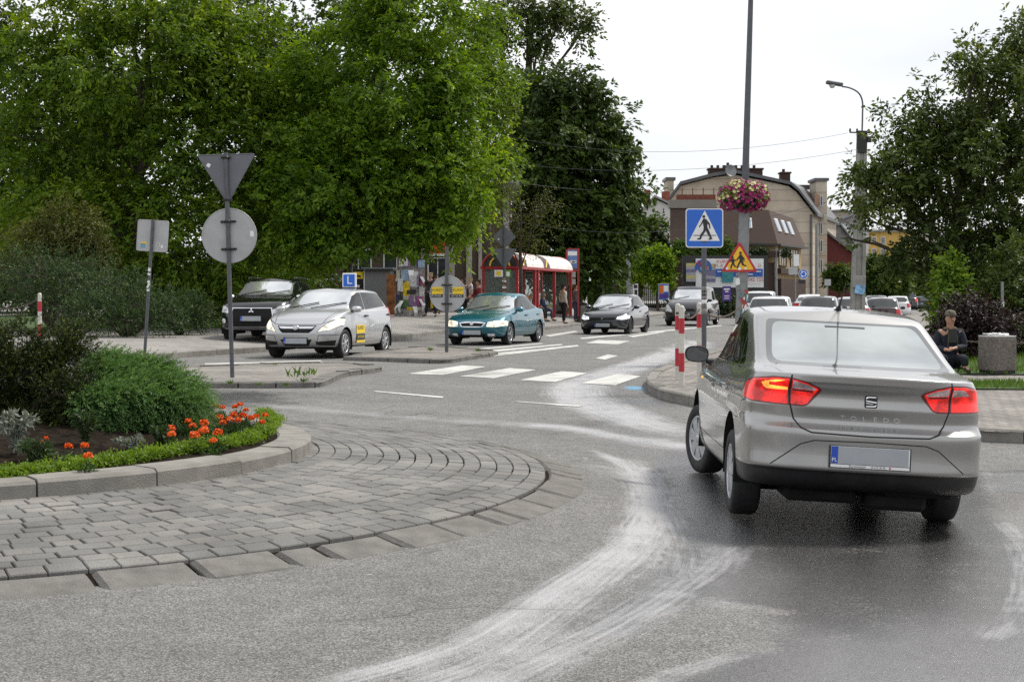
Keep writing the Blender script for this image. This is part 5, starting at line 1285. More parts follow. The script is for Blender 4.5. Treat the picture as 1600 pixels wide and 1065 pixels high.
 # ---------- diamond + triangle backs near the shelter
 x = ray(788, 54); p = Vector((x, 54, float(PAVZ(x, 54)))); d = 54; s = FPX / d; zz = lambda py: Z(py, d) - p.z
 t = thing('priority_sign_post', p, 'grey post with the backs of a diamond sign above an upside-down triangle, before the shelter', 'sign')
 b = MB(); b.tube([(0, 0, -.05), (0, 0, zz(353))], .045, 10, 0); b.build('post', [MT['pole']], t)
 h = 17.5 / s; zc = zz(370); dm = rpoly([(0, zc - h), (h, zc), (0, zc + h), (-h, zc)], .04, 3); b = MB(); plate_poly(b, dm, .05, .058, 0); rim(b, dm, .012, .05, .058, 0); b.box((-.2, .046, zc - .08), (.05, .004, .05), 1); b.build('diamond_sign', [MT['zinc_dark'], WH], t)
 tr = rpoly([(-19 / s, zz(389)), (19 / s, zz(389)), (0, zz(421))], .05, 3); b = MB(); plate_poly(b, tr, .05, .058, 0); rim(b, tr, .012, .05, .058, 0); b.build('triangle_sign', [MT['zinc_dark']], t)
 b = MB(); b.box((-.20, -.06, zz(427)), (.30, .02, .24), 0); b.box((-.20, -.072, zz(427)), (.16, .004, .16), 1); b.box((.13, -.06, zz(427)), (.22, .02, .26), 2); b.box((.13, -.072, zz(428)), (.12, .004, .16), 0); b.build('notice_plates', [WH, MT['sticker_yellow'], pm('green_plate', (.10, .22, .04), .5)], t)
 b = MB()
 for k in range(9): b.box((.0, -.05, zz(436 + k * 3.3)), (.10 + .04 * (k % 3), .01, .09), k % 3, rot=Matrix.Rotation(R(k * 53 % 60 - 30), 3, 'Y'))
 b.build('torn_stickers', [pm('faded_paper', (.30, .26, .22), .8), WH, pm('brown_paper', (.16, .08, .05), .8)], t)
 # ---------- pedestrian crossing sign
 p = G(1100, 596, .125); d = p.y; s = FPX / d; zz = lambda py: Z(py, d) - p.z
 t = thing('crossing_sign_post', p, 'blue square pedestrian crossing sign with a walking figure on a grey post', 'sign')
 b = MB(); b.tube([(0, 0, -.05), (0, 0, zz(330))], .036, 14, 0); b.build('post', [MT['pole']], t)
 hw = 29.3 / s; z0, z1 = zz(387), zz(326)
 sqo = rpoly([(-hw, z0), (hw, z0), (hw, z1), (-hw, z1)], .05, 5); sqi = rpoly([(-hw + .014, z0 + .014), (hw - .014, z0 + .014), (hw - .014, z1 - .014), (-hw + .014, z1 - .014)], .042, 5)
 b = MB(); plate_poly(b, sqo, -.050, -.044, 0); plate_poly(b, sqi, -.052, -.050, 1)
 sc = (z1 - z0) / 61.0
 q = lambda px, py: ((px - 1099) * sc, z1 - (py - 326) * sc)
 plate_poly(b, [q(1075, 376.5), q(1123, 376.5), q(1099.5, 329)], -.054, -.052, 0)
 plate_poly(b, [q(1081.5, 367.4), q(1117, 367.4), q(1117, 368.6), q(1081.5, 368.6)], -.0552, -.054, 2)
 W = lambda pts, y=-.0565: plate_poly(b, [q(*a) for a in pts], y, -.0545, 2)
 c0 = q(1098, 338.7); disc(b, 2.3 * sc, -.0565, -.0545, 2, c0, 20)
 W([(1096.5, 342), (1100, 341.5), (1103.5, 345), (1103.5, 356), (1098.0, 357.5), (1096.8, 350)])
 W([(1096.8, 342), (1098.5, 345.5), (1094, 352), (1091.2, 355.6), (1090.2, 354.4), (1093.5, 349.5)], -.0572); W([(1102, 343), (1107.5, 350), (1108.4, 357.5), (1106.8, 357.7), (1105.5, 351.5), (1101, 347.5)], -.0575)
 W([(1098, 356), (1102.5, 355), (1101, 361), (1095.5, 369), (1093.2, 374.5), (1087.5, 374.5), (1087.6, 372.8), (1091, 372), (1093, 366), (1097, 361)], -.0578); W([(1099.5, 356), (1103.5, 355), (1107, 363), (1110.6, 372), (1111.6, 373.6), (1105.5, 375), (1105.2, 373.4), (1107.4, 371.6), (1103, 364.5)], -.0581)
 b.build('square_sign', [WH, MT['blue'], BK], t)
 for py in (340, 378): clamp(t, zz(py), .036, .10, MT['pole'], -.038)
 b = MB()
 for k, (py, c) in enumerate(((452, 0), (458, 1), (464, 0), (471, 2), (478, 1), (486, 0))): b.lathe([(.037, -.04), (.0385, -.038), (.0385, .038), (.037, .04)], 14, c, c=(0, 0, zz(py)))
 b.build('torn_stickers', [pm('grey_paper', (.22, .21, .20), .8, var=.4, scale=20), pm('dull_paper', (.14, .13, .13), .8, var=.4, scale=20), WH], t)
 # ---------- red and white bollards and chains
 def bollard(px, py, f, label, hgt=1.07):
  p = G(px, py, 0, f); t = thing('bollard', p, label, 'bollard', 0, 'red and white chain posts')
  r = .040; bands = [(0, .26, 1), (.26, .52, 0), (.52, .78, 1) if hgt > .9 else (.52, .7, 1), (.78, hgt - .03, 0)]
  bands = [(0, .19, 0), (.19, .45, 1), (.45, .72, 0), (.72, .93, 1), (.93, hgt, 0)] if hgt > 1 else bands
  b = MB()
  for z0, z1, m in bands: b.lathe([(r, z0), (r, z1)], 18, m)
  b.lathe([(r, hgt), (r * .9, hgt + .02), (r * .5, hgt + .035), (.001, hgt + .04)], 18, 0)
  b.build('post', [WPOST, RD], t)
  b = MB(); b.lathe([(.012, -.012), (.022, -.012), (.022, .012), (.012, .012)], 12, 0, c=(r + .022, 0, hgt - .07), ax='y'); b.lathe([(.012, -.012), (.022, -.012), (.022, .012), (.012, .012)], 12, 0, c=(-r - .022, 0, hgt - .07), ax='y'); b.build('ring', [MT['rust']], t)
  return p + Vector((0, 0, hgt - .07))
 WPOST = pm('chipped_white_paint', (.56, .54, .48), .55, var=.15, scale=9, dirt=.45)
 RZ = lambda x, y: gz(x, y) + .125
 b1 = bollard(1065, 602, RZ, 'front red and white bollard at the pavement corner, in front of the crossing sign')
 b0 = bollard(1059, 592, RZ, 'red and white bollard half hidden behind the front corner bollard')
 b2 = bollard(1092.5, 585, RZ, 'red and white bollard just left of the crossing sign post')
 bL = bollard(62, 540, PAVZ, 'single red and white bollard on the left among the junipers')
 def chain(a, b_, sag, label, n=None, name='chain'):
  a, b_ = Vector(a), Vector(b_); L = (b_ - a).length; n = n or max(8, int(L / .045)); mb = MB()
  pts = [a.lerp(b_, k / n) + Vector((0, 0, -sag * 4 * (k / n) * (1 - k / n))) for k in range(n + 1)]
  for k in range(n):
   p, q = pts[k], pts[k + 1]; c = (p + q) / 2; tdir = (q - p).normalized(); u = tdir.cross(Vector((0, 0, 1))).normalized(); v = u.cross(tdir)
   if k % 2: u = v
   l = L / n * .62; ring = [c + tdir * (cos(2 * pi * j / 8) * l) + u * (sin(2 * pi * j / 8) * .013) for j in range(9)]
   mb.tube(ring, .0052, 4, 0, cap=False)
  return tag(mb.build(name, [MT['rust']]), label, 'chain')
 chain(b1, b2, .10, 'short rusty chain between the two corner bollards')
 far = Vector((ray(1160, 27.5), 27.5, b2.z + .05)); chain(b2, far, .17, 'rusty chain sagging from the bollard by the crossing sign towards the lamp post')
 chain(bL, Vector((ray(-30, 36), 36, bL.z - .05)), .22, 'grey chain hanging from the left bollard into the junipers')
 # ---------- tall lamp post with hanging flower basket and children sign
 d = 30; x = ray(1156, d); p = Vector((x, d, float(gz(x, d)) + .12)); s = FPX / d; zz = lambda py: Z(py, d) - p.z
 t = thing('lamp_post', p, 'very tall slim grey lamp post carrying the flower basket', 'lamp post'); t.rotation_euler = (0, R(1.75), 0)
 b = MB(); b.tube([(0, 0, -.1), (0, 0, zz(330))], [.115, .108], 20, 0); b.tube([(0, 0, zz(330)), (0, 0, zz(300)), (0, 0, zz(240)), (0, 0, zz(0)), (0, 0, 9.6)], [.10, .072, .066, .050, .045], 16, 1, cap=True); b.build('post', [MT['galv'], MT['pole']], t)
 b = MB()
 rr = random.Random(2)
 for k in range(14): 
  z = zz(rr.uniform(438, 490)); a = rr.uniform(-2.6, -.6); b.box((cos(a) * .112, sin(a) * .112, z), (.10, .012, rr.uniform(.08, .2)), k % 4, rot=Matrix.Rotation(a + pi / 2, 3, 'Z') @ Matrix.Rotation(R(rr.uniform(-25, 25)), 3, 'Y'))
 b.build('torn_posters', [pm('teal_paper', (.05, .18, .20), .8, var=.4, scale=15), WH, pm('red_paper', (.35, .06, .05), .8), pm('grey_paper_two', (.2, .2, .2), .8)], t)
 # luminaire at the top (above the picture)
 b = MB(); b.tube([(0, 0, 9.5), (-.5, -.1, 9.9), (-1.3, -.2, 10.0)], .04, 8, 0); b.box((-1.6, -.2, 9.98), (.7, .24, .12), 0, bev=.05); b.build('luminaire', [MT['pole']], t)
 t2 = thing('flower_basket', p + Vector((.06, 0, zz(308))), 'hanging basket of magenta and pale yellow petunias on the tall lamp post', 'flower basket')
 b = MB(); b.lathe([(.10, -.34), (.30, -.30), (.44, -.12), (.47, .0), (.43, 0), (.40, -.1), (.12, -.26)], 24, 0, close=True); b.build('bowl', [BK], t2)
 t2.scale = (.86, .86, .86)
 lob = [(-.28, -.1, .02, .26, .30, .22), (.28, -.1, .02, .26, .30, .22), (0, -.25, .06, .34, .28, .24), (0, .2, .05, .38, .3, .24), (-.12, -.1, .17, .28, .28, .17), (.2, -.1, .15, .26, .28, .17), (0, -.3, -.14, .34, .2, .16), (-.34, 0, -.1, .18, .25, .15), (.36, 0, -.08, .18, .25, .15)]
 pl = leafmat('petunia_leaves', [(.03, .08, .01), (.07, .15, .015), (.16, .26, .02), (.32, .40, .04)], .3)
 link('foliage', crown_mesh('foliage', lob, 300, 8, .055, .030, pl, 401, slen=.08, depth=.25, bump=.08), t2)
 def blooms(n, seed, sel, r=.042):
  rng = np.random.default_rng(seed); P, nd, rr_, k = sprays(rng, lob, n * 3, .06, .12); m = sel(P, rng); P, nd = P[m][:n], nd[m][:n]; nd = unit(nd + rng.normal(0, .3, nd.shape) + np.array([0, -.25, .1])); V = []; F = []; c = 0
  u = unit(np.cross(nd, rng.normal(size=nd.shape))); v = np.cross(nd, u)
  for j in range(5):
   a = 2 * pi * j / 5; dirv = u * cos(a) + v * sin(a); cen = P + nd * .07 + dirv * r * .5; vv, ff = leaves(cen, unit(dirv + nd * .3), nd, r * 1.15, r * 1.05, .12); V.append(vv); F.append(ff + c); c += len(vv)
  return np.concatenate(V), np.concatenate(F)
 mag = pm('magenta_petals', (.26, .006, .10), .6, var=.4, scale=20); yel = pm('cream_petals', (.62, .58, .24), .6, var=.3, scale=20)
 yz = lambda P: (((P[:, 0] < -.15) & (P[:, 2] > -.12) & (P[:, 2] < .2)) | (P[:, 2] > .2) | (P[:, 0] > .48) | ((P[:, 0] > .05) & (P[:, 2] > .08)))
 link('magenta_flowers', np_mesh('magenta_flowers', *blooms(900, 402, lambda P, r: (~yz(P)) | (r.random(len(P)) < .42)), [mag]), t2); link('cream_flowers', np_mesh('cream_flowers', *blooms(190, 403, lambda P, r: yz(P) | (r.random(len(P)) < .05)), [yel]), t2)
 # children warning sign on the lamp post
 z0, z1 = zz(425), zz(377); hw = 28 / s * 1.02; t3 = thing('children_sign', p + Vector((-.03, -.15, 0)), 'yellow triangular warning sign with a red border and two running children', 'sign')
 cx = .0; o = rpoly([(-hw, z0), (hw, z0), (0, z1)], .06, 5); i = rpoly([(-hw + .075, z0 + .045), (hw - .075, z0 + .045), (0, z1 - .09)], .04, 5)
 b = MB(); plate_poly(b, o, -.006, 0, 0); plate_poly(b, i, -.008, -.006, 1)
 sc = (z1 - z0) / 48.0; q = lambda px, py: ((px - 1161.5) * sc, z1 - (py - 377) * sc)
 W = lambda pts, y: plate_poly(b, [q(*a) for a in pts], y, -.008, 2)
 disc(b, 2.2 * sc, -.0105, -.008, 2, q(1163, 395.5), 18); disc(b, 1.9 * sc, -.0105, -.008, 2, q(1150.6, 402), 18)
 W([(1161, 398), (1165, 398), (1167.5, 403), (1166.5, 409), (1161.5, 409)], -.0100); W([(1165, 399), (1169.5, 404), (1169, 409), (1167.6, 409), (1167.5, 404.5)], -.0103); W([(1161.5, 399), (1157, 405), (1156.6, 407), (1158, 407), (1162, 403)], -.0106)
 W([(1161.5, 408), (1164.5, 409), (1161, 414), (1159.5, 419.5), (1157.6, 419.5), (1158.4, 413.5)], -.0109); W([(1163, 408), (1167, 408.5), (1168, 413), (1172.5, 415), (1172, 416.8), (1165.5, 414.6)], -.0112)
 W([(1148.6, 404), (1152.5, 404), (1154, 408), (1153, 412.5), (1149.4, 412.5)], -.0100); W([(1149, 405), (1145.5, 409), (1146.4, 410), (1150, 408)], -.0103); W([(1152.5, 405), (1157, 407), (1156.6, 408.2), (1152.6, 407.4)], -.0106)
 W([(1149.5, 412), (1152.2, 412.5), (1150, 416), (1149, 420.2), (1147, 420.2), (1147.6, 415)], -.0109); W([(1151, 412), (1153.6, 412), (1155, 415.6), (1158.8, 416.6), (1158.4, 418), (1153, 417.2)], -.0112)
 for (px, py, r_) in ((1142, 419.5, 2.2), (1161.5, 420, 2.6), (1171, 419.5, 2.0)): disc(b, r_ * sc, -.0118, -.0112, 3, q(px, py), 7)
 b.build('warning_plate', [RD, MT['yellow'], BK, WH], t3)
 # ---------- concrete utility pole with street lamp
 d = 57; x = ray(1339, d); p = Vector((x, d, float(gz(x, d)) + .12)); s = FPX / d; zz = lambda py: Z(py, d) - p.z
 t = thing('utility_pole', p, 'weathered concrete electricity pole with a curved lamp arm, right of the houses', 'utility pole'); t.rotation_euler = (0, R(1.5), 0)
 con = pm('pole_concrete', (.27, .262, .245), .9, var=.25, scale=2.5, bump=.4, bscale=40, dirt=.5)
 b = MB(); zt = zz(205)
 for sx_ in (-1, 1):     # two legs with rungs between, the usual prefabricated post
  b._add([(sx_ * .21 + a, c, 0 - .1) for a, c in ((-.07, -.12), (.07, -.12), (.07, .12), (-.07, .12))] + [(sx_ * .12 + a, c, zt) for a, c in ((-.05, -.09), (.05, -.09), (.05, .09), (-.05, .09))], [(0, 1, 5, 4), (1, 2, 6, 5), (2, 3, 7, 6), (3, 0, 4, 7), (4, 5, 6, 7)], 0)
 b._add([(-.15, -.05, -.1), (.15, -.05, -.1), (.15, .05, -.1), (-.15, .05, -.1), (-.08, -.04, zt - .02), (.08, -.04, zt - .02), (.08, .04, zt - .02), (-.08, .04, zt - .02)], [(0, 1, 5, 4), (1, 2, 6, 5), (2, 3, 7, 6), (3, 0, 4, 7), (4, 5, 6, 7)], 0)
 b.build('post', [con], t)
 b = MB(); b.box((0, 0, zz(222)), (.36, .26, (zz(205) - zz(240))), 0, bev=.02); b.build('head_cap', [pm('dark_concrete', (.035, .034, .032), .8)], t)
 b = MB(); b.box((0, -.14, zz(208)), (1.0, .05, .05), 0)
 for xx in (-.48, -.22, .22, .48): b.lathe([(.02, 0), (.045, .03), (.03, .06), (.045, .09), (.02, .13)], 10, 0, c=(xx, -.14, zz(208) + .02))
 b.box((.25, -.1, zz(218)), (.14, .14, .22), 0); b.box((-.25, -.1, zz(262)), (.08, .08, .3), 0); b.build('cross_arm', [BK], t)
 b = MB(); b.box((-.1, -.17, zz(325)), (.16, .14, .45), 0, bev=.02); b.build('fuse_box', [BK], t)
 b = MB(); b.box((0, -.14, zz(440)), (.50, .06, .45), 1, bev=.02); b.box((.03, -.176, zz(452)), (.36, .01, .34), 0, rot=Matrix.Rotation(R(6), 3, 'Y')); b.build('poster', [pm('blue_poster', (.18, .36, .55), .6, var=.6, scale=7), con], t)
 b = MB(); arm = smooth_path([Vector((0, 0, zz(206))), Vector((0.0, 0, zz(180))), Vector((-.02, 0, zz(158))), Vector((-.18, 0, zz(145))), Vector((-.50, 0, zz(138))), Vector((-.80, 0, zz(136)))], 5); b.tube(arm, .032, 8, 0); b.build('lamp_arm', [MT['pole']], t)
 b = MB(); M_ = Matrix.Rotation(R(8), 3, 'Y'); b.box((-1.08, 0, zz(131.5)), (.62, .26, .14), 0, rot=M_, bev=.045); lo = b.build('lamp_head', [MT['pole']], t); b = MB(); b.lathe([(.001, -.13), (.07, -.11), (.11, -.05), (.12, 0)], 16, 0, c=(-1.16, 0, zz(134))); b.build('lamp_glass', [pm('lamp_glass', (.55, .55, .52), .15)], lo)
 # ---------- overhead wires
 def wire(a, b_, sag, label, r=.0065):
  pts = [Vector(a).lerp(Vector(b_), k / 24) + Vector((0, 0, -sag * 4 * (k / 24) * (1 - k / 24))) for k in range(25)]; mb = MB(); mb.tube(pts, r, 5, 0); tag(mb.build('overhead_wire', [MT['pole']]), label, 'wire')
 wire(PX(1325, 208, 57), PX(700, 190, 68), 1.0, 'topmost thin overhead wire from the pole cross arm into the trees'); wire(PX(1338, 234, 57), PX(720, 244, 66), .7, 'overhead wire sloping from the concrete pole past the flower basket, second from the top')
 wire(PX(1340, 300, 57), PX(740, 330, 66), 1.2, 'lowest overhead wire crossing in front of the brown mansard roof'); wire(PX(1340, 212, 57), PX(1700, 150, 40), .4, 'overhead wire from the pole head into the oak on the right'); wire(PX(690, 262, 56), PX(1060, 288, 100), .6, 'overhead wire crossing the dark chestnut towards the tenement')
 # ---------- small street posts far away
 def sign_post(px, d, top, label, plates, r=.035, name='far_sign_post'):
  x = ray(px, d); z = float(PAVZ(x, d)) if px < 1250 else float(gz(x, d)) + .12; p = Vector((x, d, z)); s = FPX / d; zz = lambda py: Z(py, d) - z
  t = thing(name, p, label, 'sign'); b = MB(); b.tube([(0, 0, -.1), (0, 0, zz(top))], r, 8, 0); b.build('post', [MT['galv']], t)
  for (kind, cx, cy, w_, h, m) in plates:
   b = MB(); xx = (cx - px) / s; z0 = zz(cy)
   if kind == 'disc': disc(b, w_ / s / 2, -.06, -.045, 0, (xx, z0)); disc(b, w_ / s / 2 * .92, -.064, -.06, 1, (xx, z0))
   else: b.box((xx, -.05, z0), (w_ / s, .02, h / s), 0)
   o = b.build('sign_plate', m, t)
   if kind == 'disc':
    b = MB(); rr = w_ / s / 2
    for k in range(3):
     a0 = R(90 + 120 * k); pts = []
     for j in range(7): a = a0 - R(80) * j / 6; pts.append(Vector((xx + cos(a) * rr * .52, -.067, z0 + sin(a) * rr * .52)))
     b.tube(pts, rr * .10, 5, 0); e = pts[-1]; a = a0 - R(80); n_ = Vector((cos(a), 0, sin(a))); tt = Vector((sin(a), 0, -cos(a)))
     b._add([e + n_ * rr * .28, e - n_ * rr * .28, e + tt * rr * .36], [(0, 1, 2)], 0)
    b.build('arrow_ring', [WH], o)
  return t
 sign_post(1243, 92, 397, 'far post with white plates and the round blue roundabout sign', [('box', 1244, 402, 9, 9, [WH]), ('box', 1244, 411, 9, 9, [WH]), ('box', 1239, 423, 14, 12, [MT['zinc']]), ('disc', 1255, 428, 15, 15, [WH, MT['blue']]), ('box', 1253, 440, 11, 6, [BK])])
 sign_post(1293, 100, 436, 'small grey sign back on a short post before the dark red house', [('box', 1293, 441, 10, 10, [MT['zinc']])])
 sign_post(1276, 108, 350, 'slim bare grey pole at the tenement corner', [], .10, 'slim_pole')
 sign_post(982, 97, 332, 'pale bare concrete pole behind the fence poster', [], .13, 'slim_pole')
 sign_post(1172, 96, 396, 'thin dark pole between the billboard and the lamp post', [], .05, 'slim_pole')
 sign_post(1566, 30, 440, 'slim post with a torn sticker at the right edge in the shrubs', [('box', 1566, 475, 3, 8, [WH])], .03)
 sign_post(1425, 150, 446, 'tiny triangular sign back at the far end of the street', [('box', 1425, 450, 7, 5, [MT['zinc']])])
 # ---------- concrete planter bin on the right
 p = G(1558, 583, 0, RZ); d = p.y; s = FPX / d; t = thing('concrete_bin', p, 'square pebble-dash concrete litter bin with white paper on top', 'bin', R(20))
 peb = pm('pebble_dash', (.16, .14, .12), .9, var=.5, scale=40, bump=1.0, bscale=60, dirt=.3)
 b = MB(); hw, h = .215, .54; b.box((0, 0, h / 2 + .03), (hw * 2, hw * 2, h), 0, bev=.03, rot=None)
 b.box((0, 0, .02), (hw * 1.8, hw * 1.8, .05), 1)
 b.box((0, 0, h + .035), (hw * 1.9, hw * 1.9, .025), 2, bev=.01); b.build('body', [peb, BK, pm('bin_rim', (.40, .39, .37), .8)], t)
 b = MB(); rr = random.Random(8)
 for k in range(12): b.box((rr.uniform(-.13, .13), rr.uniform(-.13, .13), h + .06 + rr.uniform(0, .015)), (rr.uniform(.06, .12), rr.uniform(.05, .10), .012), 0, rot=Matrix.Rotation(rr.random() * 3, 3, 'Z') @ Matrix.Rotation(rr.uniform(-.5, .5), 3, 'X'))
 b.build('waste_paper', [WH], t)
 chain((ray(1452, 25.0), 25.0, Z(525, 25)), (ray(1700, 23.5), 23.5, Z(528, 23.5)), .10, 'long rusty chain running across in front of the seated man and the bin')
 # ---------- advertising column
 d = 60; x = ray(642, d); p = Vector((x, d, float(PAVZ(x, d)))); s = FPX / d; zz = lambda py: Z(py, d) - p.z
 t = thing('poster_column', p, 'round advertising column covered with torn colourful posters', 'advertising column')
 b = MB(); b.lathe([(.64, -.1), (.64, .18), (.58, .22), (.55, .24), (.55, zz(398)), (.62, zz(396)), (.62, zz(392)), (.4, zz(386)), (.001, zz(382))], 32, 0); b.build('drum', [pm('column_paste', (.24, .22, .21), .85, var=.6, scale=5, detail=8)], t)
 rr = random.Random(21); cols = [pm('paper_%s' % n, c, .7, var=.35, scale=9) for n, c in (('white', (.62, .62, .62)), ('lilac', (.26, .14, .30)), ('yellow', (.70, .50, .02)), ('navy', (.02, .03, .13)), ('pink', (.42, .10, .22)), ('sky', (.28, .38, .50)), ('cream', (.5, .46, .36)), ('black', (.03, .03, .03)), ('green', (.10, .18, .06)))]
 def sheet(a, z, w_, h, m, r=.556, tilt=0):
  b = MB(); n = 6; vs = []
  for i in range(n + 1):
   aa = a + (i / n - .5) * w_ / r
   for j in (0, 1):
    zz_ = z + (j - .5) * h + (i / n - .5) * tilt; rad = r + (.004 if 0 < i < n else .012); vs.append((cos(aa) * rad, sin(aa) * rad, zz_))
  b._add(vs, [(2 * i, 2 * i + 2, 2 * i + 3, 2 * i + 1) for i in range(n)], 0); return b.build('pasted_poster', [m], t, fixn=False)
 f = R(-90)
 k = 0
 for (da, py, w_, h, ci) in ((.22, 436, .42, .62, 0), (.62, 440, .10, .50, 3), (-.35, 430, .35, .45, 5), (-.30, 452, .34, .5, 2), (-.75, 445, .3, .5, 0), (-.62, 462, .15, .3, 7), (.1, 456, .35, .16, 7), (.75, 438, .3, .4, 4), (.95, 455, .3, .4, 0), (-.1, 466, .5, .25, 6), (.35, 470, .5, .4, 1), (.75, 470, .3, .35, 4), (-.5, 474, .5, .3, 8), (.2, 484, .45, .2, 2), (.8, 484, .3, .3, 0), (-1.0, 470, .3, .5, 3), (-1.05, 430, .3, .4, 6), (0, 410, .5, .35, 1), (.5, 408, .4, .35, 7), (-.5, 410, .4, .3, 0), (.9, 412, .4, .3, 5), (1.2, 480, .3, .4, 1), (-.2, 443, .12, .2, 2)):
  sheet(f + da, zz(py), w_, h, cols[ci], .556 + .0035 * (k % 7), rr.uniform(-.05, .05)); k += 1
 b = MB(); rr = random.Random(22)
 for q_ in range(7):
  a = f + rr.uniform(-1.3, 1.0); z = rr.uniform(.3, 1.9); L = rr.uniform(.2, .5); pp = Vector((cos(a) * .57, sin(a) * .57, z)); e = pp + Vector((cos(a) * .15, sin(a) * .15, -L)); sd_ = Vector((-sin(a), cos(a), 0)) * rr.uniform(.05, .12); m_ = pp.lerp(e, .5) + Vector((cos(a), sin(a), 0)) * .12
  b._add([pp - sd_, pp + sd_, m_ + sd_ * .8, m_ - sd_ * .8, e + sd_ * .5, e - sd_ * .5], [(0, 1, 2, 3), (3, 2, 4, 5)], 0)
 b.build('torn_paper', [WH], t, fixn=False)
 # ---------- brown mural panel and kiosk
 d = 63; x = ray(590, d); p = Vector((x, d, float(PAVZ(x, d)))); s = FPX / d; zz = lambda py: Z(py, d) - p.z
 t = thing('kiosk', p, 'plain grey newspaper kiosk with black and yellow advert panels at its left', 'kiosk')
 w_ = 40 / s; b = MB(); b.box((0, .9, zz(422) / 2), (w_, 1.8, zz(422)), 0, bev=.03); b.build('cabin', [pm('kiosk_grey', (.17, .175, .18), .5, var=.06, scale=1.5, dirt=.1)], t)
 b = MB(); b.box((0, .9, zz(420)), (w_ + .3, 2.2, .1), 0, bev=.03); b.build('roof', [MT['pole']], t)
 b = MB(); xl = -w_ / 2 - .28; b.box((xl, .1, zz(450)), (.46, .08, 1.55), 0)
 for py, h, m in ((430, .28, 1), (444, .40, 0), (453, .06, 2), (462, .34, 1)): b.box((xl, .05, zz(py)), (.38, .02, h), m)
 b.box((xl - .26, .1, zz(450)), (.06, .1, 1.6), 2); b.box((xl + .25, .1, zz(450)), (.05, .1, 1.6), 2); b.box((xl, .035, zz(431)), (.22, .012, .08), 0, rot=Matrix.Rotation(R(15), 3, 'Y')); b.box((xl, .035, zz(447)), (.12, .012, .1), 2); b.build('advert_panel', [BK, MT['sticker_yellow'], WH], t)
 t = thing('mural_panel', Vector((ray(611, 62), 62, float(PAVZ(ray(611, 62), 62)))), 'narrow brown and orange picture panel between kiosk and poster column', 'panel'); zz = lambda py: Z(py, 62) - t.location.z
 b = MB(); b.box((0, 0, zz(460)), (.36, .05, zz(428) - zz(492)), 0); b.build('board', [pm('brown_mural', (.24, .09, .025), .6, var=.8, scale=3.0, detail=3)], t)
 # yellow-black striped barrier by the person
 x = ray(672, 61); t = thing('striped_barrier', Vector((x, 61, float(PAVZ(x, 61)))), 'low yellow and black striped barrier behind the round sign', 'barrier')
 b = MB()
 for k in range(6): b.box((-.5 + k * .3, 0, .55), (.15, .06, .5), k % 2)
 b.box((.25, .02, .55), (1.9, .04, .46), 1); b.build('board', [MT['sticker_yellow'], BK], t); b = MB(); b.box((-.6, 0, .2), (.06, .06, .6), 0); b.box((1.1, 0, .2), (.06, .06, .6), 0); b.build('legs', [BK], t)
 # ---------- bus shelter
 u = Vector((.245, .9695, 0)); v = Vector((-.9695, .245, 0))
 o = Vector((ray(808, 57.5), 57.5, 0)); o.z = float(PAVZ(o.x - .5, o.y + 3))
 t = thing('bus_shelter', o, 'red bus shelter with a white barrel roof and yellow arcs', 'bus shelter', atan2(u.y, u.x))     # local x along the street, y away from the kerb
 RS = pm('shelter_red', (.33, .022, .024), .45, var=.15, scale=3, dirt=.1); L, Wd, he, hr = 9.7, 1.3, 1.98, 2.55
 b = MB()
 for k, xx in enumerate((0, 2.85, 3.35, 6.4, 9.7)):
  b.box((xx, 0, he / 2), (.11, .11, he), 0)
  b.box((xx, Wd, he / 2), (.09, .09, he), 0)
 b.box((L / 2, -.04, he), (L + .3, .12, .10), 0); b.box((L / 2, Wd + .04, he), (L + .3, .12, .10), 0)
 for xx in (0, 2.85, 3.35, 6.4, 9.7): b.box((xx, Wd / 2, he), (.09, Wd, .08), 0)
 for xx in (0, 3.1, 9.7):
  arc = [(xx, Wd / 2 - (Wd / 2 + .05) * cos(pi * k / 12), he + .03 + (hr - he) * sin(pi * k / 12)) for k in range(13)]; b.tube(arc, .045, 6, 0)
 b.box((L / 2, Wd, .35), (L, .04, .06), 0); b.build('frame', [RS], t)
 wr = pm('milky_roof_sheet', (.80, .76, .72), .35, var=.18, scale=3, dirt=.25); dkr = pm('dark_roof_band', (.05, .02, .015), .5)
 for (x0, x1, m, nm) in ((0.06, 1.2, dkr, 'roof_band'), (1.2, 4.1, wr, 'roof_sheet'), (4.1, 5.2, dkr, 'roof_band'), (5.2, 9.7, wr, 'roof_sheet')):
  b = MB(); n = 14; vs = []
  for k in range(n + 1):
   a = pi * k / n
   for xx in (x0, x1): vs.append((xx, Wd / 2 - (Wd / 2 + .10) * cos(a), he + .05 + (hr - he) * sin(a)))
   for xx in (x0, x1): vs.append((xx, Wd / 2 - (Wd / 2 + .075) * cos(a), he + .025 + (hr - he) * sin(a)))
  b._add(vs, [(4 * k, 4 * k + 1, 4 * k + 5, 4 * k + 4) for k in range(n)] + [(4 * k + 3, 4 * k + 2, 4 * k + 6, 4 * k + 7) for k in range(n)] + [(4 * k, 4 * k + 4, 4 * k + 6, 4 * k + 2) for k in range(n)] + [(4 * k + 1, 4 * k + 3, 4 * k + 7, 4 * k + 5) for k in range(n)], 0)
  b.build(nm, [m], t)
 gl = pm('shelter_glass', (.05, .055, .05), .08, var=.3, scale=2, ior=1.45); 
 b = MB(); n = 12; b.poly([(0.0, Wd / 2 - (Wd / 2) * cos(pi * k / n), he + .04 + (hr - he - .05) * sin(pi * k / n)) for k in range(n + 1)], 0); b.build('end_panel', [gl], t)
 tg, nt, N, K, bs = newmat('clear_shelter_glass'); bs.inputs['Base Color'].default_value = (.35, .4, .38, 1); bs.inputs['Roughness'].default_value = .05
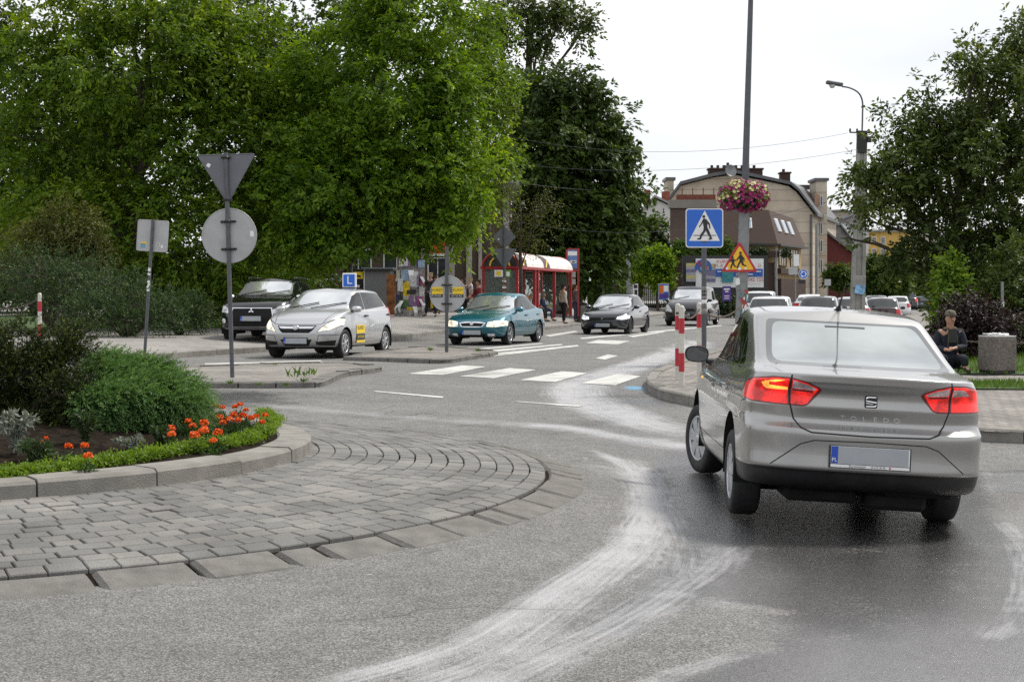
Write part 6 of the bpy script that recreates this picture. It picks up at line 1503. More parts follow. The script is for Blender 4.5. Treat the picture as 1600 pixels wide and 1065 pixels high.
 tr_ = N.new('ShaderNodeBsdfTransparent'); tr_.inputs[0].default_value = (.72, .75, .72, 1); mxs = N.new('ShaderNodeMixShader'); mxs.inputs[0].default_value = .18; K.new(tr_.outputs[0], mxs.inputs[1]); K.new(bs.outputs[0], mxs.inputs[2]); K.new(mxs.outputs[0], N['Material Output'].inputs['Surface'])
 b = MB(); b.box((0, Wd / 2, 1.05), (.02, Wd - .12, 1.6), 0); b.box((L, Wd / 2, 1.05), (.02, Wd - .12, 1.6), 0)
 for x0, x1 in ((.1, 2.8), (3.4, 6.35), (6.5, 9.6)): b.box(((x0 + x1) / 2, Wd, 1.05), (x1 - x0, .02, 1.6), 0)
 b.build('glass_panel', [tg], t)
 yl = pm('yellow_arc', (.72, .45, .05), .4)
 for (xx, s0) in ((0, .28), (0, 1.05), (.55, -.1), (4.4, -.1)):
  b = MB(); sg = 1 if s0 < .5 else -1
  if xx == 0: b.tube([(-.06, s0, he + .06), (-.06, s0 + sg * .04, he + .22), (-.06, s0 + sg * .16, he + .36)], .035, 6, 0)
  else: b.tube([(xx, s0, he + .06), (xx + .25, s0 + .03, he + .22), (xx + .6, s0 + .1, he + .34)], .035, 6, 0)
  b.build('yellow_arc', [yl], t)
 b = MB(); b.box((4.9, Wd - .28, .48), (6.2, .34, .06), 0); 
 b.box((4.9, Wd - .1, .85), (6.2, .04, .16), 0)
 for xx in (2.2, 4.9, 7.6): b.box((xx, Wd - .28, .23), (.08, .25, .46), 1)
 b.build('bench', [pm('orange_bench', (.60, .22, .03), .5, var=.15), MT['pole']], t)
 # timetable stand
 q_ = o + u * 10.1 + v * -.1; tt = thing('timetable_stand', q_, 'tall red timetable stand with blue and white boards at the right end of the shelter', 'sign', 0); d = q_.y; s = FPX / d; zz = lambda py: Z(py, d) - q_.z; x0 = ray(893, d) - q_.x
 b = MB(); b.box((x0 - .22, 0, zz(388) / 2), (.07, .07, zz(388)), 0); b.box((x0 + .30, 0, zz(388) / 2), (.09, .09, zz(388)), 0); b.box((x0 + .04, 0, zz(389)), (.6, .07, .06), 0); b.box((x0 + .04, 0, zz(422)), (.6, .07, .10), 0); b.build('frame', [RS], tt)
 b = MB(); b.box((x0 + .04, -.01, zz(405)), (.44, .04, zz(391) - zz(420)), 0); b.box((x0 + .04, -.034, zz(396)), (.40, .01, .18), 1); b.box((x0 + .06, -.034, zz(409)), (.30, .01, .12), 1); b.box((x0 + .1, -.042, zz(409)), (.14, .006, .05), 2); b.build('blue_board', [pm('board_blue', (.12, .22, .45), .5, var=.2), WH, BK], tt)
 b = MB(); b.box((x0 + .04, -.03, zz(429)), (.26, .03, .25), 0); b.box((x0 + .04, -.03, zz(440)), (.26, .03, .25), 0)
 for k in range(8): b.box((x0 + .04, -.047, zz(425.5 + k * 2.3 + (2 if k > 3 else 0))), (.2, .002, .012), 1)
 b.build('timetable', [pm('paper_white', (.55, .54, .52), .7), BK], tt)
 b = MB(); b.box((x0 - .12, -.02, zz(432)), (.06, .04, .8), 0); b.build('orange_strip', [pm('orange_strip', (.6, .2, .03), .5)], tt)
 # concrete bin at the shelter end
 x = ray(914, 67.5); t = thing('concrete_bin', Vector((x, 67.5, float(PAVZ(x, 67.5)))), 'dark concrete bin at the right end of the bus shelter', 'bin', R(15)); b = MB(); b.box((0, 0, .36), (.62, .6, .72), 0, bev=.04); b.box((0, 0, .735), (.56, .54, .03), 1, bev=.01); b.build('body', [peb, BK], t)
# ================================================================== CARS
def carpaint(name, col, metal=.55, rough=.32, coat=.8, dirt=.08):
 m, nt, N, K, b = newmat(name)
 tc = N.new('ShaderNodeTexCoord')
 n1 = N.new('ShaderNodeTexNoise'); n1.inputs['Scale'].default_value = 900; n1.inputs['Detail'].default_value = 1
 n2 = N.new('ShaderNodeTexNoise'); n2.inputs['Scale'].default_value = 3.5; n2.inputs['Detail'].default_value = 8; n2.inputs['Roughness'].default_value = .7
 K.new(tc.outputs['Object'], n1.inputs['Vector']); K.new(tc.outputs['Object'], n2.inputs['Vector'])
 mr = N.new('ShaderNodeMapRange'); mr.inputs['To Min'].default_value = .86; mr.inputs['To Max'].default_value = 1.14
 K.new(n1.outputs['Fac'], mr.inputs['Value'])
 sc = N.new('ShaderNodeVectorMath'); sc.operation = 'SCALE'; sc.inputs[0].default_value = col
 K.new(mr.outputs[0], sc.inputs['Scale'])
 # road film: more dirt low on the body
 sx = N.new('ShaderNodeSeparateXYZ'); K.new(tc.outputs['Object'], sx.inputs[0])
 hz = N.new('ShaderNodeMapRange'); hz.inputs['From Min'].default_value = .75; hz.inputs['From Max'].default_value = .18; hz.inputs['To Max'].default_value = 1
 K.new(sx.outputs['Z'], hz.inputs['Value'])
 ad = N.new('ShaderNodeMath'); ad.operation = 'MULTIPLY_ADD'; K.new(n2.outputs['Fac'], ad.inputs[0]); K.new(hz.outputs[0], ad.inputs[1]); ad.inputs[2].default_value = 0
 dm = N.new('ShaderNodeMath'); dm.operation = 'MULTIPLY'; K.new(ad.outputs[0], dm.inputs[0]); dm.inputs[1].default_value = dirt * 6
 mx = N.new('ShaderNodeMix'); mx.data_type = 'RGBA'; mx.clamp_factor = True; mx.inputs['B'].default_value = (.085, .078, .068, 1)
 K.new(dm.outputs[0], mx.inputs['Factor']); K.new(sc.outputs[0], mx.inputs['A']); K.new(mx.outputs['Result'], b.inputs['Base Color'])
 b.inputs['Metallic'].default_value = metal
 rr = N.new('ShaderNodeMath'); rr.operation = 'MULTIPLY_ADD'; K.new(dm.outputs[0], rr.inputs[0]); rr.inputs[1].default_value = .3; rr.inputs[2].default_value = rough
 K.new(rr.outputs[0], b.inputs['Roughness'])
 b.inputs['Coat Weight'].default_value = coat; b.inputs['Coat Roughness'].default_value = .035; b.inputs['Coat IOR'].default_value = 1.5
 # very slight orange peel and panel waviness
 n3 = N.new('ShaderNodeTexNoise'); n3.inputs['Scale'].default_value = 5; K.new(tc.outputs['Object'], n3.inputs['Vector'])
 bp = N.new('ShaderNodeBump'); bp.inputs['Strength'].default_value = .06; bp.inputs['Distance'].default_value = .01
 K.new(n3.outputs['Fac'], bp.inputs['Height']); K.new(bp.outputs[0], b.inputs['Normal']); K.new(bp.outputs[0], b.inputs['Coat Normal'])
 return m
def carglass(name, col=(.02, .024, .024), ior=1.75, rough=.03):
 m = pm(name, col, rough, 0, var=.25, scale=2.5, ior=ior, rvar=0)
 return m
MT['glass'] = carglass('car_glass')
MT['glass_pale'] = pm('rear_glass', (.46, .49, .48), .07, .72, var=.22, scale=1.6, rvar=0)
MT['glass_frit'] = pm('rear_glass_frit', (.20, .205, .205), .08, .7, var=.1, scale=2.0, rvar=0)
MT['glass_front'] = pm('windscreen_glass', (.62, .64, .65), .04, .78, var=.12, scale=1.5, rvar=0)
MT['glass_side'] = carglass('tinted_side_glass', (.008, .010, .009), 1.45, .03)
def lampglass(name, col, es=0.0, ec=None, rough=.08, sc=70, ior=1.5):
 m, nt, N, K, b = newmat(name)
 tc = N.new('ShaderNodeTexCoord'); wv = N.new('ShaderNodeTexVoronoi'); wv.inputs['Scale'].default_value = sc
 K.new(tc.outputs['Object'], wv.inputs['Vector'])
 mr = N.new('ShaderNodeMapRange'); mr.inputs['From Max'].default_value = .6; mr.inputs['To Min'].default_value = .55; mr.inputs['To Max'].default_value = 1.3
 K.new(wv.outputs['Distance'], mr.inputs['Value'])
 n2 = N.new('ShaderNodeTexNoise'); n2.inputs['Scale'].default_value = 9; n2.inputs['Detail'].default_value = 3; K.new(tc.outputs['Object'], n2.inputs['Vector'])
 mm = N.new('ShaderNodeMath'); mm.operation = 'MULTIPLY'; K.new(mr.outputs[0], mm.inputs[0])
 m2 = N.new('ShaderNodeMapRange'); m2.inputs['From Min'].default_value = .35; m2.inputs['From Max'].default_value = .65; m2.inputs['To Min'].default_value = .5; m2.inputs['To Max'].default_value = 1.5
 K.new(n2.outputs['Fac'], m2.inputs['Value']); K.new(m2.outputs[0], mm.inputs[1])
 sc_ = N.new('ShaderNodeVectorMath'); sc_.operation = 'SCALE'; sc_.inputs[0].default_value = col; K.new(mm.outputs[0], sc_.inputs['Scale'])
 K.new(sc_.outputs[0], b.inputs['Base Color']); b.inputs['Roughness'].default_value = .35
 b.inputs['Coat Weight'].default_value = .5; b.inputs['Coat Roughness'].default_value = .03
 if es:
  se = N.new('ShaderNodeVectorMath'); se.operation = 'SCALE'; se.inputs[0].default_value = ec or col; K.new(mm.outputs[0], se.inputs['Scale'])
  K.new(se.outputs[0], b.inputs['Emission Color']); b.inputs['Emission Strength'].default_value = es
 return m
MT['tail_red'] = lampglass('tail_lamp_red', (.34, .002, .002), .42, (1, .012, .004))
MT['tail_red_dim'] = lampglass('tail_lamp_red_unlit', (.30, .006, .008), .12, (.6, .01, .01))  # lamp not switched on, yet given a faint red glow
MT['tail_amber'] = lampglass('indicator_amber', (.9, .32, .05), .7, (1, .42, .06))
MT['tail_clear'] = lampglass('reversing_lamp', (.50, .42, .42))
MT['tail_dark'] = lampglass('tail_lamp_dark_band', (.10, .006, .008))
MT['head'] = lampglass('headlamp', (.55, .56, .58), 0, sc=35)
MT['head_lit'] = lampglass('headlamp_lit', (.60, .59, .54), .45, (1, .84, .55), sc=22)
MT['head_lit_cool'] = lampglass('headlamp_lit_cool', (.60, .61, .64), .6, (.9, .93, 1), sc=22)

def sm(knots, x):
 """piecewise smooth interpolation through (x, value) knots sorted by x"""
 if isinstance(knots, (int, float)): return float(knots)
 if x <= knots[0][0]: return knots[0][1]
 for (x0, v0), (x1, v1) in zip(knots, knots[1:]):
  if x <= x1:
   t = (x - x0) / (x1 - x0); t = t * t * (3 - 2 * t) * .5 + t * .5
   return v0 + (v1 - v0) * t
 return knots[-1][1]

def car_surface(loops, nf=6, nsd=16, nr=6, level=2):
 """loops: dict(xf,xr,w,z,[rf,rr,pf,pr,cr,bar]); returns bmesh of the closed, subdivided body shell"""
 rings = []
 for L in loops:
  xf, xr, W = L['xf'], L['xr'], L['w']
  rf, rr = L.get('rf', .5), L.get('rr', .4); pf, pr = L.get('pf', 2.5), L.get('pr', 2.8)
  bar = L.get('bar', .03); tf, tr_ = L.get('tf', 0.0), L.get('tr', 0.0)
  half = []
  for k in range(nf + 1):
   th = pi / 2 * k / nf
   y = W * (sin(th) ** (2 / pf) if k else 0.0); x = xf - rf + rf * (cos(th) ** (2 / pf) if k < nf else 0)
   half.append((x, y))
  for k in range(1, nsd):
   half.append((xf - rf + (xr + rr - xf + rf) * k / nsd, W))
  for k in range(nr + 1):
   th = pi / 2 * (1 - k / nr)
   y = W * (sin(th) ** (2 / pr) if k < nr else 0.0); x = xr + rr - rr * (cos(th) ** (2 / pr) if k else 0)
   half.append((x, y))
  xm = (xf + xr) / 2; hl = (xf - xr) / 2
  pts = []
  for x, y in half:
   t = (x - xm) / hl
   y *= 1 - bar * t * t - (tf * max(0, t) ** 2) - (tr_ * max(0, -t) ** 2)
   z = sm(L['z'], x)
   crown = L.get('crown', 0.0)
   z += crown * (1 - (y / W) ** 2)
   pts.append((x, y, z))
  rings.append(pts)
 n = len(rings[0])
 bm = bmesh.new(); cl = bm.edges.layers.float.new('crease_edge')
 VL = []; VR = []
 for pts in rings:
  l = [bm.verts.new(p) for p in pts]
  r = [l[i] if (i == 0 or i == n - 1) else bm.verts.new((pts[i][0], -pts[i][1], pts[i][2])) for i in range(n)]
  VL.append(l); VR.append(r)
 def face(*v):
  v = list(dict.fromkeys(v))
  if len(v) >= 3:
   try: bm.faces.new(v)
   except ValueError: pass
 for j in range(len(rings) - 1):
  for i in range(n - 1):
   face(VL[j][i], VL[j][i + 1], VL[j + 1][i + 1], VL[j + 1][i])
   face(VR[j][i + 1], VR[j][i], VR[j + 1][i], VR[j + 1][i + 1])
 for j, s in ((0, 1), (len(rings) - 1, 0)):
  for i in range(n - 1):
   q = (VL[j][i], VL[j][i + 1], VR[j][i + 1], VR[j][i])
   face(*(reversed(q) if s else q))
 for j, L in enumerate(loops):
  c = L.get('cr', 0)
  if c:
   for V in (VL[j], VR[j]):
    for i in range(n - 1):
     e = bm.edges.get((V[i], V[i + 1]))
     if e: e[cl] = c
 bmesh.ops.recalc_face_normals(bm, faces=bm.faces)
 me = bpy.data.meshes.new('shell'); bm.to_mesh(me); bm.free()
 o = bpy.data.objects.new('shell', me)
 md = o.modifiers.new('s', 'SUBSURF'); md.levels = level; md.render_levels = level
 me2 = eval_mesh(o); bpy.data.meshes.remove(me)
 bm = bmesh.new(); bm.from_mesh(me2); bpy.data.meshes.remove(me2)
 bm.normal_update()
 return bm

AX = {'s': (0, 2), 'f': (1, 2), 't': (0, 1)}
class Shell:
 def __init__(s, bm):
  s.bm = bm; s.lab = bm.faces.layers.int.new('lab'); s.labels = [('body', 0)]
  bm.verts.ensure_lookup_table(); bm.faces.ensure_lookup_table()
  s.bvh = BVHTree.FromBMesh(bm); s.tris = [[v.co.copy() for v in f.verts] for f in bm.faces]
  s.nrm = [[v.normal.copy() for v in f.verts] for f in bm.faces]
  s.rec = {}
  for f in bm.faces: s.note(f)
 def note(s, f):
  vs = [v.co for v in f.verts]
  if f.calc_area() < 1e-12: s.rec[f] = (f.calc_center_median(), Vector((0, 0, 1)), *[tuple(fn(v[i] for v in vs) for i in range(3)) for fn in (min, max)]); return
  f.normal_update()
  s.rec[f] = (f.calc_center_median(), f.normal.copy(), *[tuple(fn(v[i] for v in vs) for i in range(3)) for fn in (min, max)])
 def L(s, part, mat):
  k = (part, mat)
  if k not in s.labels: s.labels.append(k)
  return s.labels.index(k)
 def cut(s, poly, ax, flt, lab, only=None):
  """label the part of the shell inside the convex 2-D polygon (projected along the third axis)"""
  a, b = AX[ax]
  area = sum(p[0] * q[1] - q[0] * p[1] for p, q in zip(poly, poly[1:] + poly[:1]))
  if area < 0: poly = poly[::-1]
  lo = (min(p[0] for p in poly), min(p[1] for p in poly)); hi = (max(p[0] for p in poly), max(p[1] for p in poly))
  ins = []; rec = s.rec
  for f, (c, n, mn, mxx) in rec.items():
   if mxx[a] < lo[0] or mn[a] > hi[0] or mxx[b] < lo[1] or mn[b] > hi[1]: continue
   if only is not None and f[s.lab] not in only: continue
   if flt(c, n): ins.append(f)
  old = set(ins); new = set(ins)
  for p, q in zip(poly, poly[1:] + poly[:1]):
   if not ins: break
   d = (q[0] - p[0], q[1] - p[1]); l = sqrt(d[0] ** 2 + d[1] ** 2)
   if l < 1e-6: continue
   co = Vector((0, 0, 0)); co[a] = p[0]; co[b] = p[1]
   no = Vector((0, 0, 0)); no[a] = d[1] / l; no[b] = -d[0] / l          # outward
   ds = [(v.co - co).dot(no) for f in ins for v in f.verts]
   geom = set(ins)
   for f in ins: geom.update(f.edges); geom.update(f.verts)
   if max(ds) > 1e-5:
    r = bmesh.ops.bisect_plane(s.bm, geom=list(geom), dist=1e-5, plane_co=co, plane_no=no)
    fs = set(f for f in ins if f.is_valid); fs.update(g for g in r['geom'] if isinstance(g, bmesh.types.BMFace))
    new |= fs
    ins = [f for f in fs if (f.calc_center_median() - co).dot(no) < 0]
  for f in old:
   if not f.is_valid: rec.pop(f, None)
  for f in new:
   if f.is_valid: s.note(f)
  for f in ins: f[s.lab] = lab
  return ins
 def line(s, pts, wd, ax, flt, lab, only=None):
  for (p, q) in zip(pts, pts[1:]):
   d = (q[0] - p[0], q[1] - p[1]); l = sqrt(d[0] ** 2 + d[1] ** 2); n = (-d[1] / l * wd / 2, d[0] / l * wd / 2)
   e = (d[0] / l * wd * .3, d[1] / l * wd * .3)
   s.cut([(p[0] + n[0] - e[0], p[1] + n[1] - e[1]), (q[0] + n[0] + e[0], q[1] + n[1] + e[1]), (q[0] - n[0] + e[0], q[1] - n[1] + e[1]), (p[0] - n[0] - e[0], p[1] - n[1] - e[1])], ax, flt, lab, only)
 def delete(s, lab):
  fs = [f for f in s.bm.faces if f[s.lab] == lab]
  for f in fs: s.rec.pop(f, None)
  bmesh.ops.delete(s.bm, geom=fs, context='FACES')
 def normal_at(s, p):
  loc, no, idx, d = s.bvh.find_nearest(p)
  if idx is None: return no
  ws = [1 / max((p - c).length_squared, 1e-9) for c in s.tris[idx]]
  # bilinear-ish weights on the quad
  n = Vector()
  for wt, m in zip(ws, s.nrm[idx]): n += m * wt
  return n.normalized()
 def split(s, parent, mats, T=None):
  """one object per part label; returns dict"""
  out = {}
  parts = {}
  for f in s.bm.faces: parts.setdefault(s.labels[f[s.lab]][0], []).append(f)
  for part, fs in parts.items():
   vid = {}; V = []; F = []; mi = []; ml = []
   for f in fs:
    mt = s.labels[f[s.lab]][1]
    mt = mats[0] if mt == 0 else mt
    if mt not in ml: ml.append(mt)
    idx = []
    for v in f.verts:
     if v not in vid: vid[v] = len(V); V.append(v.co.copy())
     idx.append(vid[v])
    F.append(idx); mi.append(ml.index(mt))
   nn = [s.normal_at(p) for p in V]
   if T is not None:
    V = [T @ p for p in V]; nn = [T.to_3x3() @ p for p in nn]
   me = bpy.data.meshes.new(part); me.from_pydata([tuple(p) for p in V], [], F)
   for m in ml: me.materials.append(m)
   me.polygons.foreach_set('material_index', mi); me.polygons.foreach_set('use_smooth', [True] * len(F))
   me.update()
   me.normals_split_custom_set_from_vertices([tuple(p) for p in nn])
   out[part] = link(part.split('#')[0], me, parent)
  return out

def rpoly(pts, r=.03, k=3):
 """round the corners of a convex polygon"""
 out = []
 n = len(pts)
 for i in range(n):
  p0, p, p1 = Vector(pts[i - 1]), Vector(pts[i]), Vector(pts[(i + 1) % n])
  a = p0 - p; b = p1 - p
  ra = min(r, a.length * .45); rb = min(r, b.length * .45)
  A = p + a.normalized() * ra; B = p + b.normalized() * rb
  for j in range(k + 1):
   t = j / k
   q = A * (1 - t) ** 2 + p * 2 * t * (1 - t) + B * t * t
   out.append((q.x, q.y))
 return out

def make_wheel(parent, loc, rad, wd, side, mats, spokes=7, steer=0.0, style='spoke', name='wheel'):
 """side +1 = left (outer face towards +y)"""
 ty = MB(); rr = rad * .66
 prof = [(rr, -wd * .5), (rad * .9, -wd * .5), (rad * .97, -wd * .44), (rad, -wd * .3), (rad * 1.003, 0), (rad, wd * .3), (rad * .97, wd * .44), (rad * .9, wd * .5), (rr * 1.04, wd * .49), (rr * 1.0, wd * .42)]
 ty.lathe(prof, 40, 0, ax='y')
 for g in (-.2, 0, .2):
  pass
 o = ty.build('tyre', [MT['rubber']])
 whl = o; whl.name = name
 whl.parent = parent; whl.location = loc
 whl.rotation_euler = (0, 0, steer + (0 if side > 0 else pi))
 rim = MB()
 rim.lathe([(rr * 1.0, wd * .42), (rr * .99, wd * .47), (rr * .93, wd * .475), (rr * .9, wd * .44), (rr * .88, wd * .25)], 40, 0, ax='y')
 rim.lathe([(rr * .88, wd * .25), (.001, wd * .22)], 40, 1, ax='y')
 rim.lathe([(rr * .2, wd * .3), (rr * .2, wd * .46), (rr * .13, wd * .49), (.001, wd * .5)], 20, 0, ax='y')
 for k in range(spokes):
  a = 2 * pi * k / spokes
  ax_, ay_ = cos(a), sin(a); nx_, ny_ = -sin(a), cos(a)
  if style == 'cap':
   w0, w1 = rr * .13, rr * .30
  elif style == 'twin':
   w0, w1 = rr * .09, rr * .13
  else:
   w0, w1 = rr * .09, rr * .085
  r0, r1 = rr * .12, rr * .93
  sk = .18 if style == 'cap' else 0
  def P(r, wv, h, sk_=0): return (ax_ * r + nx_ * (wv + sk_ * rr), h, ay_ * r + ny_ * (wv + sk_ * rr))
  h0, h1 = wd * .47, wd * .445
  vs = [P(r0, -w0, h0), P(r0, w0, h0), P(r1, w1, h1, sk), P(r1, -w1, h1, sk), P(r0, -w0, h0 - .05), P(r0, w0, h0 - .05), P(r1, w1, h1 - .04, sk), P(r1, -w1, h1 - .04, sk)]
  rim._add(vs, [(0, 1, 2, 3), (0, 4, 5, 1), (1, 5, 6, 2), (2, 6, 7, 3), (3, 7, 4, 0)], 0)
 ro = rim.build('rim', [mats, MT['dark']], whl)
 return whl

def plate(parent, M, w_=.52, h=.114, frame=.02, extra=None, name='number_plate'):
 """M: centre, local x to the reader's right, y up, z towards the reader"""
 b = MB(); b.M = M
 b.box((0, -.004 if frame else 0, 0), (w_ + frame * 1.2, h + frame * 1.6, .012), 0, bev=.006)
 b.box((.02, 0, .007), (w_ - .05, h, .006), 1); b.box((-w_ / 2 + .022, 0, .007), (.045, h, .006), 2)
 o = b.build(name, [MT['black_plastic'], MT['plate_grey'], MT['eu_blue']], parent)
 text_part('PL', .036, MT['white'], o, M @ Matrix.Translation((-w_ / 2 + .022, -h * .27, .0108)), 'country_letters', .0008)
 return o

def emblem(kind, M, parent, r=.05):
 b = MB(); b.M = M
 if kind == 'ring':
  prof = [(r * .80, 0), (r * .80, .012), (r * .9, .018), (r, .012), (r, 0)]
  b.lathe(prof, 24, 0)
  b.prism([(-r * 1.25, -.07 * r), (-.1 * r, .02 * r), (-.1 * r, .30 * r), (.1 * r, .25 * r), (1.25 * r, .07 * r), (.1 * r, -.02 * r), (.1 * r, -.3 * r), (-.1 * r, -.25 * r)], .002, .014, 0)
 elif kind == 'diamonds':
  for a in (90, 210, 330):
   c, s_ = cos(R(a)), sin(R(a)); n = (-s_, c)
   b.prism([(0, 0), (c * r * .5 + n[0] * r * .28, s_ * r * .5 + n[1] * r * .28), (c * r, s_ * r), (c * r * .5 - n[0] * r * .28, s_ * r * .5 - n[1] * r * .28)], 0, .012, 0)
 elif kind == 'rhomb':
  o_, i_ = r, r * .5
  O = [(0, o_ * 1.25), (o_ * .85, 0), (0, -o_ * 1.25), (-o_ * .85, 0)]; I = [(p[0] * .5, p[1] * .5) for p in O]
  for k in range(4):
   k2 = (k + 1) % 4
   b.prism([O[k], O[k2], I[k2], I[k]], 0, .016, 0)
 elif kind == 'wing':
  b.lathe([(r * .86, 0), (r * .9, .014), (r, .010), (r, 0)], 24, 0)
  b.prism([(-r * .8, .25 * r), (0, -.1 * r), (0, -.35 * r), (-.8 * r, 0)], .001, .010); b.prism([(r * .8, .25 * r), (r * .8, 0), (0, -.35 * r), (0, -.1 * r)], .001, .010)
 elif kind == 'h':
  b.prism([(-.6 * r, r * .7), (-.35 * r, r * .7), (-.25 * r, -.7 * r), (-.5 * r, -.7 * r)], 0, .012); b.prism([(.6 * r, r * .7), (.5 * r, -.7 * r), (.25 * r, -.7 * r), (.35 * r, r * .7)], 0, .012)
  b.prism([(-.32 * r, .1 * r), (.32 * r, .1 * r), (.3 * r, -.12 * r), (-.3 * r, -.12 * r)], .001, .011)
 elif kind == 's':
  # rounded square badge with slanted S bars
  q = rpoly([(-r, -r), (r, -r), (r, r), (-r, r)], r * .3, 4)
  b.prism(q, 0, .006, 1)
  for poly in ([(-.82, .40), (-.82, .62), (-.62, .80), (.80, .80), (.70, .66), (-.45, .66)], [(-.84, .20), (-.84, .06), (.84, -.18), (.84, .00)],
                     [(-.80, -.18), (-.80, -.28), (.30, -.40), (.30, -.34)], [(-.80, -.66), (-.80, -.80), (.62, -.80), (.82, -.60), (.82, -.42), (.5, -.64)]):
   b.prism([(x * r, y * r) for x, y in poly], .006, .011, 0)
 return b.build('emblem', [MT['chrome'], MT['black_plastic']], parent)

def mirror_part(parent, x, y, z, side, mat, w_=.22, h=.15, back=False):
 b = MB()
 b.box((x, y - side * .02, z - .05), (.07, .14, .045), 1, bev=.012)
 cx, cy = x - .0, y + side * (.07 + w_ / 2 - .04)
 n = 20; rings = []
 # rounded shell: front (+x) convex, rear flat
 prof = [(.085, .28), (.075, .62), (.045, .86), (0, .97), (-.045, 1.0), (-.075, .97)]
 vs = []; fs = []
 for (dx, s_) in prof:
  for k in range(n):
   a = 2 * pi * k / n
   ey = abs(cos(a)) ** .75 * (1 if cos(a) > 0 else -1); ez = abs(sin(a)) ** .75 * (1 if sin(a) > 0 else -1)
   vs.append((cx + dx, cy + ey * w_ / 2 * s_, z + ez * h / 2 * s_ + .01))
 for i in range(len(prof) - 1):
  for k in range(n):
   fs.append((i * n + k, i * n + (k + 1) % n, (i + 1) * n + (k + 1) % n, (i + 1) * n + k))
 fs.append(tuple(range(n)))
 b._add(vs, fs, 0, True)
 gl = [(cx - .072, p[1] * .9 + cy * .1, p[2] * .9 + (z + .01) * .1) for p in vs[-n:]]
 b.poly(gl, 2)
 last = len(vs) - n
 b._add([v for v in vs[-n:]] + [(g[0] + .004, g[1], g[2]) for g in gl], [(k, (k + 1) % n, n + (k + 1) % n, n + k) for k in range(n)], 1)
 return b.build('wing_mirror', [mat, MT['black_plastic'], MT['glass']], parent)

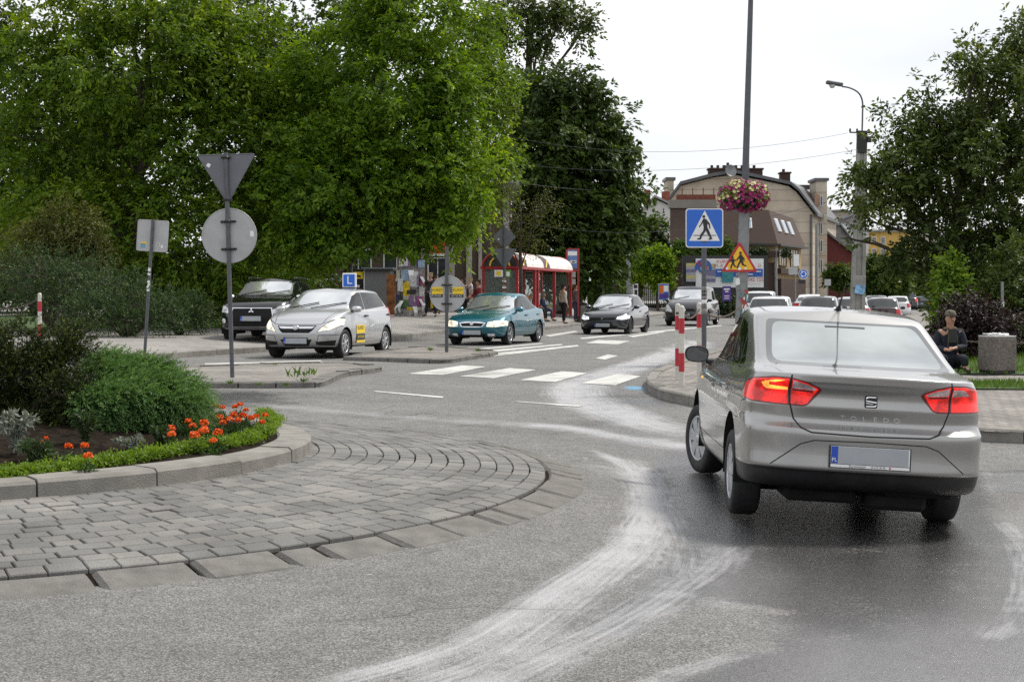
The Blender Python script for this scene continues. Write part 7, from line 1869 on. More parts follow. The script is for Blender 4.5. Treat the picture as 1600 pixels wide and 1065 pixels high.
def make_car(name, label, S, loc, rz, paint, group=None, roll=0.0, level=2):
 """S: spec dict"""
 t = thing(name, loc, label, 'car', rz, group)
 bm = car_surface(S['loops'], level=level, **S.get('grid', {}))
 sh = Shell(bm)
 T = (Matrix.Translation((0, 0, S.get('lift', 0))) @ Matrix.Rotation(roll, 4, 'X')) if (roll or S.get('lift')) else None
 sid = {1: lambda c, n: c.y > .25 and abs(n.y) > .12, -1: lambda c, n: c.y < -.25 and abs(n.y) > .12}
 gap = sh.L('body', MT['gap'])
 # lower plastics
 for (poly, ax, flt, part, mat) in S.get('cuts0', []):
  sh.cut(poly, ax, flt, sh.L(part, mat))
 # doors
 for s in (1, -1):
  for k, poly in enumerate(S.get('doors', [])):
   sh.cut(poly, 's', sid[s], sh.L('door#%d%d' % (k, s), paint))
 for s in (1, -1):
  for k, poly in enumerate(S.get('swin', [])):
   big = S.get('wframe', 0)
   if big:
    cx = sum(p[0] for p in poly) / len(poly); cz = sum(p[1] for p in poly) / len(poly)
    sc_ = 1 + big
    sh.cut([(cx + (p[0] - cx) * sc_, cz + (p[1] - cz) * (sc_ + .01)) for p in poly], 's', lambda c, n, s=s: sid[s](c, n) and c.z > S['belt'] - .03, sh.L('body', MT['black_plastic']) if not S.get('chromeframe') else sh.L('body', MT['black_plastic']))
   sh.cut(poly, 's', lambda c, n, s=s: sid[s](c, n) and c.z > S['belt'] - .03, sh.L('side_window#%d%d' % (k, s), S.get('sglass', MT['glass_side'])))
  for poly in S.get('doorgaps', []):
   sh.line(poly, S.get('gapw', .007), 's', lambda c, n, s=s: sid[s](c, n), gap)
  for poly in S.get('trim', []):
   sh.line(poly, S.get('trimw', .02), 's', lambda c, n, s=s: sid[s](c, n), sh.L('side_trim#%d' % s, S.get('trimmat', MT['black_plastic'])))
 for (poly, part, mat) in S.get('front', []):
  sh.cut(poly, 'f', lambda c, n: c.x > S['xfc'] and n.x > .05, sh.L(part, mat))
 for (poly, part, mat) in S.get('rear', []):
  sh.cut(poly, 'f', lambda c, n: c.x < S['xrc'] and n.x < -.05, sh.L(part, mat))
 for (pts, wd) in S.get('rgaps', []):
  sh.line(pts, wd, 'f', lambda c, n: c.x < S['xrc'] and n.x < -.02, gap)
 for (pts, wd) in S.get('fgaps', []):
  sh.line(pts, wd, 'f', lambda c, n: c.x > S['xfc'] and n.x > .02, gap)
 for (pts, wd) in S.get('tgaps', []):
  sh.line(pts, wd, 't', lambda c, n: n.z > .3 and c.z > .6, gap)
 for (poly, ax, flt, part, mat) in S.get('cuts', []):
  sh.cut(poly, ax, flt, sh.L(part, mat))
 # wheel arches
 hole = sh.L('hole', MT['gap'])
 for wx in S['axles']:
  ar = S['arch']; wr = S['wr']
  lip = S.get('archlip', 0)
  circ = lambda r: [(wx + r * cos(a), wr + .01 + r * sin(a)) for a in [2 * pi * k / 36 for k in range(36)]]
  for s in (1, -1):
   if lip: sh.cut(circ(ar + lip), 's', lambda c, n, s=s: c.y * s > .3 and c.z < 1.0, sh.L('body', S.get('lipmat', MT['black_plastic'])))
   sh.cut(circ(ar), 's', lambda c, n, s=s: c.y * s > S.get('archin', .45) and c.z < 1.0, hole)
 sh.delete(hole)
 parts = sh.split(t, [paint], T)
 sh.bm.free()
 # wheel wells and floor
 ww = MB()
 W = S['W']
 for wx in S['axles']:
  ar = S['arch']
  for s in (1, -1):
   n = 28; vs = []; fs = []
   y0, y1 = s * S.get('archin', .45), s * (W - .012)
   for k in range(n + 1):
    a = R(-25) + R(230) * k / n
    for y in (y0, y1):
     vs.append((wx + (ar + .004) * cos(a), y, S['wr'] + .01 + (ar + .004) * sin(a)))
   for k in range(n): fs.append((2 * k, 2 * k + 1, 2 * k + 3, 2 * k + 2))
   fs.append(tuple(2 * k for k in range(n + 1)))
   ww._add(vs, fs, 0)
 x0, x1 = min(S['axles']), max(S['axles'])
 ww.box(((x0 + x1) / 2, 0, S.get('floor', .20)), (x1 - x0 + 1.0, 1.0, .10), 0)
 ww.box((x0 - .1, 0, .22), (.12, 1.1, .08), 0); ww.tube([(x0 - .7, -.35, .24), (x0 - .2, -.33, .25), (x1 - .5, -.1, .24)], .04, 8, 0)
 ww.box((x0 - .52, -.42, .235), (.30, .5, .12), 0, bev=.04)
 if S.get('low'):
  ww.tube([(x0, -.62, .17), (x0, .62, .17)], .07, 8, 0); ww.box((x0 - .50, -.28, .135), (.26, .42, .13), 0, bev=.05); ww.tube([(x0 - .45, .30, .13), (x0 + 1.6, .15, .12)], .05, 8, 0); ww.box((x0 - .35, .25, .15), (.5, .5, .10), 0, bev=.04); ww.box((x0 + .7, 0, .14), (1.4, .9, .08), 0)
 wo_ = ww.build('underbody', [MT['dark']], t)
 if T is not None: wo_.data.transform(T)
 for i, wx in enumerate(S['axles']):
  for s in (1, -1):
   make_wheel(t, (wx, s * (W - S.get('wd', .2) / 2 - S.get('win', .035)), S['wr']), S['wr'], S.get('wd', .2), s, S.get('rimmat', MT['alloy']), S.get('spokes', 7), S.get('steer', 0) if i == 0 else 0, S.get('rimstyle', 'spoke'))
 # mirrors
 for s in (1, -1):
  mx_, my_, mz_ = S['mirror']
  mo = mirror_part(t, mx_, s * my_, mz_, s, S.get('mirmat', paint), *S.get('mirsize', (.22, .15)))
  if T is not None: mo.data.transform(T)
 # handles
 for (hx, hz) in S.get('handles', []):
  for s in (1, -1):
   p = Vector((hx, 0, hz)); loc_, no, idx, d = sh.bvh.ray_cast(Vector((hx, s * 2, hz)), Vector((0, -s, 0)))
   if loc_ is None: continue
   b = MB()
   b.box((loc_.x, loc_.y - s * .004, loc_.z), (.13, .012, .055), 1, bev=.02)
   b.box((loc_.x, loc_.y + s * .022, loc_.z + .006), (.20, .022, .03), 0, bev=.009)
   b.box((loc_.x + .085, loc_.y + s * .008, loc_.z + .006), (.02, .03, .028), 0)
   b.box((loc_.x - .085, loc_.y + s * .008, loc_.z + .006), (.02, .03, .028), 0)
   dk = min(range(len(S.get('doors', [None]))), key=lambda k: abs(sum(p[0] for p in S['doors'][k]) / len(S['doors'][k]) - hx)) if S.get('doors') else None
   ho = b.build('handle', [S.get('handlemat', paint), MT['black_plastic']], parts.get('door#%d%d' % (dk, s), t) if dk is not None else t)
   if T is not None: ho.data.transform(T)
 return t, sh, parts, T

def at_rear(sh, y, z, off=0.0):
 loc, no, i, d = sh.bvh.ray_cast(Vector((-6, y, z)), Vector((1, 0, 0)))
 return loc + no * off, no
def at_front(sh, y, z, off=0.0):
 loc, no, i, d = sh.bvh.ray_cast(Vector((6, y, z)), Vector((-1, 0, 0)))
 return loc + no * off, no
def surf_frame(p, n, flip):
 """frame on a rear (flip=-1) or front (flip=1) face: z = outward normal, x = reader's right"""
 z = n.normalized(); y = Vector((0, 0, 1)); x = y.cross(z).normalized(); y = z.cross(x)
 return frame_m(p, x, y, z)
def wiper(parent, sh, y0, y1, z, xs=.0, n=6, up=.02):
 pts = []
 for k in range(n + 1):
  y = y0 + (y1 - y0) * k / n
  p, no = at_front(sh, y, z + up * k, .018)
  pts.append(p)
 b = MB(); b.tube(pts, .011, 5, 0)
 return b.build('wiper', [MT['black_plastic']], parent)

# ------------------------------------------------------------------ specs
def lp(xf, xr, w, z, **k): return dict(xf=xf, xr=xr, w=w, z=z, **k)
def K3(xr, zr, zm, zf, xf, a=.22, b=.75):
 l = xf - xr
 return [(xr, zr), (xr + l * a, zm), (xr + l * b, zm), (xf, zf)]

def spec_hero():
 zb = [(-2.2, 1.005), (-1.7, 1.00), (-1.0, .97), (.9, .945), (1.2, .90), (2.0, .76)]
 S = dict(low=1, W=.853, belt=.985, axles=(1.36, -1.25), wr=.315, arch=.345, wd=.205, win=.026, lift=.075, steer=R(16), spokes=7, rimstyle='cap', rimmat=MT['hubcap'],
             xfc=.3, xrc=-.6, mirror=(.80, .79, 1.0), mirsize=(.21, .145), mirmat=MT['black_plastic'], handles=[(.02, .80), (-.93, .825)])
 S['grid'] = dict(nf=6, nsd=20, nr=8)
 S['loops'] = [
  lp(1.9, -1.85, .55, .25), lp(2.06, -2.08, .79, .20, rr=.3), lp(2.16, -2.17, .835, [(-2.2, .26), (-1.4, .21), (1.5, .21), (2.2, .26)], rr=.33),
  lp(2.20, -2.205, .848, .345, rr=.36, cr=.5), lp(2.215, -2.228, .850, .375, rr=.36, cr=.5),
  lp(2.24, -2.215, .853, .50, rr=.37), lp(2.22, -2.228, .853, .60, rr=.37, pr=3.0), lp(2.20, -2.218, .852, K3(-2.2, .638, .66, .65, 2.2), rr=.37, cr=.65, pr=3.0),
  lp(2.14, -2.135, .846, K3(-2.2, .680, .735, .69, 2.1), rr=.37, cr=.2, pr=3.0),
  lp(2.10, -2.172, .845, K3(-2.2, .79, .80, .72, 2.1), rr=.38, cr=.65, pr=2.8), lp(2.04, -2.150, .836, K3(-2.2, .895, .87, .75, 2.0), rr=.40),
  lp(1.98, -2.226, .815, K3(-2.2, .958, .925, .775, 2.0), rr=.45, cr=.8), lp(1.9, -2.234, .79, zb, rr=.48, cr=.8, crown=.012),
  lp(1.5, -2.05, .775, [(-2.2, 1.03), (-1.7, 1.03), (-1.0, .995), (.9, .965), (1.5, .875)], crown=.02),
  lp(.98, -1.74, .755, [(-1.7, 1.065), (-1.0, 1.01), (.95, .985)], rf=.3, rr=.24, pf=2.3, pr=2.8, tr=.03, crown=.012),
  lp(.56, -1.38, .722, [(-1.36, 1.21), (-.9, 1.20), (.5, 1.18)], rf=.26, rr=.2, pf=2.3, pr=2.8, tr=.03),
  lp(.14, -.98, .668, [(-1.0, 1.378), (-.4, 1.415), (.15, 1.38)], rf=.22, rr=.18, pf=2.4, pr=2.8, tr=.03, cr=.25),
  lp(-.02, -.82, .60, [(-.9, 1.435), (-.3, 1.482), (.1, 1.45)], rf=.2, rr=.17, crown=.022)]
 S['doors'] = [[(.98, .36), (.95, .70), (.82, 1.0), (.80, 1.20), (.1, 1.36), (-.38, 1.37), (-.40, .36)], [(-.405, .36), (-.385, 1.37), (-.78, 1.32), (-1.22, 1.02), (-1.18, .80), (-.92, .36)]]
 S['swin'] = [rpoly([(.78, 1.0), (.30, 1.285), (.02, 1.36), (-.36, 1.362), (-.375, 1.005)], .03), rpoly([(-.425, 1.005), (-.41, 1.362), (-.70, 1.325), (-.86, 1.25), (-.89, 1.01)], .025), rpoly([(-.915, 1.01), (-.885, 1.24), (-1.0, 1.165), (-1.16, 1.02)], .02)]
 S['wframe'] = .045
 S['doorgaps'] = [[(-.40, 1.0), (-.41, .75), (-.41, .36)], [(.96, .36), (.97, .6), (.9, .95)], [(-.97, .65), (-1.0, .72), (-1.17, .82), (-1.22, 1.0)], [(-1.5, .645), (-1.62, .66), (-1.72, .78), (-1.84, .80)], [(-.9, .36), (.96, .36)]]
 S['trim'] = [[(.86, .985), (.3, .99), (-.5, .992), (-1.15, .998)]]; S['trimw'] = .018; S['trimmat'] = MT['chrome']
 lidz = .615
 lid = [(.545, 1.0), (.555, .93), (.545, .80), (.515, .70), (.47, .645), (.40, .618), (0, .610)]
 RG = []
 full = lid + [(-y, z) for y, z in lid[::-1][1:]]
 # trunk lid panel
 S['rear'] = [([(y, z) for y, z in [(.535, 1.02), (.548, .93), (.538, .80), (.508, .70), (.463, .648), (.395, .622), (-.395, .622), (-.463, .648), (-.508, .70), (-.538, .80), (-.548, .93), (-.535, 1.02)]], 'trunk_lid', 'PAINT')]
 for s in (1, -1):
  f = lambda pts: [(y * s, z) for y, z in pts]
  S['rear'] += [(f([(.835, .815), (.842, .895), (.775, .965), (.66, .985), (.548, .985), (.43, .958), (.352, .922), (.338, .905), (.345, .89), (.425, .80), (.46, .788), (.55, .79), (.79, .796)]), 'taillight#%d' % s, MT['tail_dark']),
                      (f([(.832, .82), (.836, .893), (.775, .955), (.66, .974), (.562, .974), (.562, .80), (.79, .806)]), 'taillight#%d' % s, MT['tail_red']),
                      (f([(.54, .972), (.44, .948), (.36, .912), (.43, .81), (.465, .80), (.54, .80)]), 'taillight#%d' % s, MT['tail_red']),
                      (f([(.535, .962), (.44, .940), (.375, .912), (.385, .90), (.535, .908)]), 'taillight#%d' % s, MT['tail_clear']),
                      (f([(.535, .905), (.39, .897), (.40, .885), (.535, .893)]), 'taillight#%d' % s, MT['tail_dark'])]
  if s == 1:
   S['rear'] += [(f([(.565, .962), (.65, .962), (.715, .945), (.70, .93), (.65, .944), (.565, .946)]), 'taillight#1', MT['tail_amber']),
                          (f([(.565, .895), (.70, .895), (.715, .91), (.70, .922), (.565, .913)]), 'taillight#1', MT['tail_amber']), (f([(.69, .90), (.715, .905), (.735, .935), (.71, .95), (.685, .945)]), 'taillight#1', MT['tail_amber'])]
  else:
   S['rear'] += [(f([(.565, .955), (.65, .955), (.70, .915), (.565, .905)]), 'taillight#-1', MT['tail_clear'])]
 S['rear'] += [(rpoly([(-.655, 1.058), (.655, 1.058), (.622, 1.20), (.575, 1.372), (-.575, 1.372), (-.622, 1.20)], .04), 'rear_window', MT['glass_frit']),
                  (rpoly([(-.615, 1.078), (.615, 1.078), (.58, 1.20), (.535, 1.355), (-.535, 1.355), (-.58, 1.20)], .06), 'rear_window', MT['glass_pale'])]
 S['rgaps'] = [([(y, z) for y, z in full], .011)]
 # plate recess crease: its shaded line is painted on in the gap colour
 S['rgaps'] += [([(.66, .385), (.47, .535), (.38, .565), (0, .572), (-.38, .565), (-.47, .535), (-.66, .385)], .008)]
 S['front'] = [(rpoly([(-.64, 1.0), (.64, 1.0), (.53, 1.345), (-.53, 1.345)], .06), 'windscreen', MT['glass'])]
 S['cuts'] = []
 allf = lambda c, n: c.z < .375
 S['cuts'] = [([(-2.4, .0), (-1.45, .0), (-1.45, .362), (-2.4, .362)], 's', lambda c, n: True, 'bumper_skirt', MT['black_plastic']),
                 ([(-1.0, .0), (1.0, .0), (1.0, .245), (-1.0, .245)], 's', lambda c, n: True, 'body', MT['black_plastic'])]
 return S

def build_hero():
 paint = carpaint('silver_beige_paint', (.35, .345, .335), metal=.8, rough=.32, coat=1.0, dirt=.08)
 S = spec_hero()
 S['rear'] = [(p, n, paint if m == 'PAINT' else m) for p, n, m in S['rear']]
 roll = R(1.4)
 rzv = R(90 - 1.5)
 t, sh, parts, T = make_car('silver_sedan', 'large silver sedan seen from behind with red brake lights on wet asphalt', S, (HERO_X, HERO_Y, HERO_Z), rzv, paint, roll=roll, level=3)
 t.rotation_euler = (R(1.7), 0, rzv)
 T = T or Matrix()
 p, n = at_rear(sh, 0, .845, .002); M = T @ surf_frame(p, n, -1)
 emblem('s', M, parts['trunk_lid'], .043)
 for k, ch in enumerate('TOLEDO'):
  y = .185 - k * .074
  p, n = at_rear(sh, y, .722, .002)
  text_part(ch, .046, MT['chrome'], parts['trunk_lid'], T @ surf_frame(p, n, -1), 'model_letter', .003, 1.25)
 p, n = at_rear(sh, 0, .470, .014); n = Vector((-1, 0, .04))
 M = T @ surf_frame(p, n, -1)
 b = MB(); b.M = M; b.box((0, -.006, -.002), (.555, .150, .014), 0, bev=.006); b.box((0, -.0655, .006), (.535, .020, .006), 1)
 b.box((.02, .008, .006), (.478, .114, .006), 2); b.box((-.243, .008, .006), (.046, .114, .006), 3)
 b.box((0, .008, .0055), (.535, .118, .004), 1)
 b.box((.135, -.0655, .0092), (.011, .014, .001), 4)
 po = b.build('number_plate', [MT['black_plastic'], MT['white'], MT['plate_grey'], MT['eu_blue'], MT['red']], t)
 text_part('PL', .037, MT['white'], po, M @ Matrix.Translation((-.243, -.026, .0095)), 'country_letters', .0008)
 text_part('Euromotor', .022, MT['black'], po, M @ Matrix.Translation((-.085, -.0655, .0096)), 'frame_lettering', .0006, 1.15)
 text_part('23 610 00 00', .017, MT['black'], po, M @ Matrix.Translation((.055, -.0655, .0096)), 'frame_lettering', .0006, 1.1)
 # antenna with shark-like base on the roof
 loc, no, i, d = sh.bvh.ray_cast(Vector((-.80, 0, 3)), Vector((0, 0, -1)))
 b = MB(); b.tube([loc + Vector((.05, 0, -.01)), loc + Vector((0, 0, .02)), loc + Vector((-.03, 0, .045))], [.034, .022, .010], 10, 0)
 b.tube([loc + Vector((-.025, 0, .04)), loc + Vector((-.13, 0, .125)), loc + Vector((-.23, -.0, .215))], [.008, .006, .003], 8, 0)
 ao = b.build('antenna', [MT['black_plastic']], t); ao.data.transform(T)
 # rear window: high brake light, heater block and rear-view mirror glimpsed through the glass
 for (y, z, w_, h_, nm) in ((0, 1.335, .30, .02, 'brake_light_strip'),):
  p, n = at_rear(sh, y, z, .003); b = MB(); b.M = surf_frame(p, n, -1); b.box((0, 0, 0), (w_, h_, .004), 0, bev=.002)
  o = b.build(nm, [MT['glass_frit']], parts['rear_window']); o.data.transform(T)
 # side blinker on front wing
 loc, no, i, d = sh.bvh.ray_cast(Vector((1.02, 2, .80)), Vector((0, -1, 0)))
 if loc: 
  b = MB(); b.box(loc, (.07, .012, .022), 0, bev=.005); o = b.build('side_indicator', [MT['tail_amber']], t); o.data.transform(T)
 # exhaust silencer and tow eye cover
 return t

def spec_gen(p):
 L, W, H = p['L'], p['W'] / 2, p['H']
 F, Rr = L / 2, -L / 2
 cx, cz = p['cowl']; rf, rr, g0 = p['rf'], p['rr'], p['g0']; b0, b1 = p['belt']     # belt height at the cowl and at the tail
 zh = p['hood']; zt = H - .055; dz = p.get('deck', b1 + .02); gc = p.get('gc', 0.0)
 wr_ = p.get('wroof', .74) * W
 bump = p.get('bump', .55)
 nose = p.get('nose', .12)
 lift = p.get('sill', .20)
 cl_ = lambda a, b, t: a + (b - a) * t
 S = dict(W=W, belt=min(b0, b1), axles=p['axles'], wr=p['wr'], arch=p['wr'] + .035, wd=p.get('wd', .2), win=.03, xfc=cx - .75, xrc=Rr + 1.1, mirror=(cx - .30, W * .86, b0 + .07),
             rimmat=p.get('rimmat', MT['alloy']), spokes=p.get('spokes', 7), rimstyle=p.get('rimstyle', 'spoke'), floor=lift + .06, mirmat=p.get('mirmat'), handlemat=p.get('handlemat'), mirsize=(.2, .14))
 if S['mirmat'] is None: S.pop('mirmat')
 if S['handlemat'] is None: S.pop('handlemat')
 S['grid'] = dict(nf=6, nsd=16, nr=6)
 zr1 = cl_(.66, dz, .3)
 S['loops'] = [
  lp(F - .3, Rr + .35, .62 * W, lift + .06), lp(F - .17, Rr + .14, .92 * W, lift), lp(F - .06, Rr + .05, .975 * W, lift + .08, cr=.2),
  lp(F - .015, Rr + .0, .995 * W, .40), lp(F, Rr - .0, W, bump, cr=.25),
  lp(F - .03, Rr + .02, .998 * W, K3(Rr, bump + .08, bump + .13, min(bump + .07, zh - .07), F)),
  lp(F - .07, Rr + .07, .985 * W, K3(Rr, zr1 + .04, cl_(bump, b0, .62), zh - .05, F)),
  lp(F - nose, Rr + .07, .965 * W, [(Rr, dz - .10), (-.3, b0 - .07), (cx, b0 - .07), (F, zh - .015)], cr=.2),
  lp(F - nose - .08, Rr + .08, .935 * W, [(Rr, dz - .02), (-.3, b1 - .03 if False else cl_(b0, b1, .5) - .025), (cx, cz - .04), (F, zh + .012)], cr=.4, crown=.015),
  lp(cl_(F - nose, cx, .45), max(cl_(Rr, g0, .5), Rr + .10), .905 * W, [(Rr, dz + .01), (-.3, cl_(b0, b1, .5)), (cx, cz - .015), (cl_(F, cx, .4), cl_(zh, cz, .62))], crown=.03),
  lp(cx, g0, .88 * W, [(g0, b1 + .02 if g0 < Rr + .35 else dz + .03), (-.2, cl_(b0, b1, .5) + .02), (cx, cz)], rf=.34, rr=.26, pf=2.2, pr=2.5, tr=.04, crown=.012),
  lp(cl_(cx, rf, .5), cl_(g0, rr, .5) + gc, cl_(.865 * W, wr_, .42), [(g0, cl_(b1, zt, .5)), (0, cl_((b0 + b1) / 2, zt, .5)), (cx, cl_(cz, zt, .5))], rf=.3, rr=.25, pf=2.2, pr=2.5, tr=.04),
  lp(rf, rr, wr_, [(rr, zt - p.get('drop', .03)), (cl_(rr, rf, .55), zt), (rf, zt - .03)], rf=.24, rr=.2, pf=2.3, pr=2.5, tr=.04, cr=.2),
  lp(rf - .16, rr + .14, wr_ - .09, [(rr, H - .02 - p.get('drop', .03)), (cl_(rr, rf, .55), H), (rf, H - .025)], rf=.22, rr=.2, crown=.02)]
 A = lambda z: cl_(cx, rf, (z - cz) / (zt - cz)); Cc = lambda z: cl_(g0, rr, (z - b1) / (zt - b1)) + gc * (1 - abs(2 * (z - b1) / (zt - b1) - 1))
 bp = p['bp']; bm_ = cl_(b0, b1, .5)
 zb, zw = bm_ + .035, zt - .045
 co = p.get('coff', .20)
 fw = [(A(b0 + .05) - p.get('aoff', .22), b0 + .035), (A(zw - .1) - .17, zw - .1), (A(zw) - .26, zw - .01), (bp + .035, zw), (bp + .04, zb)]
 rw = [(bp - .04, zb), (bp - .035, zw), (Cc(zw) + co + .08, zw - .015), (Cc(zw - .1) + co, zw - .09), (Cc(b1 + .08) + co + p.get('cb', .06), b1 + .055)]
 S['swin'] = [rpoly(fw, .03), rpoly(rw, .03)]
 if p.get('qw'):
  S['swin'].append(rpoly(p['qw'], .03))
 S['wframe'] = .05
 d0 = cx - .10
 dl = p.get('dlow', lift + .12)
 if p.get('doors', 4) >= 4:
  S['doors'] = [[(d0, dl), (d0, b0 - .08), (fw[0][0] + .06, b0), (A(zw) - .2, zw + .02), (bp, zw + .025), (bp, dl)], [(bp - .001, dl), (bp - .001, zw + .025), (Cc(zw) + co + .05, zw + .01), (Cc(b1) + co - .02, b1 + .02), (Cc(b1) + co - .02, b1 - .25), (p['axles'][1] + .36, dl)]]
  S['handles'] = [(bp + .14, bm_ - .12), (S['doors'][1][3][0] + .16, bm_ - .11)]
  S['doorgaps'] = [[(d0, dl), (d0, b0 - .1), (fw[0][0] + .08, b0)], [(bp, dl), (bp, zw)], [(p['axles'][1] + .36, dl + .15), (S['doors'][1][3][0], b1 - .25), (S['doors'][1][3][0], b1 + .02)], [(d0, dl), (p['axles'][1] + .36, dl)]]
 else:
  S['doors'] = [[(d0, dl), (d0, b0 - .08), (fw[0][0] + .06, b0), (A(zw) - .2, zw + .02), (bp, zw + .025), (bp, dl)]]
  S['handles'] = [(bp + .14, bm_ - .12)]
  S['doorgaps'] = [[(d0, dl), (d0, b0 - .1), (fw[0][0] + .08, b0)], [(bp, zw), (bp, dl), (d0, dl)]]
 wb = .80 * W
 S['front'] = [(rpoly([(-wb, cz + .03), (wb, cz + .03), (wr_ - .055, zt - .035), (-wr_ + .055, zt - .035)], .07), 'windscreen', MT['glass_front'])] + p.get('front', [])
 rb = .78 * W
 S['rear'] = [(rpoly([(-rb, b1 + .07), (rb, b1 + .07), (wr_ - .07, zt - .05), (-wr_ + .07, zt - .05)], .07), 'rear_window', MT['glass'])] + p.get('rear', [])
 S['fgaps'] = p.get('fgaps', []); S['rgaps'] = p.get('rgaps', []); S['tgaps'] = [([(F - nose - .05, .62 * W), (cx + .1, .80 * W)], .012), ([(F - nose - .05, -.62 * W), (cx + .1, -.80 * W)], .012)]
 S['cuts'] = [([(Rr - .1, 0), (F + .1, 0), (F + .1, lift + p.get('skirt', .03)), (Rr - .1, lift + p.get('skirt', .03))], 's', lambda c, n: True, 'body', MT['black_plastic'])] + p.get('cuts', [])
 S['trim'] = p.get('trim', []); S['trimw'] = p.get('trimw', .04); S['trimmat'] = p.get('trimmat', MT['black_plastic'])
 S['archlip'] = p.get('archlip', 0)
 return S
def both(poly, part, mat):
 return [(poly, part + '#1', mat), ([(-y, z) for y, z in poly], part + '#-1', mat)]

def front_plate(t, sh, z, off=.018, pw=.52, y=0):
 p, n = at_front(sh, y, z, off)
 return plate(t, surf_frame(p, Vector((1, 0, .02)), 1), pw)
def front_badge(t, sh, kind, z, r, off=.004):
 p, n = at_front(sh, 0, z, off)
 return emblem(kind, surf_frame(p, n, 1), t, r)
def place_front(fx, fy, L, th):
 """car centre from its front centre; th = heading angle off -y towards -x"""
 return fx + L / 2 * sin(th), fy + L / 2 * cos(th)

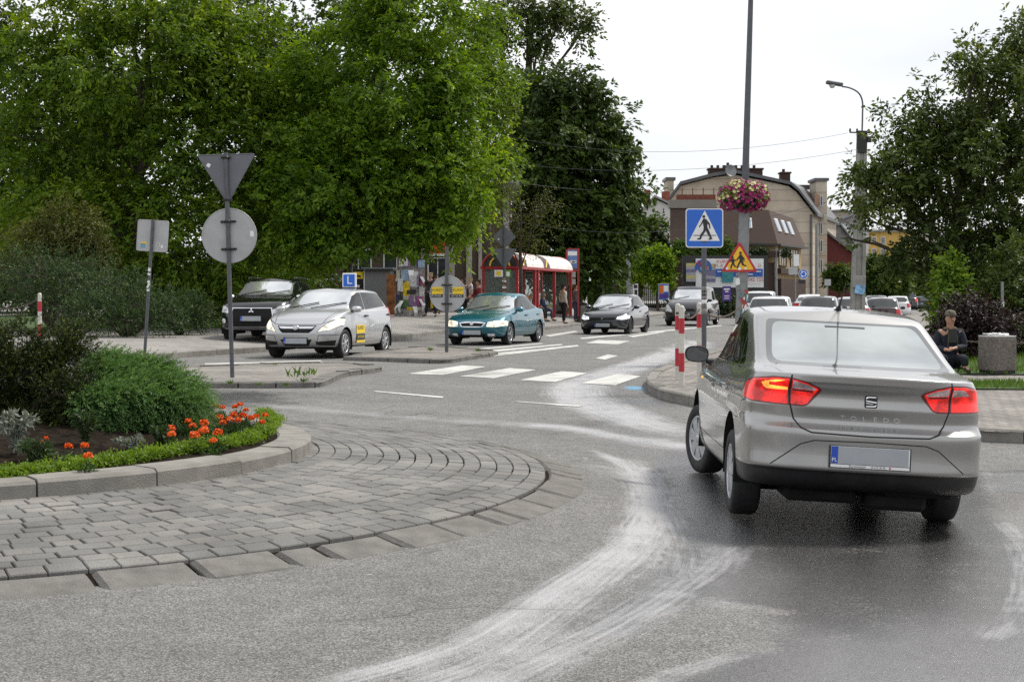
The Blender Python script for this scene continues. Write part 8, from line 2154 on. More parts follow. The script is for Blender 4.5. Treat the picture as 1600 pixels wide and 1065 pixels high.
def build_cars():
 build_hero()
 tl = lambda a, b, z0, z1: rpoly([(a, z0), (b, z0 + .02), (b, z1 - .02), (a, z1)], .02)
 BL = MT['black_plastic']
 # ---------------- silver learner hatchback
 pt = carpaint('silver_paint', (.50, .505, .515), .7, .33, .9, .05)
 fr = both([(.455, .565), (.52, .645), (.65, .775), (.80, .86), (.875, .83), (.865, .70), (.72, .60)], 'headlight', BL)
 fr += both([(.475, .572), (.535, .645), (.66, .765), (.80, .845), (.865, .82), (.855, .71), (.715, .612)], 'headlight', MT['head_lit'])
 fr += [([(-.44, .705), (.44, .705), (.37, .60), (.30, .545), (-.30, .545), (-.37, .60)], 'grille', MT['dark'])]
 fr += [([(-.41, .685), (.41, .685), (.35, .638), (-.35, .638)], 'grille', MT['chrome'])]
 fr += [([(-.36, .41), (.36, .41), (.27, .27), (-.27, .27)], 'lower_grille', MT['dark'])]
 fr += both([(.42, .36), (.80, .395), (.76, .275), (.46, .29)], 'fog_lamp_recess', MT['dark'])
 P = dict(L=4.0, W=1.737, H=1.49, cowl=(1.02, 1.03), rf=.30, rr=-1.42, g0=-1.86, belt=(.955, 1.04), hood=.76, axles=(1.24, -1.27), wr=.31, bp=-.12, front=fr, nose=.17, wroof=.74,
             fgaps=[([(-.82, .865), (-.66, .79), (-.50, .725), (0, .72), (.50, .725), (.66, .79), (.82, .865)], .012), ([(-.84, .50), (-.5, .50), (-.43, .28)], .012), ([(.84, .50), (.5, .50), (.43, .28)], .012)], skirt=.05,
             rear=both(tl(.62, .83, .75, 1.1), 'taillight', MT['tail_red_dim']), rimmat=MT['hubcap'], coff=.26, handlemat=BL, deck=1.06)
 S = spec_gen(P); th = R(15); x, y = place_front(-4.54, 31.9, 4.0, th)
 t, sh, parts, T = make_car('silver_hatchback', 'silver five-door hatchback with a blue learner sign on its roof', S, (x, y, .2), -R(90) - th, pt)
 front_plate(t, sh, .385); front_badge(t, sh, 'ring', .655, .06, .01)
 wiper(t, sh, -.55, .05, 1.045); wiper(t, sh, -.02, .62, 1.045)
 # door sticker
 loc, no, i, d = sh.bvh.ray_cast(Vector((.45, 3, .58)), Vector((0, -1, 0)))
 b = MB(); b.box((.42, loc.y + .004, .60), (.50, .004, .18), 0); b.box((.42, loc.y + .004, .435), (.50, .004, .13), 1); b.box((.42, loc.y + .004, .335), (.50, .004, .05), 0)
 so_ = b.build('door_sticker', [MT['sticker_yellow'], MT['black']], parts['door#01'])
 Mx = lambda z, yy=.0075: frame_m((.42, loc.y + yy, z), (-1, 0, 0), (0, 0, 1), (0, 1, 0))
 text_part('KURSY', .11, MT['black'], so_, Mx(.625), 'sticker_lettering', .001, 1.2); text_part('507 725 055', .07, MT['sticker_yellow'], so_, Mx(.435), 'sticker_lettering', .001, 1.1)
 # learner sign
 sg = thing('learner_sign', (x + .36, y + .55, .2 + 1.478), 'blue square sign with white letter L on top of the silver hatchback', 'sign', -R(90) - th)
 b = MB(); b.box((0, 0, .19), (.06, .33, .33), 0, bev=.02); b.box((0, 0, .01), (.16, .30, .03), 1)
 b.build('sign_box', [MT['white'], BL], sg)
 b = MB(); b.box((.032, 0, .19), (.006, .27, .27), 0); bo = b.build('blue_panel', [MT['blue']], sg)
 text_part('L', .26, MT['white'], bo, frame_m((.036, 0.01, .19), (0, 1, 0), (0, 0, 1), (1, 0, 0)), 'letter', .002, 1.1)
 # ---------------- teal sedan
 pt = carpaint('teal_paint', (.004, .125, .175), .45, .28, 1.0, .04)
 fr = both([(.40, .50), (.42, .625), (.62, .665), (.80, .66), (.87, .60), (.86, .53), (.62, .49)], 'headlight', MT['head_lit'])
 fr += [([(-.37, .60), (-.2, .635), (.2, .635), (.37, .60), (.30, .50), (.2, .485), (-.2, .485), (-.30, .50)], 'grille', MT['chrome']), ([(-.335, .585), (-.08, .60), (.08, .60), (.335, .585), (.27, .507), (-.27, .507)], 'grille', MT['dark'])]
 fr += [([(-.38, .31), (.38, .31), (.34, .22), (-.34, .22)], 'lower_grille', MT['dark'])]
 fr += both(rpoly([(.42, .235), (.60, .235), (.60, .315), (.42, .315)], .02), 'fog_lamp', MT['head'])
 P = dict(L=4.32, W=1.705, H=1.41, cowl=(.95, .90), rf=.22, rr=-.98, g0=-1.55, belt=(.865, .93), hood=.665, axles=(1.32, -1.29), wr=.30, bp=-.22, front=fr, deck=.965, bump=.47, wroof=.72,
             trim=[[(1.75, .50), (-1.8, .52)]], trimw=.045, trimmat=pt, fgaps=[([(-.85, .475), (0, .465), (.85, .475)], .01)], rear=both(tl(.50, .83, .66, .84), 'taillight', MT['tail_red_dim']), spokes=5, coff=.2, handlemat=pt)
 S = spec_gen(P); th = R(18); x, y = place_front(-1.08, 40.3, 4.32, th)
 t, sh, parts, T = make_car('teal_sedan', 'teal green four-door sedan with headlights on, near the bus shelter', S, (x, y, .2), -R(90) - th, pt)
 front_plate(t, sh, .355); front_badge(t, sh, 'wing', .575, .05, .012); wiper(t, sh, -.55, .02, .915); wiper(t, sh, -.05, .58, .915)
 # ---------------- black three-door hatchback
 pt = carpaint('blue_black_paint', (.006, .008, .016), .4, .22, 1.0, .04)
 fr = both([(.47, .52), (.50, .60), (.70, .66), (.84, .65), (.86, .56), (.66, .50)], 'headlight', MT['head_lit_cool'])
 fr += [([(-.45, .575), (.45, .575), (.42, .49), (-.42, .49)], 'grille', MT['dark']), ([(-.5, .30), (.5, .30), (.45, .21), (-.45, .21)], 'lower_grille', MT['dark'])]
 P = dict(L=4.19, W=1.695, H=1.375, cowl=(.92, .875), rf=.20, rr=-1.25, g0=-1.86, belt=(.84, .92), hood=.65, axles=(1.30, -1.32), wr=.295, bp=-.35, front=fr, doors=2, deck=.95, bump=.46, wroof=.72, sill=.17,
             rear=both(tl(.5, .82, .66, .82), 'taillight', MT['tail_red_dim']), rimmat=MT['black_plastic'], spokes=6, coff=.26)
 S = spec_gen(P); th = R(17); x, y = place_front(3.02, 51.2, 4.19, th)
 t, sh, parts, T = make_car('black_hatchback', 'blue-black three-door hatchback with bright headlights in the middle of the road', S, (x, y, .2), -R(90) - th, pt)
 front_plate(t, sh, .33); front_badge(t, sh, 'h', .535, .045, .012); wiper(t, sh, -.5, .05, .89); wiper(t, sh, -.02, .6, .89)
 # ---------------- dark people carrier
 pt = carpaint('dark_grey_paint', (.012, .012, .014), .5, .25, 1.0, .05)
 fr = both([(.52, .60), (.56, .70), (.74, .90), (.86, .93), (.89, .80), (.84, .62)], 'headlight', MT['head'])
 fr += [([(-.52, .745), (.52, .745), (.46, .62), (-.46, .62)], 'grille', MT['dark']), ([(-.62, .40), (.62, .40), (.5, .25), (-.5, .25)], 'lower_grille', MT['dark'])]
 P = dict(L=4.66, W=1.86, H=1.72, cowl=(1.45, 1.12), rf=.62, rr=-1.95, g0=-2.2, belt=(1.02, 1.06), hood=.80, axles=(1.42, -1.40), wr=.33, bp=.10, front=fr, deck=1.08, wroof=.76, gc=-.02,
             rear=both(tl(.66, .88, .8, 1.25), 'taillight', MT['tail_red_dim']), coff=.95, qw=[(-1.42, 1.10), (-1.40, 1.60), (-1.82, 1.57), (-1.92, 1.12)], aoff=.34)
 S = spec_gen(P); th = R(16); x, y = place_front(7.36, 65.3, 4.66, th)
 t, sh, parts, T = make_car('dark_people_carrier', 'tall dark grey people carrier driving behind the black hatchback', S, (x, y, .2), -R(90) - th, pt)
 front_plate(t, sh, .50); front_badge(t, sh, 'rhomb', .68, .09, .012); wiper(t, sh, -.6, .05, 1.14)
 # ---------------- black off-roader parked on the pavement
 pt = carpaint('black_paint', (.006, .006, .007), .3, .2, 1.0, .04)
 fr = both([(.50, .70), (.52, .80), (.72, .88), (.86, .93), (.885, .86), (.86, .74)], 'headlight', MT['head'])
 fr += [([(-.50, .85), (.50, .85), (.60, .36), (-.60, .36)], 'grille', MT['chrome']), ([(-.475, .83), (.475, .83), (.572, .38), (-.572, .38)], 'grille', MT['dark'])]
 fr += both(rpoly([(.68, .46), (.80, .46), (.80, .58), (.68, .58)], .05), 'fog_lamp', MT['head']) + [([(-.8, .345), (.8, .345), (.78, .305), (-.78, .305)], 'bumper_strip', MT['chrome'])]
 P = dict(L=4.295, W=1.77, H=1.60, cowl=(1.0, 1.13), rf=.28, rr=-1.45, g0=-1.98, belt=(1.03, 1.12), hood=.93, axles=(1.30, -1.37), wr=.345, bp=-.1, front=fr, deck=1.14, wroof=.74, sill=.26, bump=.62,
             rear=both(tl(.55, .86, .88, 1.05), 'taillight', MT['tail_red_dim']), coff=.28, mirmat=MT['chrome'])
 S = spec_gen(P); th = R(5); x, y = place_front(-6.44, 37.6, 4.295, th)
 t, sh, parts, T = make_car('black_off_roader', 'black off-road car parked on the pavement behind the silver hatchback', S, (x, y, PAVZ(x, y - 1)), -R(90) - th, pt)
 front_plate(t, sh, .58, .03); front_badge(t, sh, 'diamonds', .765, .075, .012); wiper(t, sh, -.55, .05, 1.15); wiper(t, sh, -.02, .62, 1.15)
 for s in (1, -1): b = MB(); b.tube([(.1, s * .60, 1.57), (0, s * .60, 1.615), (-1.3, s * .60, 1.60), (-1.4, s * .60, 1.56)], .018, 6, 0); b.build('roof_rail', [MT['black_plastic']], t)
 # ---------------- queue of cars seen from behind
 st = R(90 - 14.8)
 def rear_car(name, label, px, d, base, col, metal=.4, ang=None, dz=0, group='cars queuing up the street', scale=1.0, lit=False):
  pt = carpaint(name + '_paint', col, metal, .28, 1.0, .04)
  P = dict(base); tr = MT['tail_red'] if lit else MT['tail_red_dim']
  P['rear'] = both(P['tl'], 'taillight', tr)
  S = spec_gen(P)
  xx = ray(px, d); zz = float(gz(xx, d))
  c = d + P['L'] / 2 * .97
  t, sh, parts, T = make_car(name, label, S, (xx + P['L'] / 2 * .25, c, zz + dz), st if ang is None else ang, pt, group, level=1)
  p, n = at_rear(sh, 0, P.get('plz', .72), .012); plate(t, surf_frame(p, n, -1), frame=0)
  return t
 hatch = dict(L=3.95, W=1.70, H=1.48, cowl=(1.0, 1.0), rf=.30, rr=-1.45, g0=-1.84, belt=(.93, 1.0), hood=.76, axles=(1.24, -1.25), wr=.30, bp=-.12, wroof=.73, coff=.25, deck=1.02, tl=tl(.60, .83, .72, 1.0))
 sedan = dict(L=4.4, W=1.74, H=1.43, cowl=(.95, .93), rf=.22, rr=-.98, g0=-1.6, belt=(.89, .95), hood=.70, axles=(1.32, -1.30), wr=.30, bp=-.22, wroof=.72, coff=.2, deck=1.0, tl=tl(.5, .84, .70, .90))
 est = dict(L=4.5, W=1.74, H=1.47, cowl=(.95, .95), rf=.25, rr=-1.75, g0=-2.12, belt=(.91, .96), hood=.72, axles=(1.35, -1.33), wr=.31, bp=-.15, wroof=.73, coff=.85, deck=.98, tl=tl(.62, .84, .66, .96), qw=[(-1.30, .99), (-1.28, 1.36), (-1.66, 1.33), (-1.80, 1.0)])
 suv = dict(L=4.4, W=1.82, H=1.72, cowl=(1.0, 1.15), rf=.35, rr=-1.7, g0=-2.06, belt=(1.05, 1.12), hood=.95, axles=(1.30, -1.33), wr=.35, bp=-.1, wroof=.76, sill=.28, coff=.3, deck=1.14, tl=tl(.66, .89, .85, 1.15), plz=.85)
 rear_car('white_hatchback', 'white hatchback seen just beyond the silver sedan roof, left of the dark green estate', 1200, 51, hatch, (.62, .63, .64), 0, dz=-.17)
 rear_car('white_van_car', 'white car with a domed roof directly ahead of the nearest white hatchback', 1184, 66, dict(hatch, H=1.62), (.70, .70, .70), 0, dz=-.10)
 rear_car('dark_green_estate', 'dark green estate car with pale roof, first right of the white hatchback', 1278, 58, est, (.02, .035, .03), .5, dz=-.17)
 rear_car('pale_grey_hatchback', 'pale grey hatchback between the dark green estate and the concrete post', 1330, 64, hatch, (.42, .43, .44), .5, dz=-.22)
 rear_car('dark_red_estate', 'dark estate car with reddish tail lamp right of the concrete post', 1378, 66, est, (.035, .012, .014), .5, dz=-.24)
 rear_car('white_sedan', 'white sedan mostly hidden behind the dark green estate', 1262, 88, sedan, (.72, .72, .72), 0, dz=-.05)
 rear_car('black_sedan', 'black sedan with wet shiny roof parked right behind the concrete post', 1368, 92, sedan, (.01, .01, .012), .4, dz=-.12)
 rear_car('small_white_hatchback', 'small white hatchback just left of the far dark off-roader', 1402, 96, hatch, (.7, .7, .7), 0, dz=-.2)
 rear_car('dark_off_roader', 'distant dark off-roader with red tail lamps glowing at the street end', 1418, 132, suv, (.012, .012, .014), .4, lit=True, dz=-.12)
 rear_car('distant_black_hatchback', 'distant black hatchback right of the dark off-roader at the street end', 1443, 140, dict(hatch, H=1.42), (.012, .012, .014), .4, lit=True, dz=-.2)
# ================================================================== PEOPLE
class Fig:
 def __init__(s): s.v = []; s.e = []; s.r = []
 def add(s, p, r, par=None):
  s.v.append(Vector(p)); s.r.append(r)
  if par is not None: s.e.append((par, len(s.v) - 1))
  return len(s.v) - 1
def skin_mesh(name, verts, edges, rad, mat, root=0, lvl=2):
 me = bpy.data.meshes.new(name)
 bm = bmesh.new(); ly = bm.verts.layers.skin.verify(); vs = [bm.verts.new(v) for v in verts]
 for a, b in edges: bm.edges.new((vs[a], vs[b]))
 for i, v in enumerate(vs):
  r = rad[i]; v[ly].radius = r if isinstance(r, tuple) else (r, r); v[ly].use_root = i == root
 bm.to_mesh(me); bm.free()
 o = bpy.data.objects.new(name, me)
 md = o.modifiers.new('k', 'SKIN'); md.use_smooth_shade = True; md.branch_smoothing = .5
 s = o.modifiers.new('s', 'SUBSURF'); s.levels = lvl; s.render_levels = lvl
 out = eval_mesh(o); bpy.data.meshes.remove(me)
 out.materials.clear(); out.materials.append(mat)
 out.polygons.foreach_set('use_smooth', [True] * len(out.polygons))
 return out
def hand(F, wrist_i, wrist, dirv, side, curl=.35, sc=1.0):
 """palm with four fingers and a thumb grown from the wrist; side = thumb direction"""
 dirv = Vector(dirv).normalized(); side = Vector(side); side = (side - dirv * side.dot(dirv)).normalized(); n = dirv.cross(side)
 palm = F.add(wrist + dirv * .05 * sc, .026 * sc, wrist_i)
 kn = F.add(wrist + dirv * .085 * sc, (.030 * sc, .016 * sc), palm)
 for k, (o, l) in enumerate(((.027, .070), (.009, .078), (-.009, .072), (-.026, .056))):
  base = wrist + dirv * .092 * sc + side * o * sc
  p1 = base + (dirv * cos(curl * .5) + n * sin(curl * .5)) * l * .5 * sc; p2 = p1 + (dirv * cos(curl * 1.6) + n * sin(curl * 1.6)) * l * .5 * sc
  a = F.add(base, .0105 * sc, kn); a = F.add(p1, .0095 * sc, a); F.add(p2, .008 * sc, a)
 tb = wrist + dirv * .035 * sc + side * .030 * sc; a = F.add(tb, .012 * sc, palm); a = F.add(tb + (dirv * .8 + side * .5) * .035 * sc, .011 * sc, a); F.add(tb + (dirv * .95 + side * .3 + n * .2) * .062 * sc, .009 * sc, a)

def person(label, loc, rz, H=1.70, top=None, topc='top', legs=None, skin=None, hair=None, shoes=None, pose=None, long_hair=False, fem=False, cap=None, coat=False, skirt=False, group=None, detail=False):
 """pose: dict of joint overrides in local coords (x right, y forward, z up, metres at H)"""
 P = dict(pelvis=(0, 0, .53), spine=(0, .0, .62), chest=(0, .005, .735), neck=(0, .0, .825), head0=(0, .012, .868), head1=(0, .018, .915), head2=(0, .012, .965),
             shL=(-.105, 0, .805), elL=(-.135, -.02, .635), wrL=(-.14, .03, .49), shR=(.105, 0, .805), elR=(.135, -.02, .635), wrR=(.14, .03, .49),
             hipL=(-.052, 0, .50), knL=(-.056, .012, .28), anL=(-.058, -.01, .045), toL=(-.07, .075, .018), hipR=(.052, 0, .50), knR=(.056, .012, .28), anR=(.058, -.01, .045), toR=(.07, .075, .018))
 P.update(pose or {}); J = {k: Vector(v) * H for k, v in P.items()}
 sw = .93 if fem else 1.0
 t = thing('person', loc, label, 'person', rz, group)
 F = Fig(); r = H / 1.7
 def chain(names, rads, par):
  for n, q in zip(names, rads): par = F.add(J[n], tuple(x * r for x in q) if isinstance(q, tuple) else q * r, par)
  return par
 pe = F.add(J['pelvis'], (.145 * r, .105 * r)); sp = F.add(J['spine'], (.125 * r * sw, .095 * r), pe); ch = F.add(J['chest'], (.150 * r * sw, .105 * r), sp); nk = F.add(J['neck'], .056 * r, ch)
 h0 = F.add(J['head0'], (.062 * r, .072 * r), nk); h1 = F.add(J['head1'], (.074 * r, .092 * r), h0); h2 = F.add(J['head2'], (.058 * r, .068 * r), h1)
 hf = (J['head1'] - J['head0']); fwd = Vector((0, 1, 0)); fv = P.get('face')
 if fv: fwd = Vector(fv).normalized()
 F.add(J['head1'] + fwd * .098 * r - Vector((0, 0, .012 * r)), .013 * r, h1)
 rt = Vector((fwd.y, -fwd.x, 0))
 for s in (-1, 1): F.add(J['head1'] + rt * s * .078 * r - Vector((0, 0, .005)), (.018 * r, .012 * r), h1)
 for S in 'LR':
  s = -1 if S == 'L' else 1
  a = F.add(J['sh' + S], .062 * r * sw, ch); m = J['sh' + S].lerp(J['el' + S], .5); a = F.add(m, .050 * r * sw, a); a = F.add(J['el' + S], .040 * r * sw, a); m = J['el' + S].lerp(J['wr' + S], .45); a = F.add(m, .038 * r * sw, a); w_ = F.add(J['wr' + S], .027 * r, a)
  dv = (J['wr' + S] - J['el' + S]); hand(F, w_, J['wr' + S], dv, Vector((-s * .3, 1, 0)) if dv.z < -.1 else Vector((-s, 0, .3)), .5, r * .95)
  a = F.add(J['hip' + S], .088 * r, pe); m = J['hip' + S].lerp(J['kn' + S], .5); a = F.add(m, .076 * r, a); a = F.add(J['kn' + S], .055 * r, a); m = J['kn' + S].lerp(J['an' + S], .4); a = F.add(m, .054 * r, a); a = F.add(J['an' + S], .036 * r, a); F.add(J['to' + S], .030 * r, a)
 link('body', skin_mesh('body', F.v, F.e, F.r, skin), t)
 g = .014 * r
 # trousers
 F = Fig(); pe = F.add(J['pelvis'] + Vector((0, 0, .02)), (.155 * r, .118 * r))
 for S in 'LR':
  a = F.add(J['hip' + S], .098 * r, pe); m = J['hip' + S].lerp(J['kn' + S], .5); a = F.add(m, .086 * r, a); a = F.add(J['kn' + S], .068 * r, a); m = J['kn' + S].lerp(J['an' + S], .5); a = F.add(m, .062 * r, a); F.add(J['an' + S] + (J['kn' + S] - J['an' + S]) * .10, .052 * r, a)
 link('trousers', skin_mesh('trousers', F.v, F.e, F.r, legs), t)
 # top with sleeves
 F = Fig(); lo = J['pelvis'].lerp(J['spine'], .1 if not coat else -.9); pe = F.add(lo, (.160 * r, .122 * r)); sp = F.add(J['spine'], (.142 * r * sw, .112 * r), pe); ch = F.add(J['chest'], (.166 * r * sw, .120 * r), sp); F.add(J['neck'] - Vector((0, 0, .015)), .068 * r, ch)
 for S in 'LR':
  a = F.add(J['sh' + S], .078 * r * sw, ch); m = J['sh' + S].lerp(J['el' + S], .5); a = F.add(m, .064 * r * sw, a); end = (J['el' + S].lerp(J['wr' + S], .88) if topc != 'short' else J['sh' + S].lerp(J['el' + S], .8))
  if topc != 'short': a = F.add(J['el' + S], .056 * r * sw, a); m = J['el' + S].lerp(J['wr' + S], .5); a = F.add(m, .050 * r * sw, a)
  F.add(end, .042 * r if topc != 'short' else .058 * r, a)
 link('jacket' if coat else 'top', skin_mesh('jacket' if coat else 'top', F.v, F.e, F.r, top), t)
 for S in 'LR':
  F = Fig(); a = F.add(J['an' + S] - Vector((0, 0, .012)), .046 * r); a = F.add(J['an' + S].lerp(J['to' + S], .55) - Vector((0, 0, .006)), (.044 * r, .036 * r), a); F.add(J['to' + S] + (J['to' + S] - J['an' + S]).normalized() * .025, (.038 * r, .026 * r), a); link('shoe', skin_mesh('shoe', F.v, F.e, F.r, shoes), t)
 if hair is not None:
  F = Fig(); up = Vector((0, 0, 1)); bk = -fwd
  a = F.add(J['head1'] + bk * .030 * r + up * .030 * r, (.080 * r, .080 * r)); a2 = F.add(J['head2'] + bk * .010 * r + up * .012 * r, (.066 * r, .066 * r), a); b_ = F.add(J['head0'] + bk * .050 * r + up * .02 * r, (.064 * r, .045 * r), a)
  if long_hair: F.add(J['neck'] + bk * .06 * r - up * .02, (.062 * r, .035 * r), b_)
  link('hair', skin_mesh('hair', F.v, F.e, F.r, hair), t)
 if detail:
  up = Vector((0, 0, 1)); c = J['head1']; b = MB()
  for s in (-1, 1):
   e = c + fwd * .088 * r + rt * s * .030 * r + up * .012; b.lathe([(.001, -.006), (.010, -.004), (.012, 0), (.010, .004), (.001, .006)], 10, 0, c=e)
   b.box(e + up * .018 + fwd * .002, (.032, .012, .007), 1, rot=Matrix.Rotation(atan2(rt.y, rt.x), 3, 'Z'))
  b.box(c + fwd * .086 * r - up * .040, (.045, .010, .007), 2, rot=Matrix.Rotation(atan2(rt.y, rt.x), 3, 'Z'))
  b.build('face_features', [MT['black'], pm('eyebrow', (.10, .08, .06), .8), pm('lips', (.22, .08, .06), .6)], t)
 return t, J, r, fwd, rt

def build_people():
 cl = lambda n, c, v=.25: pm('cloth_' + n, c, .9, var=v, scale=9, bump=.4, bscale=30)
 SK = pm('skin', (.40, .22, .145), .55, var=.12, scale=14); SK2 = pm('skin_pale', (.46, .28, .20), .55, var=.1, scale=14)
 hb = pm('hair_brown', (.045, .025, .014), .6, var=.3, scale=40); hd = pm('hair_dark_red', (.05, .012, .010), .6, var=.3, scale=40); hbl = pm('hair_blond', (.42, .33, .18), .6, var=.3, scale=40); hg = pm('hair_grey', (.30, .28, .26), .6, var=.3, scale=40); hk = pm('hair_black', (.012, .010, .009), .6, var=.3, scale=40)
 bkc, navy, jean = cl('black', (.012, .012, .014)), cl('navy', (.010, .014, .032)), cl('denim', (.05, .08, .14)); shoe = cl('shoe', (.02, .018, .016))
 at = lambda px, d: (ray(px, d), d, float(PAVZ(ray(px, d), d)))
 fc = lambda deg: R(deg)    # 0 = facing away from the camera (+y), 180 = towards it
 person('woman in dark clothes standing with legs apart by the poster column', at(673, 58), fc(150), 1.70, cl('charcoal', (.02, .02, .022)), 'short', bkc, SK, hbl, shoe, dict(anL=(-.13, -.02, .045), toL=(-.15, .06, .018), knL=(-.10, .012, .28), anR=(.12, .02, .045), toR=(.14, .10, .018), knR=(.09, .02, .28), elR=(.17, .02, .65), wrR=(.10, .13, .70)), fem=True)
 person('person in navy top seen from behind by the shop window', at(681, 66), fc(-20), 1.76, navy, 'top', navy, SK, hb, shoe)
 person('woman with brown hair and brown top standing behind the teal sedan', at(725, 56), fc(60), 1.70, cl('brown', (.085, .05, .035)), 'top', bkc, SK, hb, shoe, long_hair=True, fem=True)
 person('blonde woman in pale patterned top, between two others, behind the teal sedan', at(735, 57), fc(100), 1.64, cl('pale_print', (.45, .40, .42), .6), 'short', cl('white', (.55, .55, .55)), SK2, hbl, shoe, fem=True)
 person('woman in a maroon cardigan with dark red hair behind the teal sedan', at(748, 56), fc(110), 1.70, cl('maroon', (.16, .014, .022)), 'top', bkc, SK, hd, shoe, dict(elR=(.15, .06, .66), wrR=(.08, .16, .62), elL=(-.15, .06, .66), wrL=(-.06, .16, .60)), fem=True)
 person('older man in a cream jacket and black trousers at the shelter edge', at(880, 64), fc(-60), 1.66, cl('cream', (.52, .48, .40), .12), 'top', bkc, SK, hk, shoe, dict(anL=(-.08, .05, .045), toL=(-.09, .13, .018), knL=(-.06, .05, .28)), coat=True)
 t, J, r, f, rt = person('woman in a grey coat and jeans holding a dark bag beside the timetable stand', at(899, 67.5), fc(-80), 1.72, cl('grey_coat', (.10, .10, .105)), 'top', jean, SK, hb, shoe, coat=True, fem=True)
 bg = thing('handbag', Vector(t.location) + Vector((.30, -.12, .62)), 'dark handbag with a tan flap hanging beside the woman in grey', 'bag'); b = MB(); b.box((0, 0, .14), (.26, .12, .26), 0, bev=.03); b.box((.01, -.065, .06), (.18, .012, .16), 1); b.build('body', [bkc, cl('tan', (.30, .15, .06))], bg); b = MB(); b.tube([(-.09, 0, .26), (-.06, 0, .42), (.06, 0, .42), (.09, 0, .26)], .01, 6, 0); b.build('handle', [bkc], bg)
 # people sitting on the shelter bench
 sit = dict(pelvis=(0, 0, .285), spine=(0, -.01, .375), chest=(0, .01, .49), neck=(0, .02, .58), head0=(0, .035, .622), head1=(0, .045, .668), head2=(0, .04, .718), shL=(-.105, .01, .56), shR=(.105, .01, .56), elL=(-.14, .02, .40), elR=(.14, .02, .40), wrL=(-.08, .15, .36), wrR=(.08, .15, .36),
               hipL=(-.055, .03, .28), hipR=(.055, .03, .28), knL=(-.07, .26, .285), knR=(.07, .26, .285), anL=(-.07, .27, .05), anR=(.07, .27, .05), toL=(-.08, .35, .018), toR=(.08, .35, .018))
 def seat(px, d, off): return (ray(px, d) + off, d, float(PAVZ(ray(px, d), d)))
 person('person in a blue jacket and jeans seated at the right of the shelter bench', seat(860, 65.5, -.35), fc(-105), 1.68, cl('blue', (.02, .04, .12)), 'top', jean, SK, hg, shoe, sit)
 person('person in dark clothes seated in the middle of the shelter bench', seat(845, 63.5, -.25), fc(-110), 1.70, bkc, 'top', bkc, SK, hb, shoe, sit)
 person('person with pale hair leaning on the left of the shelter bench', seat(832, 61.8, -.2), fc(-100), 1.66, cl('dusk', (.10, .07, .10)), 'top', cl('grey_trousers', (.12, .12, .13)), SK2, hg, shoe, dict(sit, head0=(0, .08, .60), head1=(0, .11, .635), head2=(0, .13, .675), neck=(0, .05, .57)))
 # ---- the seated man on the right
 d = 24.2; x = ray(1484, d); z = float(gz(x, d)) + .125
 zt = Z(481, d) - z                      # cap top above ground
 Hm = 1.74; k = (zt - .045 - .985 * 0) / Hm
 dz = k - .735                            # lift the seated pose so that the cap meets the photograph
 ms = {n: (v[0], v[1], v[2] + (dz if n[:2] not in ('an', 'to') else 0)) for n, v in sit.items()}
 ms.update(elL=(-.125, .03, .41 + dz), elR=(.13, .02, .40 + dz), wrL=(-.02, .17, .40 + dz), wrR=(.05, .18, .385 + dz), knL=(-.09, .25, .30 + dz * .9), knR=(.10, .25, .30 + dz * .9), anL=(-.10, .24, .05), anR=(.11, .24, .05), toL=(-.12, .32, .018), toR=(.13, .32, .018), shL=(-.100, .01, .550 + dz), shR=(.100, .01, .550 + dz), face=(-.25, 1, 0))
 t, J, r, f, rt = person('man in a navy jacket and patterned cap seated on a folding stool behind the sedan', (x, d, z), R(172), Hm, cl('navy_jacket', (.012, .016, .028), .4), 'top', cl('dark_navy_trousers', (.008, .010, .018)), SK, None, shoe, ms, coat=False, detail=True)
 # cap
 c = J['head2']; b = MB(); b.lathe([(.088, -.035), (.090, -.005), (.078, .030), (.048, .052), (.001, .060)], 20, 0, c=(c.x, c.y - .004, c.z - .012)); 
 pk = [(rt * cos(a) * .082 + f * (abs(sin(a)) * .145 + .02)) for a in [pi * k_ / 10 for k_ in range(11)]]
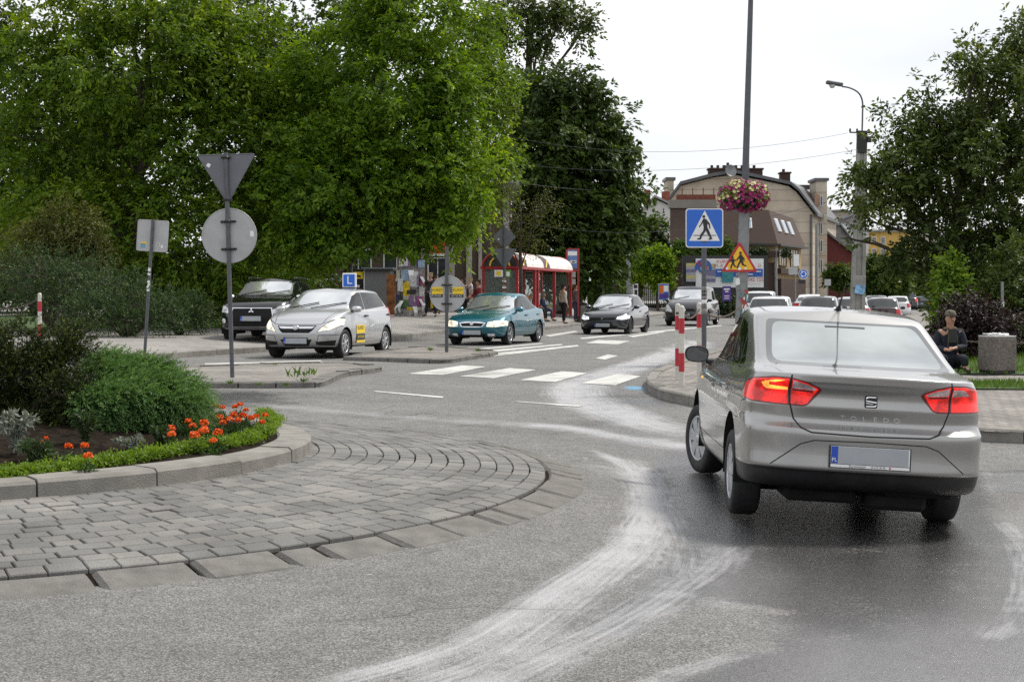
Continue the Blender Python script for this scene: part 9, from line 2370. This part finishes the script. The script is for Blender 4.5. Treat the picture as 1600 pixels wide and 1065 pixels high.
 vs = [c + q + Vector((0, 0, -.045 - .0)) for q in pk]; vs2 = [v_ + Vector((0, 0, .008)) for v_ in vs]; n = len(vs)
 b._add(vs + vs2, [tuple(range(n)), tuple(reversed(range(n, 2 * n)))] + [(i, (i + 1) % n, n + (i + 1) % n, n + i) for i in range(n)], 1)
 b.build('cap', [pm('camo_cap', (.12, .11, .075), .9, var=.7, scale=28), pm('cap_peak', (.05, .045, .03), .9, var=.5, scale=28)], t)
 # collar and open jacket front
 b = MB(); nk = J['neck']; pts = [nk + Vector((cos(a) * .085, sin(a) * .075, -.012 + .012 * sin(a))) for a in [R(120 + 300 * k_ / 12) for k_ in range(13)]]; b.tube(pts, .020, 8, 0); b.build('collar', [cl('tan_collar', (.20, .15, .08))], t)
 b = MB(); cc = J['chest']; b.box(cc + f * .118 + Vector((0, 0, .03)), (.13, .012, .22), 0, rot=Matrix.Rotation(atan2(rt.y, rt.x), 3, 'Z'), bev=.005); b.build('jumper', [cl('dark_jumper', (.03, .032, .03))], t)
 b = MB()
 for s in (-1, 1): b.tube([nk + rt * s * .05 + f * .075, cc + rt * s * .072 + f * .122, J['spine'] + rt * s * .085 + f * .125], .010, 6, 0)
 b.build('zip_edge', [cl('olive_trim', (.07, .065, .03))], t)
 # folding stool
 st = thing('folding_stool', (x, d, z), 'small folding stool with thin black legs under the seated man', 'stool'); b = MB(); sz = J['pelvis'].z - .115
 b.box((0, .02, sz), (.38, .34, .03), 0, bev=.01); b.build('seat', [bkc], st)
 for sx_ in (-1, 1):
  for s in (-1, 1):
   b = MB(); b.tube([(sx_ * .17, s * .15, sz - .01), (sx_ * .19, s * .17, 0)], .013, 8, 0); b.build('leg', [MT['black']], st)
HERO_X, HERO_Y, HERO_Z = 2.47, 12.62, -.105
MT_DARKLEAF = leafmat('hedge_leaves', [(.010, .024, .007), (.018, .040, .010), (.03, .060, .014), (.05, .09, .020)], .2)
build_ground()
build_buildings()
build_vegetation()
build_street()
build_cars()
build_people()
bpy.data.scenes.remove(TMP)
